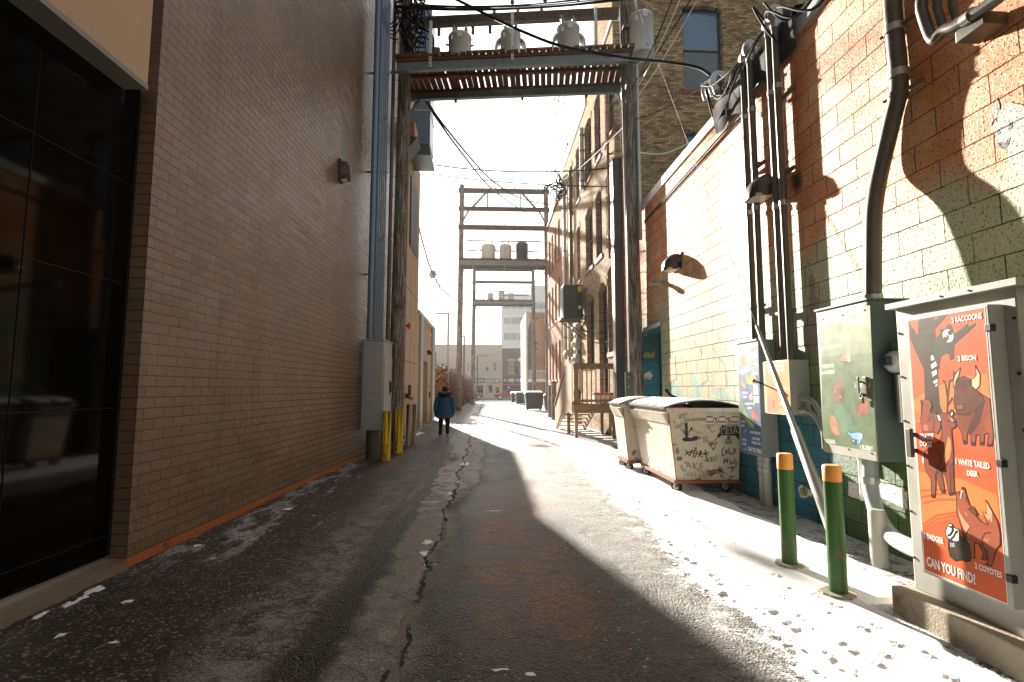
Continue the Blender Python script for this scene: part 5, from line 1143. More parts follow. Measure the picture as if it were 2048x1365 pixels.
        W('HALT', (1010, 690), (1095, 655), 55, 0, -.012); S([(1020, 650), (1060, 720), (1095, 640)], .008); W('DUST', (1005, 500), (1080, 470), 40, 0, -.018); S([(990, 465), (1050, 540), (1075, 520)], .006)
        W('POUT', (945, 620), (1005, 600), 32, 0, -.018); W('MORE', (955, 655), (1010, 635), 28, 0, -.018); W('POUSTI', (668, 510), (760, 470), 38, 0, -.014); W('Demotionize', (765, 430), (985, 415), 42, 0, -.012); W('APEX', (700, 405), (795, 365), 40, 0, -.018)
        W('LAKESIDE ELMWOOD', (980, 315), (1310, 310), 22, 0, -.01); W('BEAT IT FANGS HTB', (985, 345), (1310, 335), 24, 0, -.01)
        # dark figure with wings
        A([(765, 445), (795, 440), (798, 590), (775, 590)], 0); A([(735, 610), (775, 585), (815, 595), (830, 630), (760, 632)], 0); A([(815, 600), (870, 578), (925, 585), (925, 605), (870, 625), (825, 630)], 0)
        for k in range(6): S([(735 + 8 * k, 505 + 6 * k), (770, 545 + 6 * k)], .005); S([(800 + 8 * k, 560 - 14 * k), (835 + 3 * k, 480 + 10 * k)], .005)
        for pp in ([(870, 495), (905, 590), (880, 670)], [(920, 520), (895, 580)], [(860, 530), (950, 545)]): S(pp, .007, 3)
        # sticker strip
        A([(985, 372), (1310, 368), (1310, 452), (930, 458), (930, 430), (985, 430)], 1)
        for xa, xb in ((990, 1050), (1118, 1178), (1248, 1306)):
            for yy in (380, 432): S([(xa, yy), (xb, yy)], .014, 2)
        for cx in (1084, 1214):
            S(ell(cx, 415, 30, 32, 22) + [ell(cx, 415, 30, 32, 22)[0]], .006, 0); S([(cx - 14, 400), (cx, 395), (cx + 10, 420), (cx - 8, 430)], .008, 0); S([(cx - 20, 392), (cx + 20, 438)], .006, 2 if cx < 1100 else 0)
        # block letter piece
        A([(1105, 600), (1098, 575), (1130, 530), (1122, 500), (1145, 470), (1300, 470), (1322, 490), (1322, 615), (1305, 600), (1290, 570), (1150, 565)], 0)
        W('META', (1138, 555), (1316, 545), 72, 1, .03); W('META', (1141, 552), (1318, 542), 66, 4, .01)
        A([(1178, 612), (1248, 608), (1248, 655), (1178, 658)], 4); W('BARN', (1184, 632), (1242, 630), 16, 1, 0); W('NO TRUCKS', (1182, 650), (1244, 648), 13, 1, 0); A([(1190, 600), (1213, 568), (1240, 598), (1222, 596), (1222, 610), (1205, 610), (1205, 598)], 4)
        A([(685, 793), (737, 790), (737, 825), (688, 828)], 0); W('TAG', (692, 818), (730, 815), 18, 1, 0)
        S(ell(690, 735, 14, 22, 14) + [ell(690, 735, 14, 22, 14)[0]], .006); S(ell(692, 720, 8, 20, 12), .005)
        S([(690, 455), (760, 560)], .004, 4); W('dp', (642, 437), (670, 437), 18, 0, 0); W('gv', (642, 668), (695, 668), 16, 0, 0)
        S([(605, 300), (700, 285), (800, 292)], .02, 2); S([(810, 318), (850, 330), (872, 318)], .02, 2); S([(625, 295), (612, 300), (612, 288), (625, 282), (635, 290), (625, 300)], .014, 2)
        g.build('graffiti', [flat('marker_ink', c, .4) for c in mats], o)
        g = MB()     # faded tags on the long side
        def pt2(p): q = at(*fE([p])[0], X=(x0 + x0b) / 2); t_ = (q.z - zb_) / (zt_ - zb_); return Vector((x0b + (x0 - x0b) * t_ - .006, q.y, q.z))
        for pp in ([(395, 420), (440, 430), (400, 445)], [(420, 470), (440, 500), (425, 520), (450, 545)], ell(460, 690, 45, 110, 20), [(390, 410), (395, 520)]): stroke(g, [pt2(p) for p in pp], .006, (-1, 0, 0), 0)
        g.build('faded_tags', flat('faded_ink', (.45, .37, .25), .5), o)
    return o
dumpster('cream rolling dumpster with black graffiti on its near side, nearer of the two', (0, 0), True)
dumpster('cream rolling dumpster half hidden behind the graffiti covered one', (-.16, 2.15), False, .85)
# thin black strap poking up behind the lids
g = MB(); pts = [at(1332, 780, Y=9.9), at(1340, 790, Y=9.8), at(1352, 796, Y=9.8), at(1362, 801, Y=9.8), at(1370, 806, Y=9.7)]
g.tube(smooth_path(pts), [.035] * 3 + [.028] * (len(smooth_path(pts)) - 3), 8); tag(g.build('lid_handle', M['rubber']), 'crooked black handle sticking up behind the dumpster lids', 'handle')

# ================================================================ RIGHT: yellow brick building
def wall_holes(g, P, a0, a1, z0, z1, holes, m=0, rec=.2, flip=False):
    """wall in a plane with openings; P(a, z, d) gives a point (d = depth into the wall); a hole is (a0, a1, z0, z1, rise)"""
    As = sorted({a0, a1, *[h[0] for h in holes], *[h[1] for h in holes]}); Zs = sorted({z0, z1, *[h[2] for h in holes], *[h[3] for h in holes]})
    for i in range(len(As) - 1):
        for j in range(len(Zs) - 1):
            ca, cz = (As[i] + As[i + 1]) / 2, (Zs[j] + Zs[j + 1]) / 2
            if any(h[0] < ca < h[1] and h[2] < cz < h[3] for h in holes): continue
            g.poly([P(As[i], Zs[j], 0), P(As[i + 1], Zs[j], 0), P(As[i + 1], Zs[j + 1], 0), P(As[i], Zs[j + 1], 0)], m)
    for h in holes:
        b0, b1, c0, c1, rise = h; n = 8 if rise else 1; top = []
        for k in range(n + 1):
            u = k / n; top.append((b0 + (b1 - b0) * u, c1 - rise * (2 * u - 1) ** 2 if rise else c1))
        for k in range(n):
            (ua, uz), (va, vz) = top[k], top[k + 1]
            if rise: g.poly([P(ua, uz, 0), P(va, vz, 0), P(va, c1, 0), P(ua, c1, 0)], m)
            g.poly([P(ua, uz, 0), P(ua, uz, rec), P(va, vz, rec), P(va, vz, 0)], m)
        g.poly([P(b0, c0, 0), P(b0, c0, rec), P(b0, top[0][1], rec), P(b0, top[0][1], 0)], m); g.poly([P(b1, c0, 0), P(b1, top[-1][1], 0), P(b1, top[-1][1], rec), P(b1, c0, rec)], m)
        g.poly([P(b0, c0, 0), P(b1, c0, 0), P(b1, c0, rec), P(b0, c0, rec)], m)
def obox(g, P, a0, a1, z0, z1, d0, d1, m=0):
    g.hexa([P(a0, z0, d0), P(a1, z0, d0), P(a1, z0, d1), P(a0, z0, d1), P(a0, z1, d0), P(a1, z1, d0), P(a1, z1, d1), P(a0, z1, d1)], m)
def window(P, h, parent, frame='frame_navy', glass='glass', blind=None, sill='sandstone', rec=.2, fw=.07, bars=0):
    a0, a1, z0, z1, rise = h
    g = MB(); d0, d1 = rec - .06, rec - .005
    obox(g, P, a0 + .004, a0 + fw, z0 + .004, z1 - .004, d0, d1); obox(g, P, a1 - fw, a1 - .004, z0 + .004, z1 - .004, d0, d1); obox(g, P, a0 + fw, a1 - fw, z1 - fw, z1 - .004, d0, d1); obox(g, P, a0 + fw, a1 - fw, z0 + .004, z0 + fw, d0, d1)
    zm_ = (z0 + z1) / 2; obox(g, P, a0 + fw, a1 - fw, zm_ - .03, zm_ + .03, d0 - .01, d1)
    for k in range(bars): am = a0 + (a1 - a0) * (k + 1) / (bars + 1); obox(g, P, am - .02, am + .02, z0 + fw, z1 - fw, d0 + .01, d1 - .01)
    f = g.build('window', M[frame], parent)
    for k, (za, zb2) in enumerate(((z0 + fw, zm_ - .03), (zm_ + .03, z1 - fw))):
        g = MB(); obox(g, P, a0 + fw, a1 - fw, za, zb2, d0 + .025, d0 + .035); g.build('pane', M[(blind or glass) if k == 1 else glass], f)
    if sill: g = MB(); obox(g, P, a0 - .1, a1 + .1, z0 - .16, z0 - .002, -.05, rec - .07); g.build('sill', M[sill], f)
    return f
XR, YR = 4.30, 16.6
P1 = lambda a, z, d: Vector((a, YR + d, z)); P2 = lambda a, z, d: Vector((XR + d, a, z))
yb_ = thing('yellow_brick_building', 'tall yellow brown brick building with arched windows, beyond the mural building', 'building', (XR, 20, 0))
fw_ = [(at(1366, 100, Y=YR).x, at(1446, 100, Y=YR).x, at(1400, 181, Y=YR).z, at(1400, 12, Y=YR).z, .10), (at(1540, 20, Y=YR).x, at(1625, 20, Y=YR).x, at(1400, 181, Y=YR).z, at(1400, 12, Y=YR).z, .10),
       (at(1366, 100, Y=YR).x, at(1446, 100, Y=YR).x, 6.0, at(1400, 262, Y=YR).z, .14), (at(1540, 20, Y=YR).x, at(1625, 20, Y=YR).x, 6.0, at(1400, 262, Y=YR).z, .14)]
g = MB(); wall_holes(g, P1, XR, 14, 0, 17.5, fw_, 0, .24); g.poly([(XR, YR, 14.4), (XR, YR, 17.5), (XR, YR + 3.2, 17.5), (XR, YR + 3.2, 14.4)], 1)
aw = []
for (pa, pb, rows) in ((1216, 1235, ((5.9, 2.9), (9.4, 6.9), (13.3, 10.6))), (1194, 1206.5, ((9.3, 6.7), (13.2, 10.6))), (1173, 1187.5, ((5.6, 2.6), (9.3, 6.7), (13.2, 10.6))), (1155, 1162, ((5.6, 2.6), (9.3, 6.7), (13.2, 10.6))), (1141, 1147.5, ((5.6, 3.2), (9.3, 6.7), (13.2, 10.6)))):
    ya, yb2 = at(pb, 600, X=XR).y, at(pa, 600, X=XR).y
    for zt2, zb2 in rows: aw.append((ya, yb2, zb2, zt2, .22))
aw.append((18.1, 19.5, 1.2, 5.6, .3))
wall_holes(g, P2, YR, 28.8, 0, 14.4, aw, 1, .24)
g.box((XR + .01, YR + 12, 14.3), (14, YR + .3, 14.38), 2)
g.build('wall', [M['brick_yel_x'], M['brick_yel_y'], M['roof_membrane']], yb_)
for k, h in enumerate(fw_): window(P1, h, yb_, 'frame_navy', 'glass', 'glass_blind', 'sandstone', .24, .09)
for h in aw: window(P2, h, yb_, 'sandstone' if h[0] > 20.5 and h[3] > 10 else 'frame_navy', 'glass_dark', None, 'sandstone', .24, .07)
g = MB()
for h in fw_[2:]:
    n = 11
    for k in range(n):
        u0, u1 = k / n + .008, (k + 1) / n - .008; w_ = h[1] - h[0] + .1; xa, xb = h[0] - .05 + w_ * u0, h[0] - .05 + w_ * u1
        za, zb2 = h[3] - .14 * (2 * u0 - 1) ** 2, h[3] - .14 * (2 * u1 - 1) ** 2
        g.hexa([(xa, YR - .025, za), (xb, YR - .025, zb2), (xb, YR + .05, zb2), (xa, YR + .05, za), (xa - .02, YR - .025, za + .34), (xb + .02, YR - .025, zb2 + .34), (xb + .02, YR + .05, zb2 + .34), (xa - .02, YR + .05, za + .34)])
g.build('brick_arch', M['brick_yel_x'], yb_)
g = MB()
for h in aw:
    n = 7
    for k in range(n):
        u0, u1 = k / n + .01, (k + 1) / n - .01; w_ = h[1] - h[0] + .1; xa, xb = h[0] - .05 + w_ * u0, h[0] - .05 + w_ * u1
        za, zb2 = h[3] - h[4] * (2 * u0 - 1) ** 2, h[3] - h[4] * (2 * u1 - 1) ** 2
        g.hexa([(XR - .025, xa, za), (XR - .025, xb, zb2), (XR + .05, xb, zb2), (XR + .05, xa, za), (XR - .025, xa - .02, za + .26), (XR - .025, xb + .02, zb2 + .26), (XR + .05, xb + .02, zb2 + .26), (XR + .05, xa - .02, za + .26)])
g.build('brick_arch', M['brick_yel_y'], yb_)
g = MB(); g.box((XR - .06, YR - .06, 14.4), (XR + .3, 28.8, 14.55)); g.box((XR - .05, 21.4, 14.1), (XR + .002, 28.8, 14.39)); g.build('coping', M['coping'], yb_)
g = MB(); xx = at(1133, 320, Y=30).x; g.box((xx - .05, 29.2, 13), (xx + .75, 29.9, at(1133, 289, Y=29.5).z)); g.box((xx - .11, 29.14, at(1133, 289, Y=29.5).z - .3), (xx + .81, 29.96, at(1133, 289, Y=29.5).z - .1)); g.build('chimney', M['brick_bro'], yb_)
rb = thing('red_brick_building', 'red brown brick building further down the right side of the alley', 'building', (XR, 33, 0))
g = MB(); hs2 = []
for y_ in (30.0, 31.6, 33.2, 34.8):
    for zt2, zb2 in ((4.6, 2.2), (8.4, 5.9), (12.0, 9.6)): hs2.append((y_, y_ + .8, zb2, zt2, .2))
P3 = lambda a, z, d: Vector((XR + .02 + d, a, z))
wall_holes(g, P3, 28.81, 36.4, 0, 13.2, hs2, 0, .2); g.poly([P3(28.81, 13.2, 0), P3(36.4, 13.2, 0), P3(36.4, 13.2, 8), P3(28.81, 13.2, 8)]); g.poly([P3(36.4, 0, 0), P3(36.4, 13.2, 0), P3(36.4, 13.2, 8), P3(36.4, 0, 8)])
g.build('wall', M['brick_red_y'], rb)
for h in hs2: window(P3, h, rb, 'frame_white', 'glass_dark', None, 'sandstone', .2)
g = MB(); g.box((XR - .06, 28.82, 13.2), (XR + .3, 36.45, 13.35)); g.build('coping', M['sandstone'], rb)

# ducts, downpipes and conduits on the alley face
def vpipe(px, py0, py1, r, mat_, label, Xp=XR - .14, cat='pipe', grp=None, name='downpipe'):
    y_ = at(px, (py0 + py1) / 2, X=Xp).y; z0_, z1_ = at(px, py1, X=Xp).z, at(px, py0, X=Xp).z
    o = thing(name, label, cat, (Xp, y_, z0_), grp)
    g = MB(); g.cyl((Xp, y_, z0_), (Xp, y_, z1_), r, n=12); g.build('pipe', M[mat_], o)
    g = MB()
    for k in range(4): z = z0_ + (z1_ - z0_) * (k + .5) / 4; g.cyl((Xp, y_, z - .03), (Xp, y_, z + .03), r * 1.2, n=12); g.box((Xp, y_ - .02, z - .02), (XR, y_ + .02, z + .02)); g.build('strap', M['galv_dark'], o); g = MB()
    return o, Vector((Xp, y_, z1_))
x0 = at(1234, 500, X=XR - .2); g = MB(); z0_, z1_ = at(1234, 800, X=XR - .2).z, at(1234, 316, X=XR - .2).z
g.box((XR - .34, x0.y - .17, z0_), (XR - .02, x0.y + .17, z1_), 0, .01)
for k in range(5): z = z0_ + (z1_ - z0_) * k / 5; g.box((XR - .35, x0.y - .18, z), (XR - .012, x0.y + .18, z + .04))
tag(g.build('cable_duct', M['black']), 'square black duct rising up the alley corner of the yellow brick building', 'duct')
_, T1 = vpipe(1129.5, 372, 720, .10, 'galv', 'galvanised riser pipe with a bushy cable head, farther along the yellow brick wall')
_, T2 = vpipe(1141, 340, 570, .09, 'galv_dark', 'dull riser pipe up the yellow brick wall above the condenser')
_, T3 = vpipe(1163.5, 255, 380, .10, 'galv', 'short galvanised downpipe under the roof edge of the yellow brick building')
_, T4 = vpipe(1216.5, 180, 520, .05, 'rust', 'rust brown downpipe with thin conduit on the yellow brick wall beside its first windows')
_, T5 = vpipe(1248, 190, 800, .035, 'rust', 'thin rust coloured pipe on the corner of the yellow brick building', XR - .05)
# ventilation condenser on a wall bracket
o = thing('condenser', 'black louvred air conditioning condenser on a bracket high on the yellow brick wall', 'air conditioner', (3.8, 22.6, 4.8))
yA = 22.0; xa, xb = at(1127, 600, Y=yA).x, at(1166, 600, Y=yA).x; z0_, z1_ = at(1140, 636, Y=yA).z, at(1140, 570, Y=yA).z
g = MB(); g.box((xa, yA, z0_), (xb, yA + 1.0, z1_), 0, .015); body = g.build('casing', M['black'], o)
g = MB()
for k in range(13):
    z = z0_ + .08 + (z1_ - z0_ - .16) * k / 12; g.bar((xa + .03, yA - .014, z), (xb - .28, yA - .014, z), .03, .045); g.bar((xa - .014, yA + .05, z), (xa - .014, yA + .95, z), .03, .045, 0)
g.build('louvre', M['cab_dark'], body)
g = MB(); g.box((xb - .22, yA - .012, z1_ - .30), (xb - .06, yA - .001, z1_ - .06)); g.build('yellow_label', M['yellow'], body)
g = MB(); g.box((xb - .20, yA - .012, z0_ + .40), (xb - .10, yA - .001, z0_ + .54)); g.build('white_label', M['white_paint'], body)
g = MB()
for yy in (yA + .05, yA + .95): g.bar((xa - .1, yy, z0_ - .04), (XR, yy, z0_ - .04), .05, .07); g.bar((xa, yy, z0_ - .05), (XR, yy, z0_ - .8), .04, .05)
g.bar((xa - .1, yA, z0_ - .04), (xa - .1, yA + 1, z0_ - .04), .05, .05); g.build('bracket', M['galv_dark'], o)
g = MB(); g.tube(smooth_path([(xb, yA + .2, z0_ + .2), (xb + .08, yA - .1, z0_ - .1), (xb - .1, yA - .1, z0_ - .5), (XR, yA - .05, z0_ - .6)]), .03, 8); g.build('refrigerant_line', M['rubber'], o)
# small canopy light + meter cluster below the condenser
q = at(1134, 707, X=XR - .1); shed_light((XR, q.y, q.z), 'small bright shed light on the yellow brick wall below the condenser', 1.1, -1, 'galv')
o = thing('meter_bank', 'pale meter boxes with crooked pipes on the yellow brick wall below the condenser', 'meters', (XR, 23, 2.5))
for py in (660, 690, 720):
    q = at(1150, py, X=XR - .2); g = MB(); g.box((XR - .25, q.y - .35, q.z - .25), (XR, q.y + .25, q.z + .25), 0, .02); g.lathe((0, q.y - .05, q.z), [(.14, XR - .26), (.13, XR - .36), (.05, XR - .38)], 14, 1, 'x'); g.build('meter', [M['galv'], M['lens']], o)
g = MB(); q = at(1150, 690, X=XR - .12); g.tube([(XR - .12, q.y, 1.2), (XR - .12, q.y, 7)], .06, 8); g.tube([(XR - .1, q.y - .5, 1.6), (XR - .1, q.y - .5, 4.2), (XR - .1, q.y, 4.6)], .04, 8); g.build('pipework', M['galv'], o)

# timber landing with stairs
Y0, Y1, X0, X1 = 16.75, 18.6, at(1152, 800, Y=16.75).x - .05, XR - .06
zf, zr = at(1180, 808, Y=Y0).z, at(1180, 727, Y=Y0).z
o = thing('wooden_landing', 'weathered timber landing with railing and steps at the foot of the yellow brick building', 'landing', (3.5, 17.5, 0))
g = MB()
for k in range(10): y_ = Y0 + (Y1 - Y0) * k / 10; g.box((X0, y_ + .006, zf - .04), (X1, y_ + .17, zf))
g.build('floor', M['deckwood_x'], o)
g = MB(); g.box((X0 - .02, Y0 - .045, zf - .30), (X1, Y0 - .002, zf - .01)); g.box((X0 - .045, Y0 - .045, zf - .30), (X0 - .021, Y1, zf - .01)); g.build('fascia', M['deckwood_x'], o)
for (x_, y_) in ((X0 + .06, Y0 + .06), (X0 - .28 + .36, Y1 - .08), (X1 - .1, Y0 + .06), (X1 - .1, Y1 - .08)):
    g = MB(); g.box((x_ - .05, y_ - .05, -.02), (x_ + .05, y_ + .05, zr - .02 if x_ < X0 + .2 else zf - .05)); g.build('post', M['deckwood'], o)
g = MB(); g.box((X0 - .04, Y0 - .03, zr - .05), (X1, Y0 + .12, zr)); g.box((X0 - .02, Y0 + .02, zr - .19), (X1, Y0 + .06, zr - .051)); g.box((X0 - .02, Y0 + .02, zf + .06), (X1, Y0 + .06, zf + .14)); g.build('handrail', M['deckwood_x'], o)
n = 9
for k in range(n):
    x_ = X0 + .12 + (X1 - X0 - .2) * k / (n - 1); g = MB(); g.box((x_ - .018, Y0 - .002, zf - .12), (x_ + .018, Y0 + .019, zr - .06)); g.build('baluster', M['deckwood'], o)
g = MB()
for k in range(11): y_ = Y0 + .1 + (Y1 - Y0 - .1) * k / 11; g.box((X0 - .068, y_, zf - .32), (X0 - .047, y_ + .155, zr - .02))
g.build('side_boards', M['deckwood'], o)
NS = 7; run = .36
for k in range(NS):
    g = MB(); z = zf * (NS - k - 1) / NS + .0; y_ = Y1 + k * run
    g.box((X0, y_, z + .14), (X0 + 1.05, y_ + run + .02, z + .18)); g.build('step', M['deckwood_x'], o)
g = MB()
for x_ in (X0 - .02, X0 + 1.08): g.bar((x_, Y1, zf - .15), (x_, Y1 + NS * run, -.05), .045, .28)
g.build('stringer', M['deckwood'], o)
g = MB(); 
for k in range(14):
    t_ = k / 14; y_ = Y1 + NS * run * t_; zz = zf * (1 - t_); g.hexa([(X0 - .07, y_, zz - .1), (X0 - .045, y_, zz - .1), (X0 - .045, y_ + .165, zz - .16), (X0 - .07, y_ + .165, zz - .16), (X0 - .07, y_, zz + .95), (X0 - .045, y_, zz + .95), (X0 - .045, y_ + .165, zz + .88), (X0 - .07, y_ + .165, zz + .88)])
g.bar((X0 - .058, Y1, zf + 1.0), (X0 - .058, Y1 + NS * run, .95), .12, .05); g.build('stair_boards', M['deckwood'], o)
q = at(1205, 792, Y=17.5); g = MB(); g.box((q.x - .32, 17.3, zf + .002), (q.x + .32, 17.8, zf + .28), 0, .03); g.box((q.x - .34, 17.28, zf + .28), (q.x + .34, 17.82, zf + .36), 1, .02); tag(g.build('cooler_box', [M['white_paint'], M['red_paint']]), 'red lidded cooler box on the timber landing', 'cooler')
g = MB(); q = at(1152, 790, Y=17.6); g.lathe((q.x + .05, 17.6, zf), [(.10, .002), (.13, .22), (.135, .24)], 14); g.sphere((q.x + .05, 17.6, zf + .34), (.14, .14, .17)); tag(g.build('planter', M['cab_dark']), 'dark round pot at the corner of the timber landing', 'pot')
# ================================================================ UTILITY FRAMES ACROSS THE ALLEY
def utility_frame(label, Lb, Rb, top, zd, beams, npl, rails, diag=None, stubs=True, struts=(), pr=.165, depth=.62, dz=.24, near=False):
    Lb, Rb = Vector(Lb), Vector(Rb); u = (Rb - Lb).normalized(); v = Vector((-u.y, u.x, 0)); W = (Rb - Lb).length
    o = thing('utility_frame', label, 'utility frame', ((Lb + Rb) / 2)[:2] + (0,), 'pole frames spanning the alley')
    P = lambda a, d, z: Lb + u * a + v * d + Vector((0, 0, z))
    for s, b in ((0, Lb), (1, Rb)):
        g = MB(); n = 18; K = 14; lean = .012 * (1 if s == 0 else -1)
        pts = [b + Vector((lean * z * .6, 0, z)) for z in [-.1 + (top + .1) * k / K for k in range(K + 1)]]
        g.tube(pts, [pr * (1.05 - .28 * k / K) for k in range(K + 1)], n)
        pole = g.build('pole', M['pole'], o)
        for k in range(int((top - 3) / .55) if near else 0):
            g = MB()
            z = 3 + k * .55; sx = -1 if s == 0 else 1; q = b + Vector((lean * z * .6, 0, z)); g.cyl(q + Vector((sx * .10, -.08, 0)), q + Vector((sx * .27, -.14, .0)), .010, n=6); g.cyl(q + Vector((sx * .26, -.14, 0)), q + Vector((sx * .27, -.14, .05)), .010, n=6); g.build('step_iron', M['galv_dark'], pole)
    for d in (-depth, depth):
        g = MB(); g.bar(P(.06, d, zd), P(W - .14, d, zd), .045, dz); g.bar(P(-.12, d * .93, zd - dz / 2 + .012), P(W + .12, d * .93, zd - dz / 2 + .012), .09, .02); g.build('deck_beam', M['beam_steel'], o)
    g = MB()
    for a in (W * .22, W * .53, W * .82): g.bar(P(a, depth - .03, zd - dz / 2 - .04), P(a, depth + .05, zd - dz / 2 - .04), .07, .06)
    for d in (-depth - .02, depth + .02, 0): g.bar(P(.05, d, zd + dz / 2 + .05), P(W - .05, d, zd + dz / 2 + .05), .09, .09)
    rn = random.Random(5); k_ = W / npl
    for k in range(npl):
        a = (k + .5) * k_; e0, e1 = rn.uniform(0, .07), rn.uniform(0, .07); j = rn.uniform(-.008, .008)
        g.bar(P(a + j, -depth - .08 - e0, zd + dz / 2 + .13 + rn.uniform(-.006, .012)), P(a + j + rn.uniform(-.01, .01), depth + .08 + e1, zd + dz / 2 + .13), k_ * .81, .065)
    g.build('deck', M['plank'], o)
    for s in (0, 1):
        a = .14 if s == 0 else W - .14; g = MB(); a2 = a + (.5 if s == 0 else -.5)
        for d in (-depth * .7, depth * .7): g.bar(P(a, d * .3, zd - .9), P(a2 * .35 + a * .65, d * 1.3, zd - dz / 2), .02, .09)
        g.hexa([P(a - .03, -.2, zd - .95), P(a + .03, -.2, zd - .95), P(a + .03, .2, zd - .95), P(a - .03, .2, zd - .95), P(a - .03, -depth, zd - .1), P(a + .03, -depth, zd - .1), P(a + .03, depth, zd - .1), P(a - .03, depth, zd - .1)]); g.build('knee_brace', M['galv_dark'], o)
    for i, (z, d, th, a0, a1) in enumerate(beams):
        g = MB(); g.bar(P(a0 * W, d, z), P(a1 * W, d, z), th * .7, th)
        for k in range(7): a = W * (.18 + .11 * k); g.cyl(P(a, d, z + th / 2), P(a, d, z + th / 2 + .05), .02, n=6, m=1); g.lathe(P(a, d, z + th / 2 + .05), [(.035, 0), (.055, .03), (.04, .06), (.055, .09), (.03, .13)], 8, 2) if k in (2, 3, 4) and i % 2 == 0 else None
        g.build('crossbeam', [M['timber'], M['galv'], M['insul']], o)
    if diag:
        z0_, z1_ = diag
        for s in (0, 1):
            g = MB()
            f = (lambda t: t * W) if s == 0 else (lambda t: (1 - t) * W)
            g.bar(P(f(.14), -.05, z0_), P(f(.30), -.05, z1_), .10, .14); g.bar(P(f(.31), -.05, z0_), P(f(.31), -.05, z1_), .10, .16); g.bar(P(f(.02), 0, z0_ - 1.2), P(f(.10), 0, z0_ - .2), .08, .12)
            g.build('brace', M['timber'], o)
    for zr_, a0, a1, d in rails: g = MB(); g.bar(P(a0 * W, d, zr_), P(a1 * W, d, zr_), .05, .09); g.build('guard_rail', M['galv_dark'], o)
    for a, d, z0_, z1_ in struts:
        g = MB(); g.box((-.04, -.03, 0), (.04, .03, 0.01)) if False else None
        g.bar(P(a * W, d, z0_), P(a * W, d, z1_), .075, .035)
        for k in range(4): g.cyl(P(a * W, d - .022, z0_ + .06 + .09 * k), P(a * W, d - .03, z0_ + .06 + .09 * k), .018, n=8, m=1)
        g.build('steel_upright', [M['galv'], M['black']], o)
    return P, W
PL, PR = Vector((-2.42, 13.72, 0)), Vector((3.82, 13.0, 0))
zd1 = 10.14
FP, FW = utility_frame('nearest timber pole frame over the alley, carrying the largest transformer deck', PL, PR, 14.5, zd1,
    [(12.42, .66, .26, .05, .97), (12.85, -.1, .24, -.08, 1.05), (13.3, .15, .22, -.1, .62)], 36, [(11.5, .02, .99, .76)], None, True, [(.155, -.78, 10.06, 11.35), (.50, -.78, 10.16, 11.45), (.845, -.78, 10.22, 11.5)], .195, .72, .24, True)
F2L, F2R = Vector((-2.13, 38.1, 0)), Vector((4.55, 38.1, 0))
z2 = lambda py: at(1010, py, Y=38.1).z
F2, W2 = utility_frame('second timber pole frame down the alley, one of its three transformers dark', F2L, F2R, z2(372), z2(531),
    [(z2(383), 0, .34, -.02, 1.02), (z2(419), 0, .30, -.02, 1.02), (z2(457), -.1, .34, -.02, 1.02)], 44, [(z2(487), .08, .92, -.55), (z2(499), .08, .9, .55)], (z2(419) + .1, z2(383) - .1), True, [(.15, -.62, z2(545), z2(486)), (.5, -.62, z2(545), z2(486)), (.86, -.62, z2(545), z2(486))], .225, .75, .34)
F3L, F3R = Vector((-1.50, 52.0, 0)), Vector((4.75, 52.0, 0))
z3 = lambda py: at(1005, py, Y=52.0).z
F3, W3 = utility_frame('farthest timber pole frame down the alley, with three pale transformers on its deck', F3L, F3R, z3(534), z3(608),
    [(z3(541), 0, .22, .02, 1.0), (z3(565), 0, .26, -.02, 1.02)], 46, [(z3(584.5), .1, .9, -.5), (z3(589.5), .08, .92, .5)], None, True, [(.18, -.6, z3(612), z3(584)), (.5, -.6, z3(612), z3(584)), (.86, -.6, z3(612), z3(584))], .215, .7, .32)

def transformer(label, base, r, h, mat_='tank', rad=False, grp=None, nb=2, hang=False):
    x, y, z = base; o = thing('transformer', label, 'transformer', base, grp)
    g = MB(); g.lathe(base, [(r * .96, 0), (r, .03), (r, h * .90), (r * 1.04, h * .90), (r * 1.04, h * .94)], 24)
    for a_ in (.6, 2.2, 4.0): g.box((x + cos(a_) * r - .03, y + sin(a_) * r - .03, z + h * .74), (x + cos(a_) * r + .03, y + sin(a_) * r + .03, z + h * .86), 0, .01)
    g.box((x - .07, y - r - .035, z + h * .78), (x + .07, y - r + .01, z + h * .90), 0, .015); t = g.build('tank', M[mat_], o)
    g = MB(); g.lathe(base, [(r * 1.05, h * .94), (r * 1.0, h * .97), (r * .7, h * 1.02), (r * .15, h * 1.04)], 24); g.build('lid', M[mat_], o)
    for k in range(nb):
        bx = x + (-.5 + k / max(1, nb - 1)) * r * 1.05 if nb > 1 else x; g = MB(); pr_ = [(.032, h)]
        for j in range(5): pr_ += [(.032, h + .03 + j * .045), (.058, h + .045 + j * .045)]
        pr_ += [(.028, h + .27), (.012, h + .30), (.012, h + .36)]; g.lathe((bx, y, z), [(a_, b_) for a_, b_ in pr_], 12); g.build('bushing', M['insul'], o)
    for s in (-1, 1):
        g = MB(); g.cyl((x + s * r, y - .05, z + h * .72), (x + s * (r + .07), y - .08, z + h * .72), .03, n=8); g.build('terminal', M['insul'], o)
    if rad:
        for s in (-1, 1):
            g = MB(); n = 8
            for j in range(4):
                yy = y - .12 + j * .08
                g.tube(smooth_path([(x + s * r * .8, yy, z + h * .80), (x + s * (r + .10), yy, z + h * .68), (x + s * (r + .13), yy, z + h * .4), (x + s * (r + .10), yy, z + h * .12), (x + s * r * .8, yy, z + .04)], 4), .032, 8)
            g.build('radiator', M[mat_], o)
    return o
zt1 = zd1 + .12 + .165
def fpos(px, d, z): 
    q = at(px, 80, Y=13.5); a = (q - PL).dot((PR - PL).normalized()); p = FP(a, d, z); return p
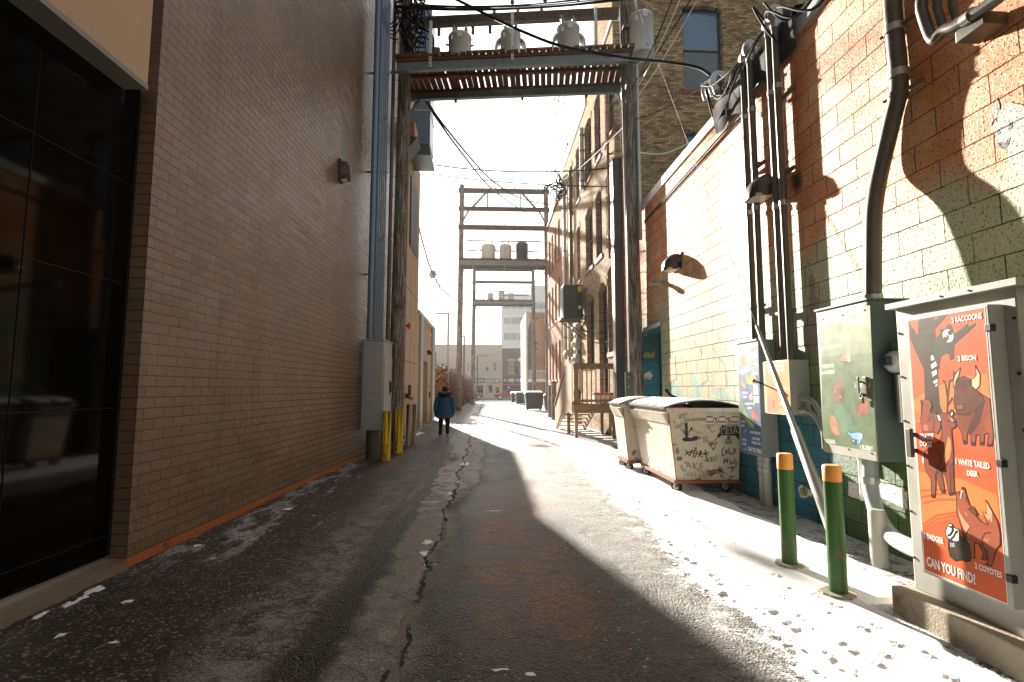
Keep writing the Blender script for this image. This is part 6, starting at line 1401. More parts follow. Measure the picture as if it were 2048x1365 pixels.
for px, rad, lab, r_, h_ in ((918, False, 'pale grey transformer on the nearest deck, leftmost of its three, with a plain round tank', .32, 1.12), (1021, True, 'pale grey transformer with side radiators in the middle of the nearest deck', .28, 1.16), (1136, True, 'pale grey transformer with side radiators at the right end of the nearest deck', .31, 1.24)):
    transformer(lab, fpos(px, .12, zt1), r_, h_, 'tank', rad, 'transformers on the nearest deck')
q = at(1284, 112, Y=12.75)
hx = transformer('white cylindrical transformer hung on the right pole of the nearest frame', (q.x, 12.75, q.z), .31, 1.12, 'tank', False, None, 2)
g = MB(); g.box((3.6, 12.74, q.z + .2), (q.x - .2, 12.98, q.z + .28)); g.box((3.6, 12.74, q.z + .8), (q.x - .2, 12.98, q.z + .88)); g.build('hanger', M['galv_dark'], hx)
g = MB(); text_fit(g, '50', at(1291, 93, Y=12.44), at(1299, 93, Y=12.44), .10, 0, .0); text_fit(g, 'KVA', at(1289, 103, Y=12.44), at(1301, 103, Y=12.44), .07, 0, .0); g.build('stencil', flat('blue_stencil', (.03, .10, .35)), hx)
zz = z2(531) + .17 + .17
for px, m_, rad, lab in ((977, 'tank', True, 'pale transformer with side radiators, left on the second deck'), (1011, 'tank', False, 'pale transformer behind the middle upright of the second deck'), (1044, 'tank_dark', False, 'dark blue grey transformer, right on the second deck')):
    q = at(px, 510, Y=38.1); transformer(lab, (q.x, 38.1, zz), .52 if rad else .46, at(px, 491, Y=38.1).z - zz + (.15 if m_ == 'tank_dark' else 0), m_, rad, 'transformers on the second deck')
zz = z3(608) + .16 + .17
for px, lab in ((981, 'small pale transformer, left on the farthest deck'), (1003, 'small pale transformer, middle of the farthest deck'), (1021.5, 'small pale transformer, right on the farthest deck')):
    q = at(px, 600, Y=52); transformer(lab, (q.x, 52, zz), .29 if px != 1003 else .32, .75 if px != 1003 else .95, 'tank', False, 'transformers on the farthest deck')

# gear at the left pole head: crates of cable and a cable rack
o = thing('cable_rack', 'black ladder rack crowded with cables at the head of the nearest left pole', 'cable rack', (PL.x + .3, PL.y - .2, zd1 + .3))
g = MB(); b0 = Vector((PL.x + .42, PL.y - .25, zd1 + .25))
for s in (0, .28): g.bar(b0 + Vector((s, 0, 0)), b0 + Vector((s - .1, 0, 2.2)), .04, .04)
for k in range(15): g.bar(b0 + Vector((-.1 * k / 15, 0, .1 + k * .14)), b0 + Vector((.28 - .1 * k / 15, 0, .1 + k * .14)), .03, .04)
g.build('ladder', M['black'], o)
rn = random.Random(21)
for k in range(16):
    g = MB(); p0 = b0 + Vector((rn.uniform(-.3, .3), rn.uniform(-.1, .1), rn.uniform(.0, .8)))
    pts = [p0]
    for j in range(4): pts.append(p0 + Vector((rn.uniform(-.45, .35), rn.uniform(-.2, .2), .45 * (j + 1) + rn.uniform(-.2, .2))))
    g.tube(smooth_path(pts, 4), rn.uniform(.012, .028), 6); g.build('cable', M['rubber'], o)
g = MB(); g.box((PL.x + .75, PL.y - .1, zd1 + .36), (PL.x + 1.05, PL.y + .2, zd1 + 1.05), 0, .03); g.build('splice_case', M['cab_dark'], o)
g = MB(); c0 = Vector((PL.x - .15, PL.y - .3, 0))
rn = random.Random(8)
g.tube([(PL.x - .22, PL.y - .12, .0), (PL.x - .22, PL.y - .12, 13)], .05, 10); tag(g.build('riser_pipe', M['galv_dark']), 'dull conduit strapped to the left side of the nearest left pole', 'pipe')
for k in range(5):
    g = MB(); p0 = Vector((PL.x - .1, PL.y - .22, 11.3 + .25 * k)); p1 = Vector((XL(12.4) + .08, 12.45, 12.0 + .1 * k)); g.tube(sag(p0, p1, .5 + .12 * k), .018, 6)
    tag(g.build('cable', M['rubber']), 'drooping black cable between the blue grey conduits and the nearest left pole', 'cable', 'drooping cables at the left pole head')

# ---------------------------------------------------------------- wires
def cable(label, pts, r=.012, grp=None, mat_='rubber', cat='cable', n=6, sm=6):
    g = MB(); g.tube(smooth_path(pts, sm) if len(pts) > 2 else pts, r, n); return tag(g.build('cable', M[mat_]), label, cat, grp)
def pxpath(pts): return [at(x, y, Y=d) for x, y, d in pts]
cable('thick black cable sweeping across the nearest deck to the splice cluster', pxpath([(860, -25, 11.6), (914, 0, 11.4), (988, 37, 11.2), (1049, 65, 11.0), (1111, 89, 10.8), (1172, 103, 10.6), (1255, 117, 10.2), (1320, 123, 9.8), (1390, 134, 9.2), (1420, 150, 8.9)]), .032)
cable('upper of the two black cables running from under the nearest deck to the second frame', pxpath([(852, 200, 14.4), (883, 245, 16), (940, 315, 20), (985, 362, 25), (1040, 397, 32), (1100, 410, 38)]), .036, 'cable pair to the second frame')
cable('lower of the two black cables running from under the nearest deck to the second frame', pxpath([(852, 203, 14.4), (880, 247, 16), (930, 315, 20), (975, 370, 25), (1012, 400, 32), (1050, 425, 38)]), .036, 'cable pair to the second frame')
def wire(label, a, b, s, r=.010, grp=None, mat_='rubber', cat='wire'):
    g = MB(); g.tube(sag(a, b, s), r, 6); return tag(g.build('wire', M[mat_]), label, cat, grp)
wire('upper wire slung across the alley from the hanging duct to the yellow brick wall', at(868, 330, Y=19), at(1232, 335, Y=16.9), .22, .022, 'wires slung across the alley')
wire('middle wire slung across the alley to the yellow brick wall', at(862, 349, Y=20), at(1242, 374, Y=16.8), .12, .018, 'wires slung across the alley')
wire('lowest wire slung between the second frame and the yellow brick wall', at(1096, 426, Y=37.8), at(1240, 405, Y=16.8), .1, .022, 'wires slung across the alley')
wire('wire rising over the alley from the second frame to the nearest right pole', at(1090, 382, Y=37), at(1262, 240, Y=13.0), .3, .02)
wire('wire climbing from the nearest right pole past the yellow brick front', at(1266, 240, Y=13), at(1420, 165, Y=9.4), .1, .010)
for k, (xa, xb) in enumerate(((1110, 1073), (1119, 1080), (1130, 1090))): wire(['leftmost', 'middle', 'rightmost'][k] + ' of three thin conductors hanging along the alley between the frames', at(xa, 186, Y=14.4), at(xb, 383, Y=38), .25, .030, 'thin conductors along the alley', 'galv_dark')
cable('pale cable drooping from the nearest right pole to the top of the mural wall', [at(1264, 301, Y=13), at(1290, 307, Y=13.1), at(1325, 308, Y=13.2), at(1355, 298, Y=13.3), at(1382, 284, Y=13.3)], .022, None, 'white_paint')
for k, (xa, ya_, xb, yb2, m_) in enumerate(((1352, -20, 1262, 180, 'rubber'), (1368, -20, 1268, 186, 'white_paint'), (1392, -20, 1272, 160, 'rubber'), (1405, -20, 1266, 205, 'white_paint'))):
    wire(['leftmost black', 'left pale', 'right black', 'rightmost pale'][k] + ' service wire falling past the tall window to the nearest right pole', at(xb, yb2, Y=12.85), at(xa, ya_, Y=8.5), .12, .013, 'service wires at the nearest right pole', m_)
rn = random.Random(4)
for k in range(7):
    za, zb2 = 12.0 + .13 * k + rn.uniform(0, .2), 11.95 + .16 * k
    wire(['lowest', 'second', 'third', 'fourth', 'fifth', 'sixth', 'top'][k] + ' of the wires strung above the nearest deck between its two poles', FP(-.1, -.5 + .17 * k, za), FP(FW + .2, -.5 + .15 * k, zb2), .20 + .07 * rn.random(), .016, 'wires above the nearest deck')
for px in (918, 1021, 1136):
    for s in (-1, 1):
        p = fpos(px, .12, zt1 + 1.45) + Vector((s * .15, 0, 0)); 
        g = MB(); g.tube(smooth_path([p, p + Vector((s * .05, .1, .25)), FP((p - PL).dot((PR - PL).normalized()) + s * .25, .6, 12.3)], 4), .011, 6)
        tag(g.build('jumper_wire', M['rubber']), ('left' if s < 0 else 'right') + ' jumper wire from the ' + {918: 'leftmost', 1021: 'middle', 1136: 'rightmost'}[px] + ' near transformer up to the beam', 'wire', 'jumper wires on the nearest deck')
for k in range(4):
    a = .9 + .5 * k; p = FP(a, .55, 12.2); g = MB()
    g.lathe(p + Vector((0, 0, -.3)), [(.03, 0), (.06, .04), (.03, .08), (.06, .12), (.03, .16), (.06, .20), (.03, .26)], 10); tag(g.build('insulator', M['tank_dark']), 'dark insulator hanging under the upper beam, ' + ['first', 'second', 'third', 'fourth'][k] + ' from the nearest left pole', 'insulator', 'insulators under the upper beam')
for k in range(3):
    a = 3.1 + .9 * k; p = FP(a, -.2, 12.5); g = MB(); g.lathe(p + Vector((0, 0, -.32)), [(.03, 0), (.065, .05), (.03, .09), (.065, .14), (.03, .2)], 10); g.cyl(p + Vector((0, 0, -.12)), p + Vector((0, 0, .3)), .012, n=6); tag(g.build('insulator', M['tank_dark']), 'dark cutout insulator between the wires, ' + ['nearest the left transformer', 'above the middle transformer', 'above the right transformer'][k], 'insulator', 'cutout insulators')
cable('grey cable curving from the beige building past a round box to the far left pole', pxpath([(834, 440, 21), (848, 495, 24), (866, 550, 27), (890, 585, 32), (915, 603, 38), (937, 610, 50)]), .04, None, 'galv_dark')
o = thing('cable_closure', 'round grey cable closure with a hanging loop on the cable left of the alley', 'cable box', at(865, 549, Y=27))
g = MB(); q = at(865, 549, Y=27); g.sphere(q, (.20, .14, .24), 0); g.build('case', M['cab_grey'], o)
g = MB(); c_ = at(875, 572, Y=27.2); g.tube([c_ + Vector((.10 * sin(2 * pi * k / 20), 0, .42 * cos(2 * pi * k / 20))) for k in range(21)], .028, 6); g.build('loop', M['galv_dark'], o)
# splice cluster hanging before the mural wall, and cable loops into the conduit heads
o = thing('splice_cluster', 'cluster of taped cable splices hanging where the thick black cable meets the mural wall', 'cable splices', at(1425, 165, Y=8.9))
c0 = at(1436, 160, Y=8.8); c1 = at(1405, 168, Y=9.0)
for k in range(4):
    p = c1 + Vector((.06 * k, -.02 * k, .03 * k)); g = MB(); g.tube(smooth_path([p, p + Vector((.0, 0, -.18)), p + Vector((.03, -.02, -.34))], 4), .028, 8); g.build('splice', M['tank'], o)
for k in range(2):
    p = c0 + Vector((.05 * k, 0, -.02)); g = MB(); g.tube([p + Vector((.12 * cos(a_), 0, .17 * sin(a_))) for a_ in [R(30 + 26 * j) for j in range(11)]], .028, 8); g.build('splice', M['tank'], o)
rn = random.Random(15)
for k in range(11):
    h = HEADS[k % 2 if k < 8 else 2 + k % 2] + Vector((-.03, .08, .05)); p0 = (c1 if k % 2 else c0) + Vector((rn.uniform(-.08, .1), rn.uniform(-.1, .1), rn.uniform(-.3, 0)))
    d_ = rn.uniform(.18, .75); mid = p0.lerp(h, .5) + Vector((rn.uniform(-.1, .05), rn.uniform(-.2, .2), -d_)); q2 = p0.lerp(h, .85) + Vector((-.08, .05, -d_ * .55))
    g = MB(); g.tube(smooth_path([p0, p0.lerp(mid, .5) + Vector((0, 0, -d_ * .3)), mid, q2, h], 6), .015, 6); g.build('cable_loop', M['rubber'], o)
for k in range(4):
    h = HEADS[3 if k % 2 else 2] + Vector((0, .02, .12)); g = MB(); e = Vector((XW - .08, 6.4 - .5 * k, 6.3 + .1 * k)); g.tube(smooth_path([h, h.lerp(e, .35) + Vector((-.25, 0, .35 - .2 * k)), h.lerp(e, .7) + Vector((-.15, 0, .15 - .25 * k)), e], 6), .016, 6)
    tag(g.build('cable', M['rubber']), 'black cable looping from the tallest conduit heads onto the black roof membrane', 'cable', 'cables onto the roof membrane')
# bushy head of cables on the far riser
rn = random.Random(33)
o = thing('cable_bundle', 'bushy black bundle of cable ends on top of the galvanised riser pipe', 'cables', T1)
for k in range(22):
    p = T1 + Vector((rn.uniform(-.1, .1), rn.uniform(-.3, .3), rn.uniform(-.2, .2))); g = MB(); pts = [p]
    for j in range(3): pts.append(pts[-1] + Vector((rn.uniform(-.42, .10), rn.uniform(-.3, .3), rn.uniform(-.55, .45))))
    g.tube(smooth_path(pts, 4), .03, 6); g.build('cable', M['rubber'], o)
# conduits on the nearest right pole
g = MB(); g.cyl((PR.x + .14, PR.y - .14, 5.5), (PR.x + .14, PR.y - .14, 13.5), .055, n=12); tag(g.build('riser_pipe', M['galv']), 'pale conduit strapped to the upper part of the nearest right pole', 'pipe')
g = MB(); g.cyl((PR.x - .19, PR.y - .08, .0), (PR.x - .19, PR.y - .08, 9.0), .022, n=10); tag(g.build('riser_pipe', M['galv']), 'thin conduit down the left side of the nearest right pole', 'pipe')
q = at(1257, 770, Y=12.85); g = MB(); g.box((q.x - .09, 12.82, q.z - .42), (q.x + .11, 12.86, q.z + .32), 0, .005)
for k in range(3): g.cyl((q.x, 12.815, q.z - .3 + .25 * k), (q.x, 12.805, q.z - .3 + .25 * k), .02, n=8, m=1)
tag(g.build('pole_plate', [M['cab_dark'], M['galv']]), 'dark steel plate bolted to the nearest right pole behind the dumpsters', 'plate')

# ================================================================ PERSON walking away
pb = at(888, 877, Z=0)
o = thing('person', 'person in a blue parka with black fur hood and black trousers, walking away', 'person', pb)
def skin_obj(name, verts, edges, radii, mat_, parent, root=0, sub=1):
    me = bpy.data.meshes.new(name); me.from_pydata([Vector(v) for v in verts], edges, []); me.materials.append(mat_)
    ob = bpy.data.objects.new(name, me); COL.objects.link(ob); ob.parent = parent
    me.skin_vertices or ob.modifiers.new('skin', 'SKIN')
    md = ob.modifiers.get('skin') or ob.modifiers.new('skin', 'SKIN'); md.use_smooth_shade = True
    if not me.skin_vertices: return ob
    for i, r_ in enumerate(radii): me.skin_vertices[0].data[i].radius = (r_, r_) if not isinstance(r_, tuple) else r_; me.skin_vertices[0].data[i].use_root = (i == root)
    s_ = ob.modifiers.new('sub', 'SUBSURF'); s_.levels = sub; s_.render_levels = sub
    return ob
V = [(0, 0, .92), (0, 0, 1.08), (0, .01, 1.28), (0, .01, 1.40), (0, .02, 1.47), (0, .03, 1.54), (0, .03, 1.61), (0, .02, 1.67), (0, .145, 1.575)]
Rr_ = [.13, .12, .145, .12, .055, .08, .092, .06, .018]; E = [(0, 1), (1, 2), (2, 3), (3, 4), (4, 5), (5, 6), (6, 7), (6, 8)]
def add(parent, pts):
    pi_ = parent
    for p, r_ in pts: V.append(p); Rr_.append(r_); E.append((pi_, len(V) - 1)); pi_ = len(V) - 1
    return pi_
add(0, [((-.09, .0, .86), .095), ((-.12, .10, .48), .062), ((-.128, .03, .09), .042), ((-.13, .16, .035), .03)])
add(0, [((.09, .0, .86), .095), ((.116, -.02, .47), .062), ((.128, -.24, .14), .042), ((.13, -.13, .05), .03)])
for s, sw in ((-1, -.05), (1, .06)):
    w_ = add(3, [((s * .18, 0, 1.39), .062), ((s * .255, -.03 + sw * .3, 1.12), .046), ((s * .275, .05 + sw, .88), .030), ((s * .28, .07 + sw, .81), .034)])
    for k in range(4): add(w_, [((s * (.275 + .002 * k), .045 + sw + .018 * k, .775), .010), ((s * .27, .05 + sw + .018 * k, .735 + .006 * abs(k - 1.5)), .009), ((s * .258, .055 + sw + .017 * k, .705 + .008 * abs(k - 1.5)), .008)])
    add(w_, [((s * .255, .105 + sw, .80), .011), ((s * .245, .12 + sw, .765), .010)])
skin_obj('body', V, E, Rr_, M['skin'], o)
def loft(g, rings, n=20, m=0, cap=True):
    vs = []
    for (cx, cy, cz, rx, ry) in rings:
        for k in range(n): a_ = 2 * pi * k / n; f_ = 1 + .03 * noise.noise((cos(a_) * 2 + cx, sin(a_) * 2, cz * 6)); vs.append(Vector((pb.x + cx + rx * cos(a_) * f_, pb.y + cy + ry * sin(a_) * f_, cz)))
    g.add(vs, [(i * n + k, i * n + (k + 1) % n, (i + 1) * n + (k + 1) % n, (i + 1) * n + k) for i in range(len(rings) - 1) for k in range(n)], m, True)
    if cap: g.add(vs[:n], [tuple(range(n))[::-1]], m); g.add(vs[-n:], [tuple(range(n))], m)
g = MB()
loft(g, [(-.05, .0, .93, .12, .13), (-.10, .01, .80, .104, .11), (-.115, .07, .60, .082, .092), (-.122, .09, .46, .072, .082), (-.128, .06, .28, .064, .072), (-.13, .03, .12, .060, .074)])
loft(g, [(.05, .0, .93, .12, .13), (.10, .0, .80, .104, .11), (.112, -.01, .60, .082, .092), (.118, -.05, .46, .072, .082), (.125, -.16, .29, .064, .072), (.128, -.24, .17, .060, .074)])
g.build('trousers', M['jean'], o)
g = MB()
loft(g, [(0, 0, .67, .268, .20), (0, 0, .70, .272, .205), (0, 0, .84, .255, .19), (0, .0, 1.02, .235, .175), (0, .01, 1.18, .24, .175), (0, .01, 1.32, .245, .165), (0, .01, 1.41, .205, .14), (0, .015, 1.47, .12, .11), (0, .02, 1.50, .09, .09)], 28)
for s, sw in ((-1, -.05), (1, .06)):
    loft(g, [(s * .17, .0, 1.40, .085, .10), (s * .225, -.01, 1.32, .092, .10), (s * .265, -.025 + sw * .2, 1.14, .083, .09), (s * .285, .01 + sw * .6, .99, .074, .08), (s * .29, .045 + sw, .87, .062, .068)])
g.build('parka', M['parka'], o)
rn = random.Random(2); g = MB(); n = 34
vs = []; nr = 9
for k in range(n):
    a_ = 2 * pi * k / n; cx, cy, cz = pb.x + cos(a_) * .155, pb.y - .02 + sin(a_) * .125, 1.455 - .045 * max(0, -sin(a_))
    for j in range(nr):
        b_ = 2 * pi * j / nr; rr_ = .062 * (1 + .35 * rn.uniform(-1, 1)); vs.append((cx + cos(a_) * cos(b_) * rr_ * 1.2, cy + sin(a_) * cos(b_) * rr_ * 1.2, cz + sin(b_) * rr_))
g.add(vs, [(k * nr + j, ((k + 1) % n) * nr + j, ((k + 1) % n) * nr + (j + 1) % nr, k * nr + (j + 1) % nr) for k in range(n) for j in range(nr)], 0, True); g.build('fur_hood', M['fur'], o)
g = MB(); loft(g, [(0, .03, 1.545, .10, .115), (0, .03, 1.58, .108, .12), (0, .03, 1.63, .10, .112), (0, .028, 1.675, .07, .08), (0, .025, 1.695, .02, .02)], 18); g.build('knit_hat', M['hat'], o)
for s, sw in ((-1, -.05), (1, .06)):
    g = MB(); loft(g, [(s * .285, .055 + sw, .89, .05, .056), (s * .285, .065 + sw, .82, .048, .058), (s * .28, .075 + sw, .76, .04, .056), (s * .27, .08 + sw, .715, .026, .042), (s * .265, .085 + sw, .695, .012, .02)], 12); g.tube([(pb.x + s * .26, pb.y + .11 + sw, .83), (pb.x + s * .25, pb.y + .13 + sw, .78), (pb.x + s * .245, pb.y + .13 + sw, .75)], [.022, .02, .012], 8); g.build('glove', M['black'], o)
for (x_, y_, z_, tilt) in ((-.13, .03, .0, 0), (.128, -.23, .05, .35)):
    g = MB(); n = 14
    for (z, sc_) in ((0, 1),):
        rings = []
        for t_, w_, h_ in ((-.10, .030, .05), (-.085, .042, .085), (-.02, .045, .11), (.06, .048, .085), (.13, .046, .06), (.17, .03, .035)):
            rings.append([(pb.x + x_ + w_ * cos(2 * pi * k / n), pb.y + y_ + t_, z_ + max(0, tilt * -t_) + .008 + h_ / 2 + h_ / 2 * sin(2 * pi * k / n)) for k in range(n)])
    vs = [p for r_ in rings for p in r_]; g.add(vs, [(i * n + k, (i + 1) * n + k, (i + 1) * n + (k + 1) % n, i * n + (k + 1) % n) for i in range(5) for k in range(n)], 0, True); g.add(rings[0], [tuple(range(n))]); g.add(rings[-1], [tuple(range(n))]); g.build('shoe', M['shoe'], o)

# ================================================================ FAR END OF THE ALLEY
g = MB(); g.poly([(-80, 70.2, .004), (80, 70.2, .004), (80, 83, .004), (-80, 83, .004)]); struct(g.build('street', gm('far_street_asphalt', (.10, .10, .10), .7, 0, .2, 1.5)))
g = MB(); g.box((-80, 83, -.05), (80, 88, .14)); struct(g.build('pavement', gm('far_pavement_concrete', (.40, .38, .35), .8, 0, .15, 1)))
M['lot'] = T('snowy_lot'); _t = M['lot']; M['lot'] = _t.done(_t.mix(_t.sm(_t.noise(_t.pos(), .6, 6, .65), .42, .62), (.15, .13, .12), (.80, .80, .82)), .7)
g = MB(); g.poly([(-40, 27.6, .0), (-3.85, 27.6, .0), (-3.85, 70, .0), (-40, 70, .0)]); struct(g.build('parking_lot', M['lot']))
YS = 88.0; PS = lambda a, z, d: Vector((a, YS + d, z))
sx_ = lambda px: at(px, 740, Y=YS).x
sz = lambda py: at(980, py, Y=YS).z
st = thing('stone_shop_building', 'pale grey stone two storey shop building at the end of the alley', 'building', (-3, YS, 0))
wins = [(sx_(a), sx_(b), sz(743.5), sz(725), 0) for a, b in ((934, 938.5), (948.5, 954), (970, 978.8), (985.5, 994.5), (910, 918), (890, 898))]
x0_, x1_ = sx_(860), sx_(1004.3)
shop = [(sx_(950), sx_(968), .6, sz(769), 0), (sx_(971), sx_(975), .3, sz(769), 0), (sx_(976), sx_(986), .9, sz(769), 0), (sx_(990), sx_(999.5), .15, sz(769), 0)]
g = MB(); wall_holes(g, PS, x0_, x1_, 0, sz(691), wins + shop, 0, .25)
g.add([(x1_, YS, 0), (x1_, YS, sz(691)), (x1_, YS + 20, sz(691)), (x1_, YS + 20, 0)], [(0, 1, 2, 3)]); g.add([(x0_, YS, sz(691)), (x1_, YS, sz(691)), (x1_, YS + 20, sz(691)), (x0_, YS + 20, sz(691))], [(0, 1, 2, 3)])
g.build('wall', M['limestone'], st)
g = MB()
for py, th, pr_ in ((691, .16, .25), (706.5, .14, .2), (718.7, .12, .14), (723.4, .10, .10), (746, .22, .22), (751.5, .12, .14)): g.box((x0_, YS - pr_, sz(py) - th / 2), (x1_ + .02, YS - .003, sz(py) + th / 2), 0)
g.box((sx_(955), YS - .05, sz(711) - .05), (sx_(980), YS - .004, sz(711) + .05), 1); g.box((sx_(984), YS - .05, sz(711) - .05), (sx_(995), YS - .004, sz(711) + .05), 1)
for k in range(7): g.box((x0_, YS - .012, sz(725 + 3 * k) - .02), (x1_, YS - .004, sz(725 + 3 * k) + .02), 1)
g.build('cornice', [M['limestone'], M['limestone_dark']], st)
for k, h in enumerate(wins): window(PS, h, st, 'frame_white', 'office_glass' if k % 2 else 'glass', 'awning' if k in (1, 2) else None, 'limestone', .25, .12)
g = MB(); text_fit(g, 'SPELMAN', (sx_(956.5), YS - .02, sz(714.5)), (sx_(976.5), YS - .02, sz(714.5)), .32, 0, .01); g.build('name_letters', M['limestone_dark'], st)
g = MB()
for k, h in enumerate(shop):
    obox(g, PS, h[0], h[1], h[2], h[3], .20, .24, 0); obox(g, PS, h[0], h[0] + .12, h[2], h[3], .10, .2, 1); obox(g, PS, h[1] - .12, h[1], h[2], h[3], .10, .2, 1); obox(g, PS, h[0] + .12, h[1] - .12, h[3] - .12, h[3], .10, .2, 1)
g.build('shopfront', [M['glass_dark'], M['frame_white']], st)
for (a, b, txt) in ((949, 969.5, 'WOOD YARD'), (971.5, 986.5, 'SALON'), (988.5, 1000.5, 'ART')):
    g = MB(); g.box((sx_(a), YS - .08, sz(767)), (sx_(b), YS - .004, sz(757)), 0); text_fit(g, txt, (sx_(a) + .15, YS - .085, sz(765)), (sx_(b) - .15, YS - .085, sz(765)), .5, 1, .02); g.build('fascia_sign', [M['shop_dark'] if a < 970 else M['shop_grey'], M['white_paint']], st)
g = MB(); g.hexa([(sx_(988.5), YS - .9, sz(774.5)), (sx_(1000.5), YS - .9, sz(774.5)), (sx_(1000.5), YS - .005, sz(774.5)), (sx_(988.5), YS - .005, sz(774.5)), (sx_(989), YS - .6, sz(768.5)), (sx_(1000), YS - .6, sz(768.5)), (sx_(1000), YS - .005, sz(767.5)), (sx_(989), YS - .005, sz(767.5))]); g.build('awning', M['awning'], st)
bt = thing('brown_brick_shop', 'grey brown brick shop with a black ground floor beside the stone shop building', 'building', (5, YS, 0))
b0_, b1_ = x1_ + .02, sx_(1075)
bw = [(sx_(1016), sx_(1029), sz(746), sz(722), 0), (sx_(1036), sx_(1046), sz(746), sz(722), 0)]
g = MB(); wall_holes(g, PS, b0_, b1_, 0, sz(697), bw, 0, .25); g.poly([PS(b0_, sz(697), 0), PS(b1_, sz(697), 0), PS(b1_, sz(697), 18), PS(b0_, sz(697), 18)]); g.build('wall', M['brick_bro'], bt)
for h in bw: window(PS, h, bt, 'shop_dark', 'office_glass', None, 'limestone', .25, .1, 1)
g = MB(); g.box((b0_, YS - .1, sz(705)), (b1_, YS - .003, sz(704))); g.box((b0_ + .1, YS - .06, sz(707)), (b1_, YS - .003, sz(706))); g.box((sx_(1014), YS - .06, sz(722)), (sx_(1031), YS - .003, sz(719)), 1)
for k in range(12): g.box((b0_ + .4 + k * .42, YS - .07, sz(708.5)), (b0_ + .6 + k * .42, YS - .004, sz(707)))
g.build('cornice', [M['brick_bro'], M['limestone']], bt)
g = MB(); g.box((b0_ + .02, YS - .10, .1), (b1_, YS - .004, sz(753.5)), 0); g.build('shopfront', M['shop_dark'], bt)
g = MB(); g.box((b0_ + .1, YS - .2, sz(770.5)), (b1_, YS - .105, sz(768)), 0); g.build('red_band', M['red_paint'], bt)
g = MB(); cols = [(.5, .5, .42), (.7, .45, .1), (.65, .62, .2), (.2, .45, .2), (.6, .18, .25), (.7, .7, .7)]
for k, px in enumerate((1010, 1018, 1024, 1028, 1034, 1041)): g.cyl((sx_(px), YS - .11, sz(761)), (sx_(px), YS - .13, sz(761)), .24 + .06 * (k % 3), n=14, m=k)
g.build('painted_discs', [flat('disc_paint', c, .5) for c in cols], bt)
g = MB(); g.poly([(sx_(1014), YS - .12, sz(777)), (sx_(1020.5), YS - .12, sz(777)), (sx_(1019), YS - .12, sz(775)), (sx_(1017.5), YS - .12, sz(771.5)), (sx_(1016), YS - .12, sz(775))]); g.build('window_emblem', M['limestone'], bt)
g = MB(); g.box((sx_(1030.5), YS - .9, sz(751)), (sx_(1030.5) + .5, YS - .01, sz(733)), 0, .03); g.box((sx_(1030.5) - .02, YS - .85, sz(748)), (sx_(1030.5) - .004, YS - .1, sz(745)), 1); tag(g.build('blade_sign', [M['shop_dark'], M['red_paint']]), 'black blade sign projecting from the grey brown brick shop', 'sign')
of = thing('office_tower', 'white office building with grey window bands rising behind the brown shop', 'building', (12, 140, 0))
ox0, ox1 = at(1002.5, 640, Y=140).x, at(1135, 640, Y=140).x; oz = lambda py: at(1040, py, Y=140).z
g = MB(); g.box((ox0, 140, 0), (ox1, 175, oz(588)), 0); g.box((at(1062, 640, Y=140).x, 142, oz(588)), (ox1, 170, oz(568)), 0); g.build('wall', M['panel_white'], of)
for py0, py1 in ((648.7, 636), (680, 667), (617.5, 605), (712, 699)):
    g = MB(); xa_ = ox0 + .6; g.box((xa_, 139.9, oz(py0)), (ox1 - .6, 139.995, oz(py1)), 0)
    for k in range(9): xx = xa_ + (ox1 - xa_) * k / 9; g.box((xx - .08, 139.82, oz(py0)), (xx + .08, 139.899, oz(py1)), 1)
    g.build('window_band', [M['office_glass'], M['panel_white']], of)
tb = thing('tan_brick_building', 'tan brick building with a side coloured as sunlit and white balcony at the far right', 'building', (5, 60, 0))
YT = 57.0; cx0 = at(1054, 700, Y=YT).x; tzt = at(1070, 627, Y=YT).z
g = MB(); g.box((cx0 + .01, YT, 0), (13, YT + 6.8, tzt), 0); g.build('front_wall', M['brick_tan_x'], tb)
g = MB(); yy1 = at(1043.5, 700, X=cx0).y; g.box((cx0 - .12, YT - .05, 0), (cx0, yy1, tzt + .1), 0); g.box((cx0 - .12, YT - .12, 0), (cx0 + .32, YT - .051, tzt + .12)); g.build('side_wall', M['brick_tan_y'], tb)
g = MB(); g.box((cx0 + .01, YT - .1, tzt), (13, YT + 6.9, tzt + .14)); g.build('coping', M['trim_grey'], tb)
g = MB(); za, zb2 = at(1080, 758, Y=YT - .8).z, at(1080, 742, Y=YT - .8).z
g.box((cx0 + .1, YT - .9, za - .35), (11, YT - .002, za)); 
g.bar((cx0 + .1, YT - .88, zb2), (11, YT - .88, zb2), .06, .06)
for k in range(46): xx = cx0 + .15 + k * .14; g.box((xx - .02, YT - .89, za), (xx + .02, YT - .86, zb2))
g.build('balcony', M['white_paint'], tb)
for k, px in enumerate((1057, 1059.5, 1062)): g = MB(); xx = at(px, 700, Y=YT - .1).x; g.cyl((xx, YT - .19, .0), (xx, YT - .19, at(px, 655, Y=YT).z + .3 * k), .05, n=8); g.build('conduit', M['galv_dark'], tb)
g = MB(); xx = at(1088.5, 700, Y=YT).x; g.cyl((xx, YT - .12, 0), (xx, YT - .12, tzt - .2), .06, n=8); g.build('downpipe', M['rust'], tb)
g = MB()
for py in (637, 687, 698.5): xx = at(1073, py, Y=YT).x; z = at(1073, py, Y=YT).z; g.box((xx - .12, YT - .05, z - .08), (xx + .12, YT - .003, z + .08))
g.build('vent', M['black'], tb)
q = at(1038.5, 716, Y=84)
o = thing('street_lamp', 'ornate black street lamp with a white globe in front of the brown brick shop', 'street lamp', (q.x, 84, .14))
g = MB(); g.lathe((q.x, 84, .14), [(.18, 0), (.16, .5), (.08, .7), (.055, q.z - .8), (.07, q.z - .6)], 10); g.build('pole', M['black'], o)
g = MB(); g.sphere((q.x, 84, q.z - .28), (.28, .28, .34)); g.build('globe', M['white_paint'], o)
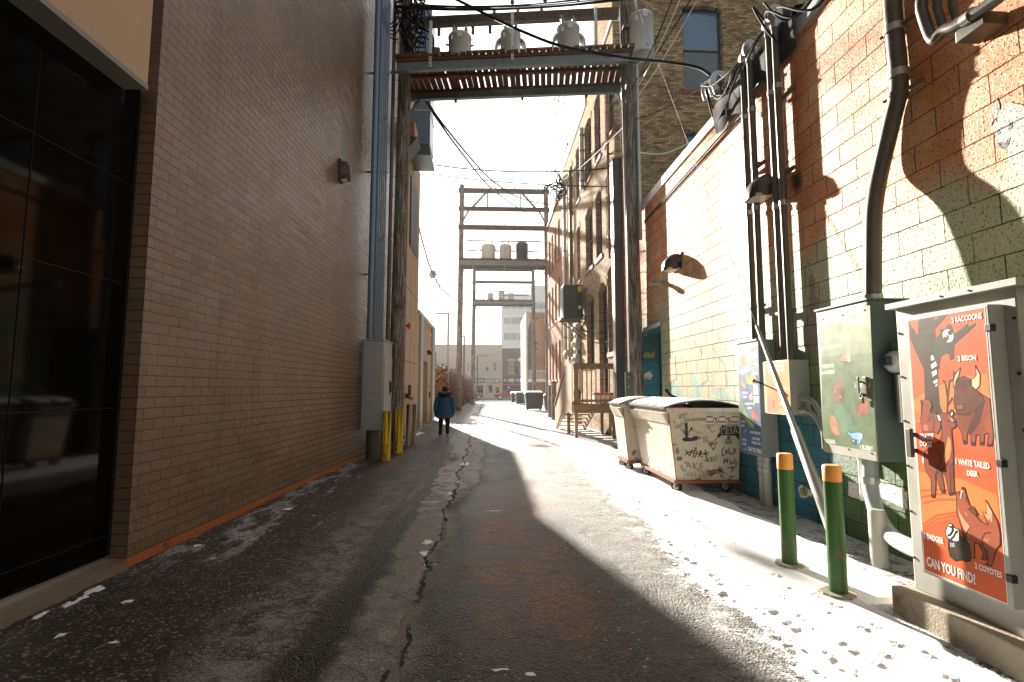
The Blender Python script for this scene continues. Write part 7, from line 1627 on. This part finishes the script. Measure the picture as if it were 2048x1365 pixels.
g = MB(); g.lathe((q.x, 84, q.z - .02), [(.30, 0), (.2, .12), (.06, .35), (.02, .75)], 10); g.build('cap', M['black'], o)

def car(label, x, y, mat_, flip=1, cat='car', sc=1.0):
    o = thing('parked_car', label, cat, (x, y, 0)); L, Wd = 4.55 * sc, 1.82
    prof = [(-2.2, .32), (-2.27, .55), (-2.22, .80), (-2.05, .92), (-1.15, 1.02), (-.55, 1.06), (1.5, 1.06), (2.15, 1.02), (2.25, .75), (2.22, .36), (1.85, .26), (-1.85, .26)]
    g = MB(); vs = []
    for yy, k in ((-Wd / 2, .97), (-Wd / 2 + .10, 1), (Wd / 2 - .10, 1), (Wd / 2, .97)): vs += [(x + flip * px * k, y + yy, .26 + (pz - .26) * (1 if abs(yy) < Wd / 2 - .02 else .96) + .0) for px, pz in prof]
    n = len(prof); g.add(vs, [(i * n + k, i * n + (k + 1) % n, (i + 1) * n + (k + 1) % n, (i + 1) * n + k) for i in range(3) for k in range(n)], 0, True); g.add(vs[:n], [tuple(range(n))]); g.add(vs[-n:], [tuple(range(n))])
    rf = [(-1.15, 1.0), (-.45, 1.52), (.1, 1.60), (1.25, 1.56), (1.75, 1.42), (2.12, 1.02)]
    vs = []
    for yy, ins in ((-Wd / 2 + .05, 0), (-Wd / 2 + .22, 1), (Wd / 2 - .22, 1), (Wd / 2 - .05, 0)):
        for px, pz in rf: vs.append((x + flip * px, y + yy, pz if ins else min(pz, 1.03)))
    m_ = len(rf); g.add(vs, [(i * m_ + k, i * m_ + k + 1, (i + 1) * m_ + k + 1, (i + 1) * m_ + k) for i in range(3) for k in range(m_ - 1)], 0, True); b = g.build('body', M[mat_], o)
    for s in (-1, 1):
        g = MB(); yy0, yy1 = y + s * (Wd / 2 - .02), y + s * (Wd / 2 - .19)
        for xa_, xb_, ta, tb2 in ((-.95, .08, -.38, .12), (.14, 1.05, .18, 1.08), (1.12, 1.85, 1.15, 1.55)):
            g.poly([(x + flip * xa_, yy0, 1.07), (x + flip * xb_, yy0, 1.07), (x + flip * tb2, yy1, 1.50), (x + flip * ta, yy1, 1.48)])
        g.build('side_window', M['car_glass'], o)
    g = MB(); g.poly([(x + flip * -1.17, y - .78, 1.04), (x + flip * -1.17, y + .78, 1.04), (x + flip * -.50, y + .64, 1.51), (x + flip * -.50, y - .64, 1.51)]); g.build('windscreen', M['car_glass'], o)
    for wx in (-1.4, 1.38):
        for s in (-1, 1):
            g = MB(); yy = y + s * (Wd / 2 - .11); g.cyl((x + flip * wx, yy - .11, .34), (x + flip * wx, yy + .11, .34), .34, n=20); w_ = g.build('wheel', M['tyre'], o)
            g = MB(); g.cyl((x + flip * wx, yy - .118, .34), (x + flip * wx, yy + .118, .34), .22, n=16); g.build('rim', M['alloy'], w_)
    for s in (-1, 1): g = MB(); g.box((x + flip * -2.24, y + s * .62 - .2, .66), (x + flip * -2.0, y + s * .62 + .2, .82), 0, .03); g.build('headlight', M['lens'], o)
    return o
q0_ = at(988, 790, Y=75); car('red estate car parked across the end of the alley, wheel and bonnet showing', q0_.x + 2.27, 75, 'car_red', 1)
q1_ = at(968, 790, Y=76); car('red car mostly hidden behind the far pole and lamp post', q1_.x - 2.27, 76, 'car_red', -1)
M['car_white'] = T('white_car_paint').done((.6, .6, .6), .25, 0, None, .5, Coat_Weight=.5)
car('white car parked beyond the beige building, hidden behind the walking person', -4.6, 34, 'car_white', -1)

# rubbish bins along the right side
def bin_(label, x, y, w_, d_, h_, lidm='bin', grp='black bins along the alley'):
    o = thing('wheeled_bin', label, 'bin', (x, y, 0), grp); g = MB(); t_ = .86
    g.hexa([(x - w_ / 2 * t_, y - d_ / 2 * t_, .12), (x + w_ / 2 * t_, y - d_ / 2 * t_, .12), (x + w_ / 2 * t_, y + d_ / 2 * t_, .12), (x - w_ / 2 * t_, y + d_ / 2 * t_, .12), (x - w_ / 2, y - d_ / 2, h_ * .88), (x + w_ / 2, y - d_ / 2, h_ * .88), (x + w_ / 2, y + d_ / 2, h_ * .88), (x - w_ / 2, y + d_ / 2, h_ * .88)])
    g.box((x - w_ / 2 - .04, y - d_ / 2 - .04, h_ * .84), (x + w_ / 2 + .04, y + d_ / 2 + .04, h_ * .885), 0, .015)
    for k in (-.25, .25): g.box((x + w_ * k - .05, y - d_ / 2 - .02, .3), (x + w_ * k + .05, y - d_ / 2 * .9, h_ * .8))
    g.build('body', M['bin'], o)
    g = MB(); g.hexa([(x - w_ / 2 - .05, y - d_ / 2 - .05, h_ * .888), (x + w_ / 2 + .05, y - d_ / 2 - .05, h_ * .888), (x + w_ / 2 + .05, y + d_ / 2 + .05, h_ * .888), (x - w_ / 2 - .05, y + d_ / 2 + .05, h_ * .888), (x - w_ / 2 + .05, y - d_ / 2 + .05, h_ * .96), (x + w_ / 2 - .05, y - d_ / 2 + .05, h_ * .96), (x + w_ / 2 - .05, y + d_ / 2 - .05, h_), (x - w_ / 2 + .05, y + d_ / 2 - .05, h_)]); ld = g.build('lid', M[lidm], o)
    g = MB(); g.hexa([(x - w_ / 2, y - d_ / 2, h_ * .94), (x + w_ / 2, y - d_ / 2, h_ * .94), (x + w_ / 2, y + d_ / 2, h_ * .98), (x - w_ / 2, y + d_ / 2, h_ * .98), (x - w_ / 2 + .1, y - d_ / 2 + .1, h_ * .985), (x + w_ / 2 - .1, y - d_ / 2 + .1, h_ * .985), (x + w_ / 2 - .1, y + d_ / 2 - .1, h_ * 1.02), (x - w_ / 2 + .1, y + d_ / 2 - .1, h_ * 1.02)]); g.build('snow', M['snowcap'], ld)
    for sx2 in (-1, 1):
        for sy2 in (-1, 1): g = MB(); g.cyl((x + sx2 * w_ * .35 - .03, y + sy2 * d_ * .32, .08), (x + sx2 * w_ * .35 + .03, y + sy2 * d_ * .32, .08), .08, n=12); g.build('wheel', M['tyre'], o)
    return o
q = at(1069, 822, Z=0); M['lid_blue'] = gm('blue_bin_lid', (.03, .07, .22), .5); bin_('largest black wheeled bin, with a blue lid, beside the second frame', q.x, 38.5, 1.35, 1.2, 1.42, 'lid_blue')
bin_('black bin right behind the blue lidded one, next to the right pole', q.x + 1.35, 39.3, 1.1, 1.1, 1.2)
q = at(1041.5, 805, Y=52); bin_('middle sized black bin on the left behind the blue lidded one', q.x, 52, 1.1, 1.0, 1.3); q = at(1030, 803, Y=56); bin_('farthest small black bin in the row', q.x, 56, .9, .9, 1.25)
# stub posts beside the second frame
for px, lab in ((1101, 'short weathered timber post in front of the second right pole'), (1108, 'short weathered timber post, nearest to the stair foot')):
    q = at(px, 835 if px < 1105 else 840, Z=0); g = MB(); g.lathe((q.x, q.y, 0), [(.15, -.05), (.14, 2.0 if px > 1105 else 1.8), (.12, 2.02 if px > 1105 else 1.83)], 12); tag(g.build('timber_post', M['pole']), lab, 'post', 'short timber posts')

# lamp posts in the car park
for (px, py, Y_, arm, lab) in ((897, 626, 34, .85, 'tall grey lamp post with its arm to the left, nearest of the parking lot lamps'), (928.5, 672, 50, .45, 'dark lamp post between the far left poles, middle of the parking lot lamps'), (955, 713, 66, .5, 'shortest dark lamp post, farthest of the parking lot lamps')):
    q = at(px, py, Y=Y_); o = thing('lamp_post', lab, 'lamp post', (q.x, Y_, 0), 'parking lot lamp posts'); mt = 'cab_grey' if Y_ == 34 else 'bronze'
    g = MB(); g.box((q.x - .075, Y_ - .075, -.02), (q.x + .075, Y_ + .075, q.z), 0, .012); g.build('pole', M[mt], o)
    g = MB(); g.hexa([(q.x - arm, Y_ - .17, q.z - .10), (q.x + .07, Y_ - .05, q.z - .10), (q.x + .07, Y_ + .05, q.z - .10), (q.x - arm, Y_ + .17, q.z - .10), (q.x - arm, Y_ - .17, q.z - .04), (q.x + .07, Y_ - .05, q.z + .0), (q.x + .07, Y_ + .05, q.z + .0), (q.x - arm, Y_ + .17, q.z - .04)]); g.build('lamp_head', M[mt], o)

# vine covered fence, bare trees, small conifer
hd = thing('vine_fence', 'tall fence smothered in dead brown vines along the left of the alley', 'vine fence', (-2.9, 45, 0))
g = MB(); fx = lambda y: -3.05 + .028 * (y - 30)
for y_ in range(31, 62, 3): g.box((fx(y_) - .04, y_ - .04, 0), (fx(y_) + .04, y_ + .04, 2.6))
for z in (.3, 1.3, 2.4): g.bar((fx(31), 31, z), (fx(61), 61, z), .03, .04)
g.build('fence', M['timber'], hd)
rn = random.Random(9); g = MB()
for k in range(15000):
    y_ = 30.5 + 31 * rn.random(); hgt = 2.75 + .7 * noise.noise((y_ * .5, 0, 0)) + .45 * noise.noise((y_ * 1.9, 3, 0))
    z = hgt * rn.random() ** .75; d_ = .38 + .22 * noise.noise((y_ * .9, z * .9, 1)) ; x_ = fx(y_) + rn.uniform(-d_, d_)
    if noise.noise((y_ * 1.4, z * 1.6, 4)) < -.38: continue
    s_ = rn.uniform(.05, .13); a_ = Vector((rn.uniform(-1, 1), rn.uniform(-1, 1), rn.uniform(-1, 1))).normalized(); b_ = a_.orthogonal().normalized() * s_; c_ = a_.cross(b_).normalized() * s_ * .7; p = Vector((x_, y_, z))
    g.poly([p - b_, p + c_, p + b_, p - c_])
g.build('vine_leaves', M['vine'], hd)
g = MB()
for k in range(70):
    y_ = 30.5 + 31 * rn.random(); p = Vector((fx(y_) + rn.uniform(-.3, .3), y_, 0)); pts = [p]
    for j in range(6): pts.append(pts[-1] + Vector((rn.uniform(-.12, .12), rn.uniform(-.3, .3), rn.uniform(.35, .65))))
    g.tube(pts, [.02, .018, .015, .012, .01, .008, .005], 5)
g.build('vine_stems', M['bark'], hd)
def bare_tree(label, base, h, seed):
    rn = random.Random(seed); o = thing('bare_tree', label, 'tree', base, 'bare trees beyond the parking lot'); g = MB(); t = MB()
    def grow(p, d, L, r_, lev, gg):
        pts = [p]; rs = [r_]
        for j in range(3): d = (d + Vector((rn.uniform(-.16, .16), rn.uniform(-.16, .16), rn.uniform(-.02, .12)))).normalized(); pts.append(pts[-1] + d * L / 3); rs.append(r_ * (1 - .22 * (j + 1)))
        gg.tube(pts, rs, 6 if lev < 2 else 4)
        if lev < 5:
            for k in range(3 if lev < 4 else 2):
                a_ = rn.uniform(0, 2 * pi); dd = (d + Vector((cos(a_), sin(a_), rn.uniform(.0, .5))) * rn.uniform(.45, .8)).normalized(); grow(pts[rn.choice((2, 3))], dd, L * rn.uniform(.6, .78), rs[-1] * .8, lev + 1, g)
    grow(Vector(base), Vector((0, 0, 1)), h * .34, h * .022, 0, t); t.build('trunk', M['bark'], o); g.build('crown', M['bark'], o)
bare_tree('bare leafless tree showing just right of the beige coping', (-6.2, 66, 0), 8.2, 4); bare_tree('bare leafless tree farther left, mostly behind the beige building', (-10.5, 72, 0), 8.5, 6)
o = thing('conifer', 'slim dull pointed conifer beside the vine covered fence', 'tree', (-4.7, 46, 0))
g = MB(); g.tube([(-4.7, 46, 0), (-4.7, 46, 4.4)], [.09, .01], 6); g.build('trunk', M['bark'], o)
g = MB(); rn = random.Random(3)
for k in range(2600):
    z = 4.6 * rn.random() ** 1.4 + .3; r_ = .72 * (1 - z / 5.0) * rn.uniform(.5, 1); a_ = rn.uniform(0, 2 * pi); p = Vector((-4.7 + r_ * cos(a_), 46 + r_ * sin(a_), z)); b_ = Vector((cos(a_), sin(a_), -.3)) * .12; c_ = Vector((-sin(a_), cos(a_), 0)) * .035
    g.poly([p - c_, p + b_, p + c_])
g.build('crown', M['evergreen'], o)
# ================================================================ WINTER HAZE
t_ = bpy.data.materials.new('winter_haze'); t_.use_nodes = True; n_ = t_.node_tree.nodes
n_.remove(n_['Principled BSDF']); pv = n_.new('ShaderNodeVolumePrincipled'); pv.inputs['Color'].default_value = (.90, .93, .97, 1); pv.inputs['Density'].default_value = .00045; pv.inputs['Anisotropy'].default_value = .45
t_.node_tree.links.new(pv.outputs[0], n_['Material Output'].inputs['Volume'])
g = MB(); g.box((-950, -350, -1.2), (950, 1550, 42)); struct(g.build('haze', t_), 'stuff')
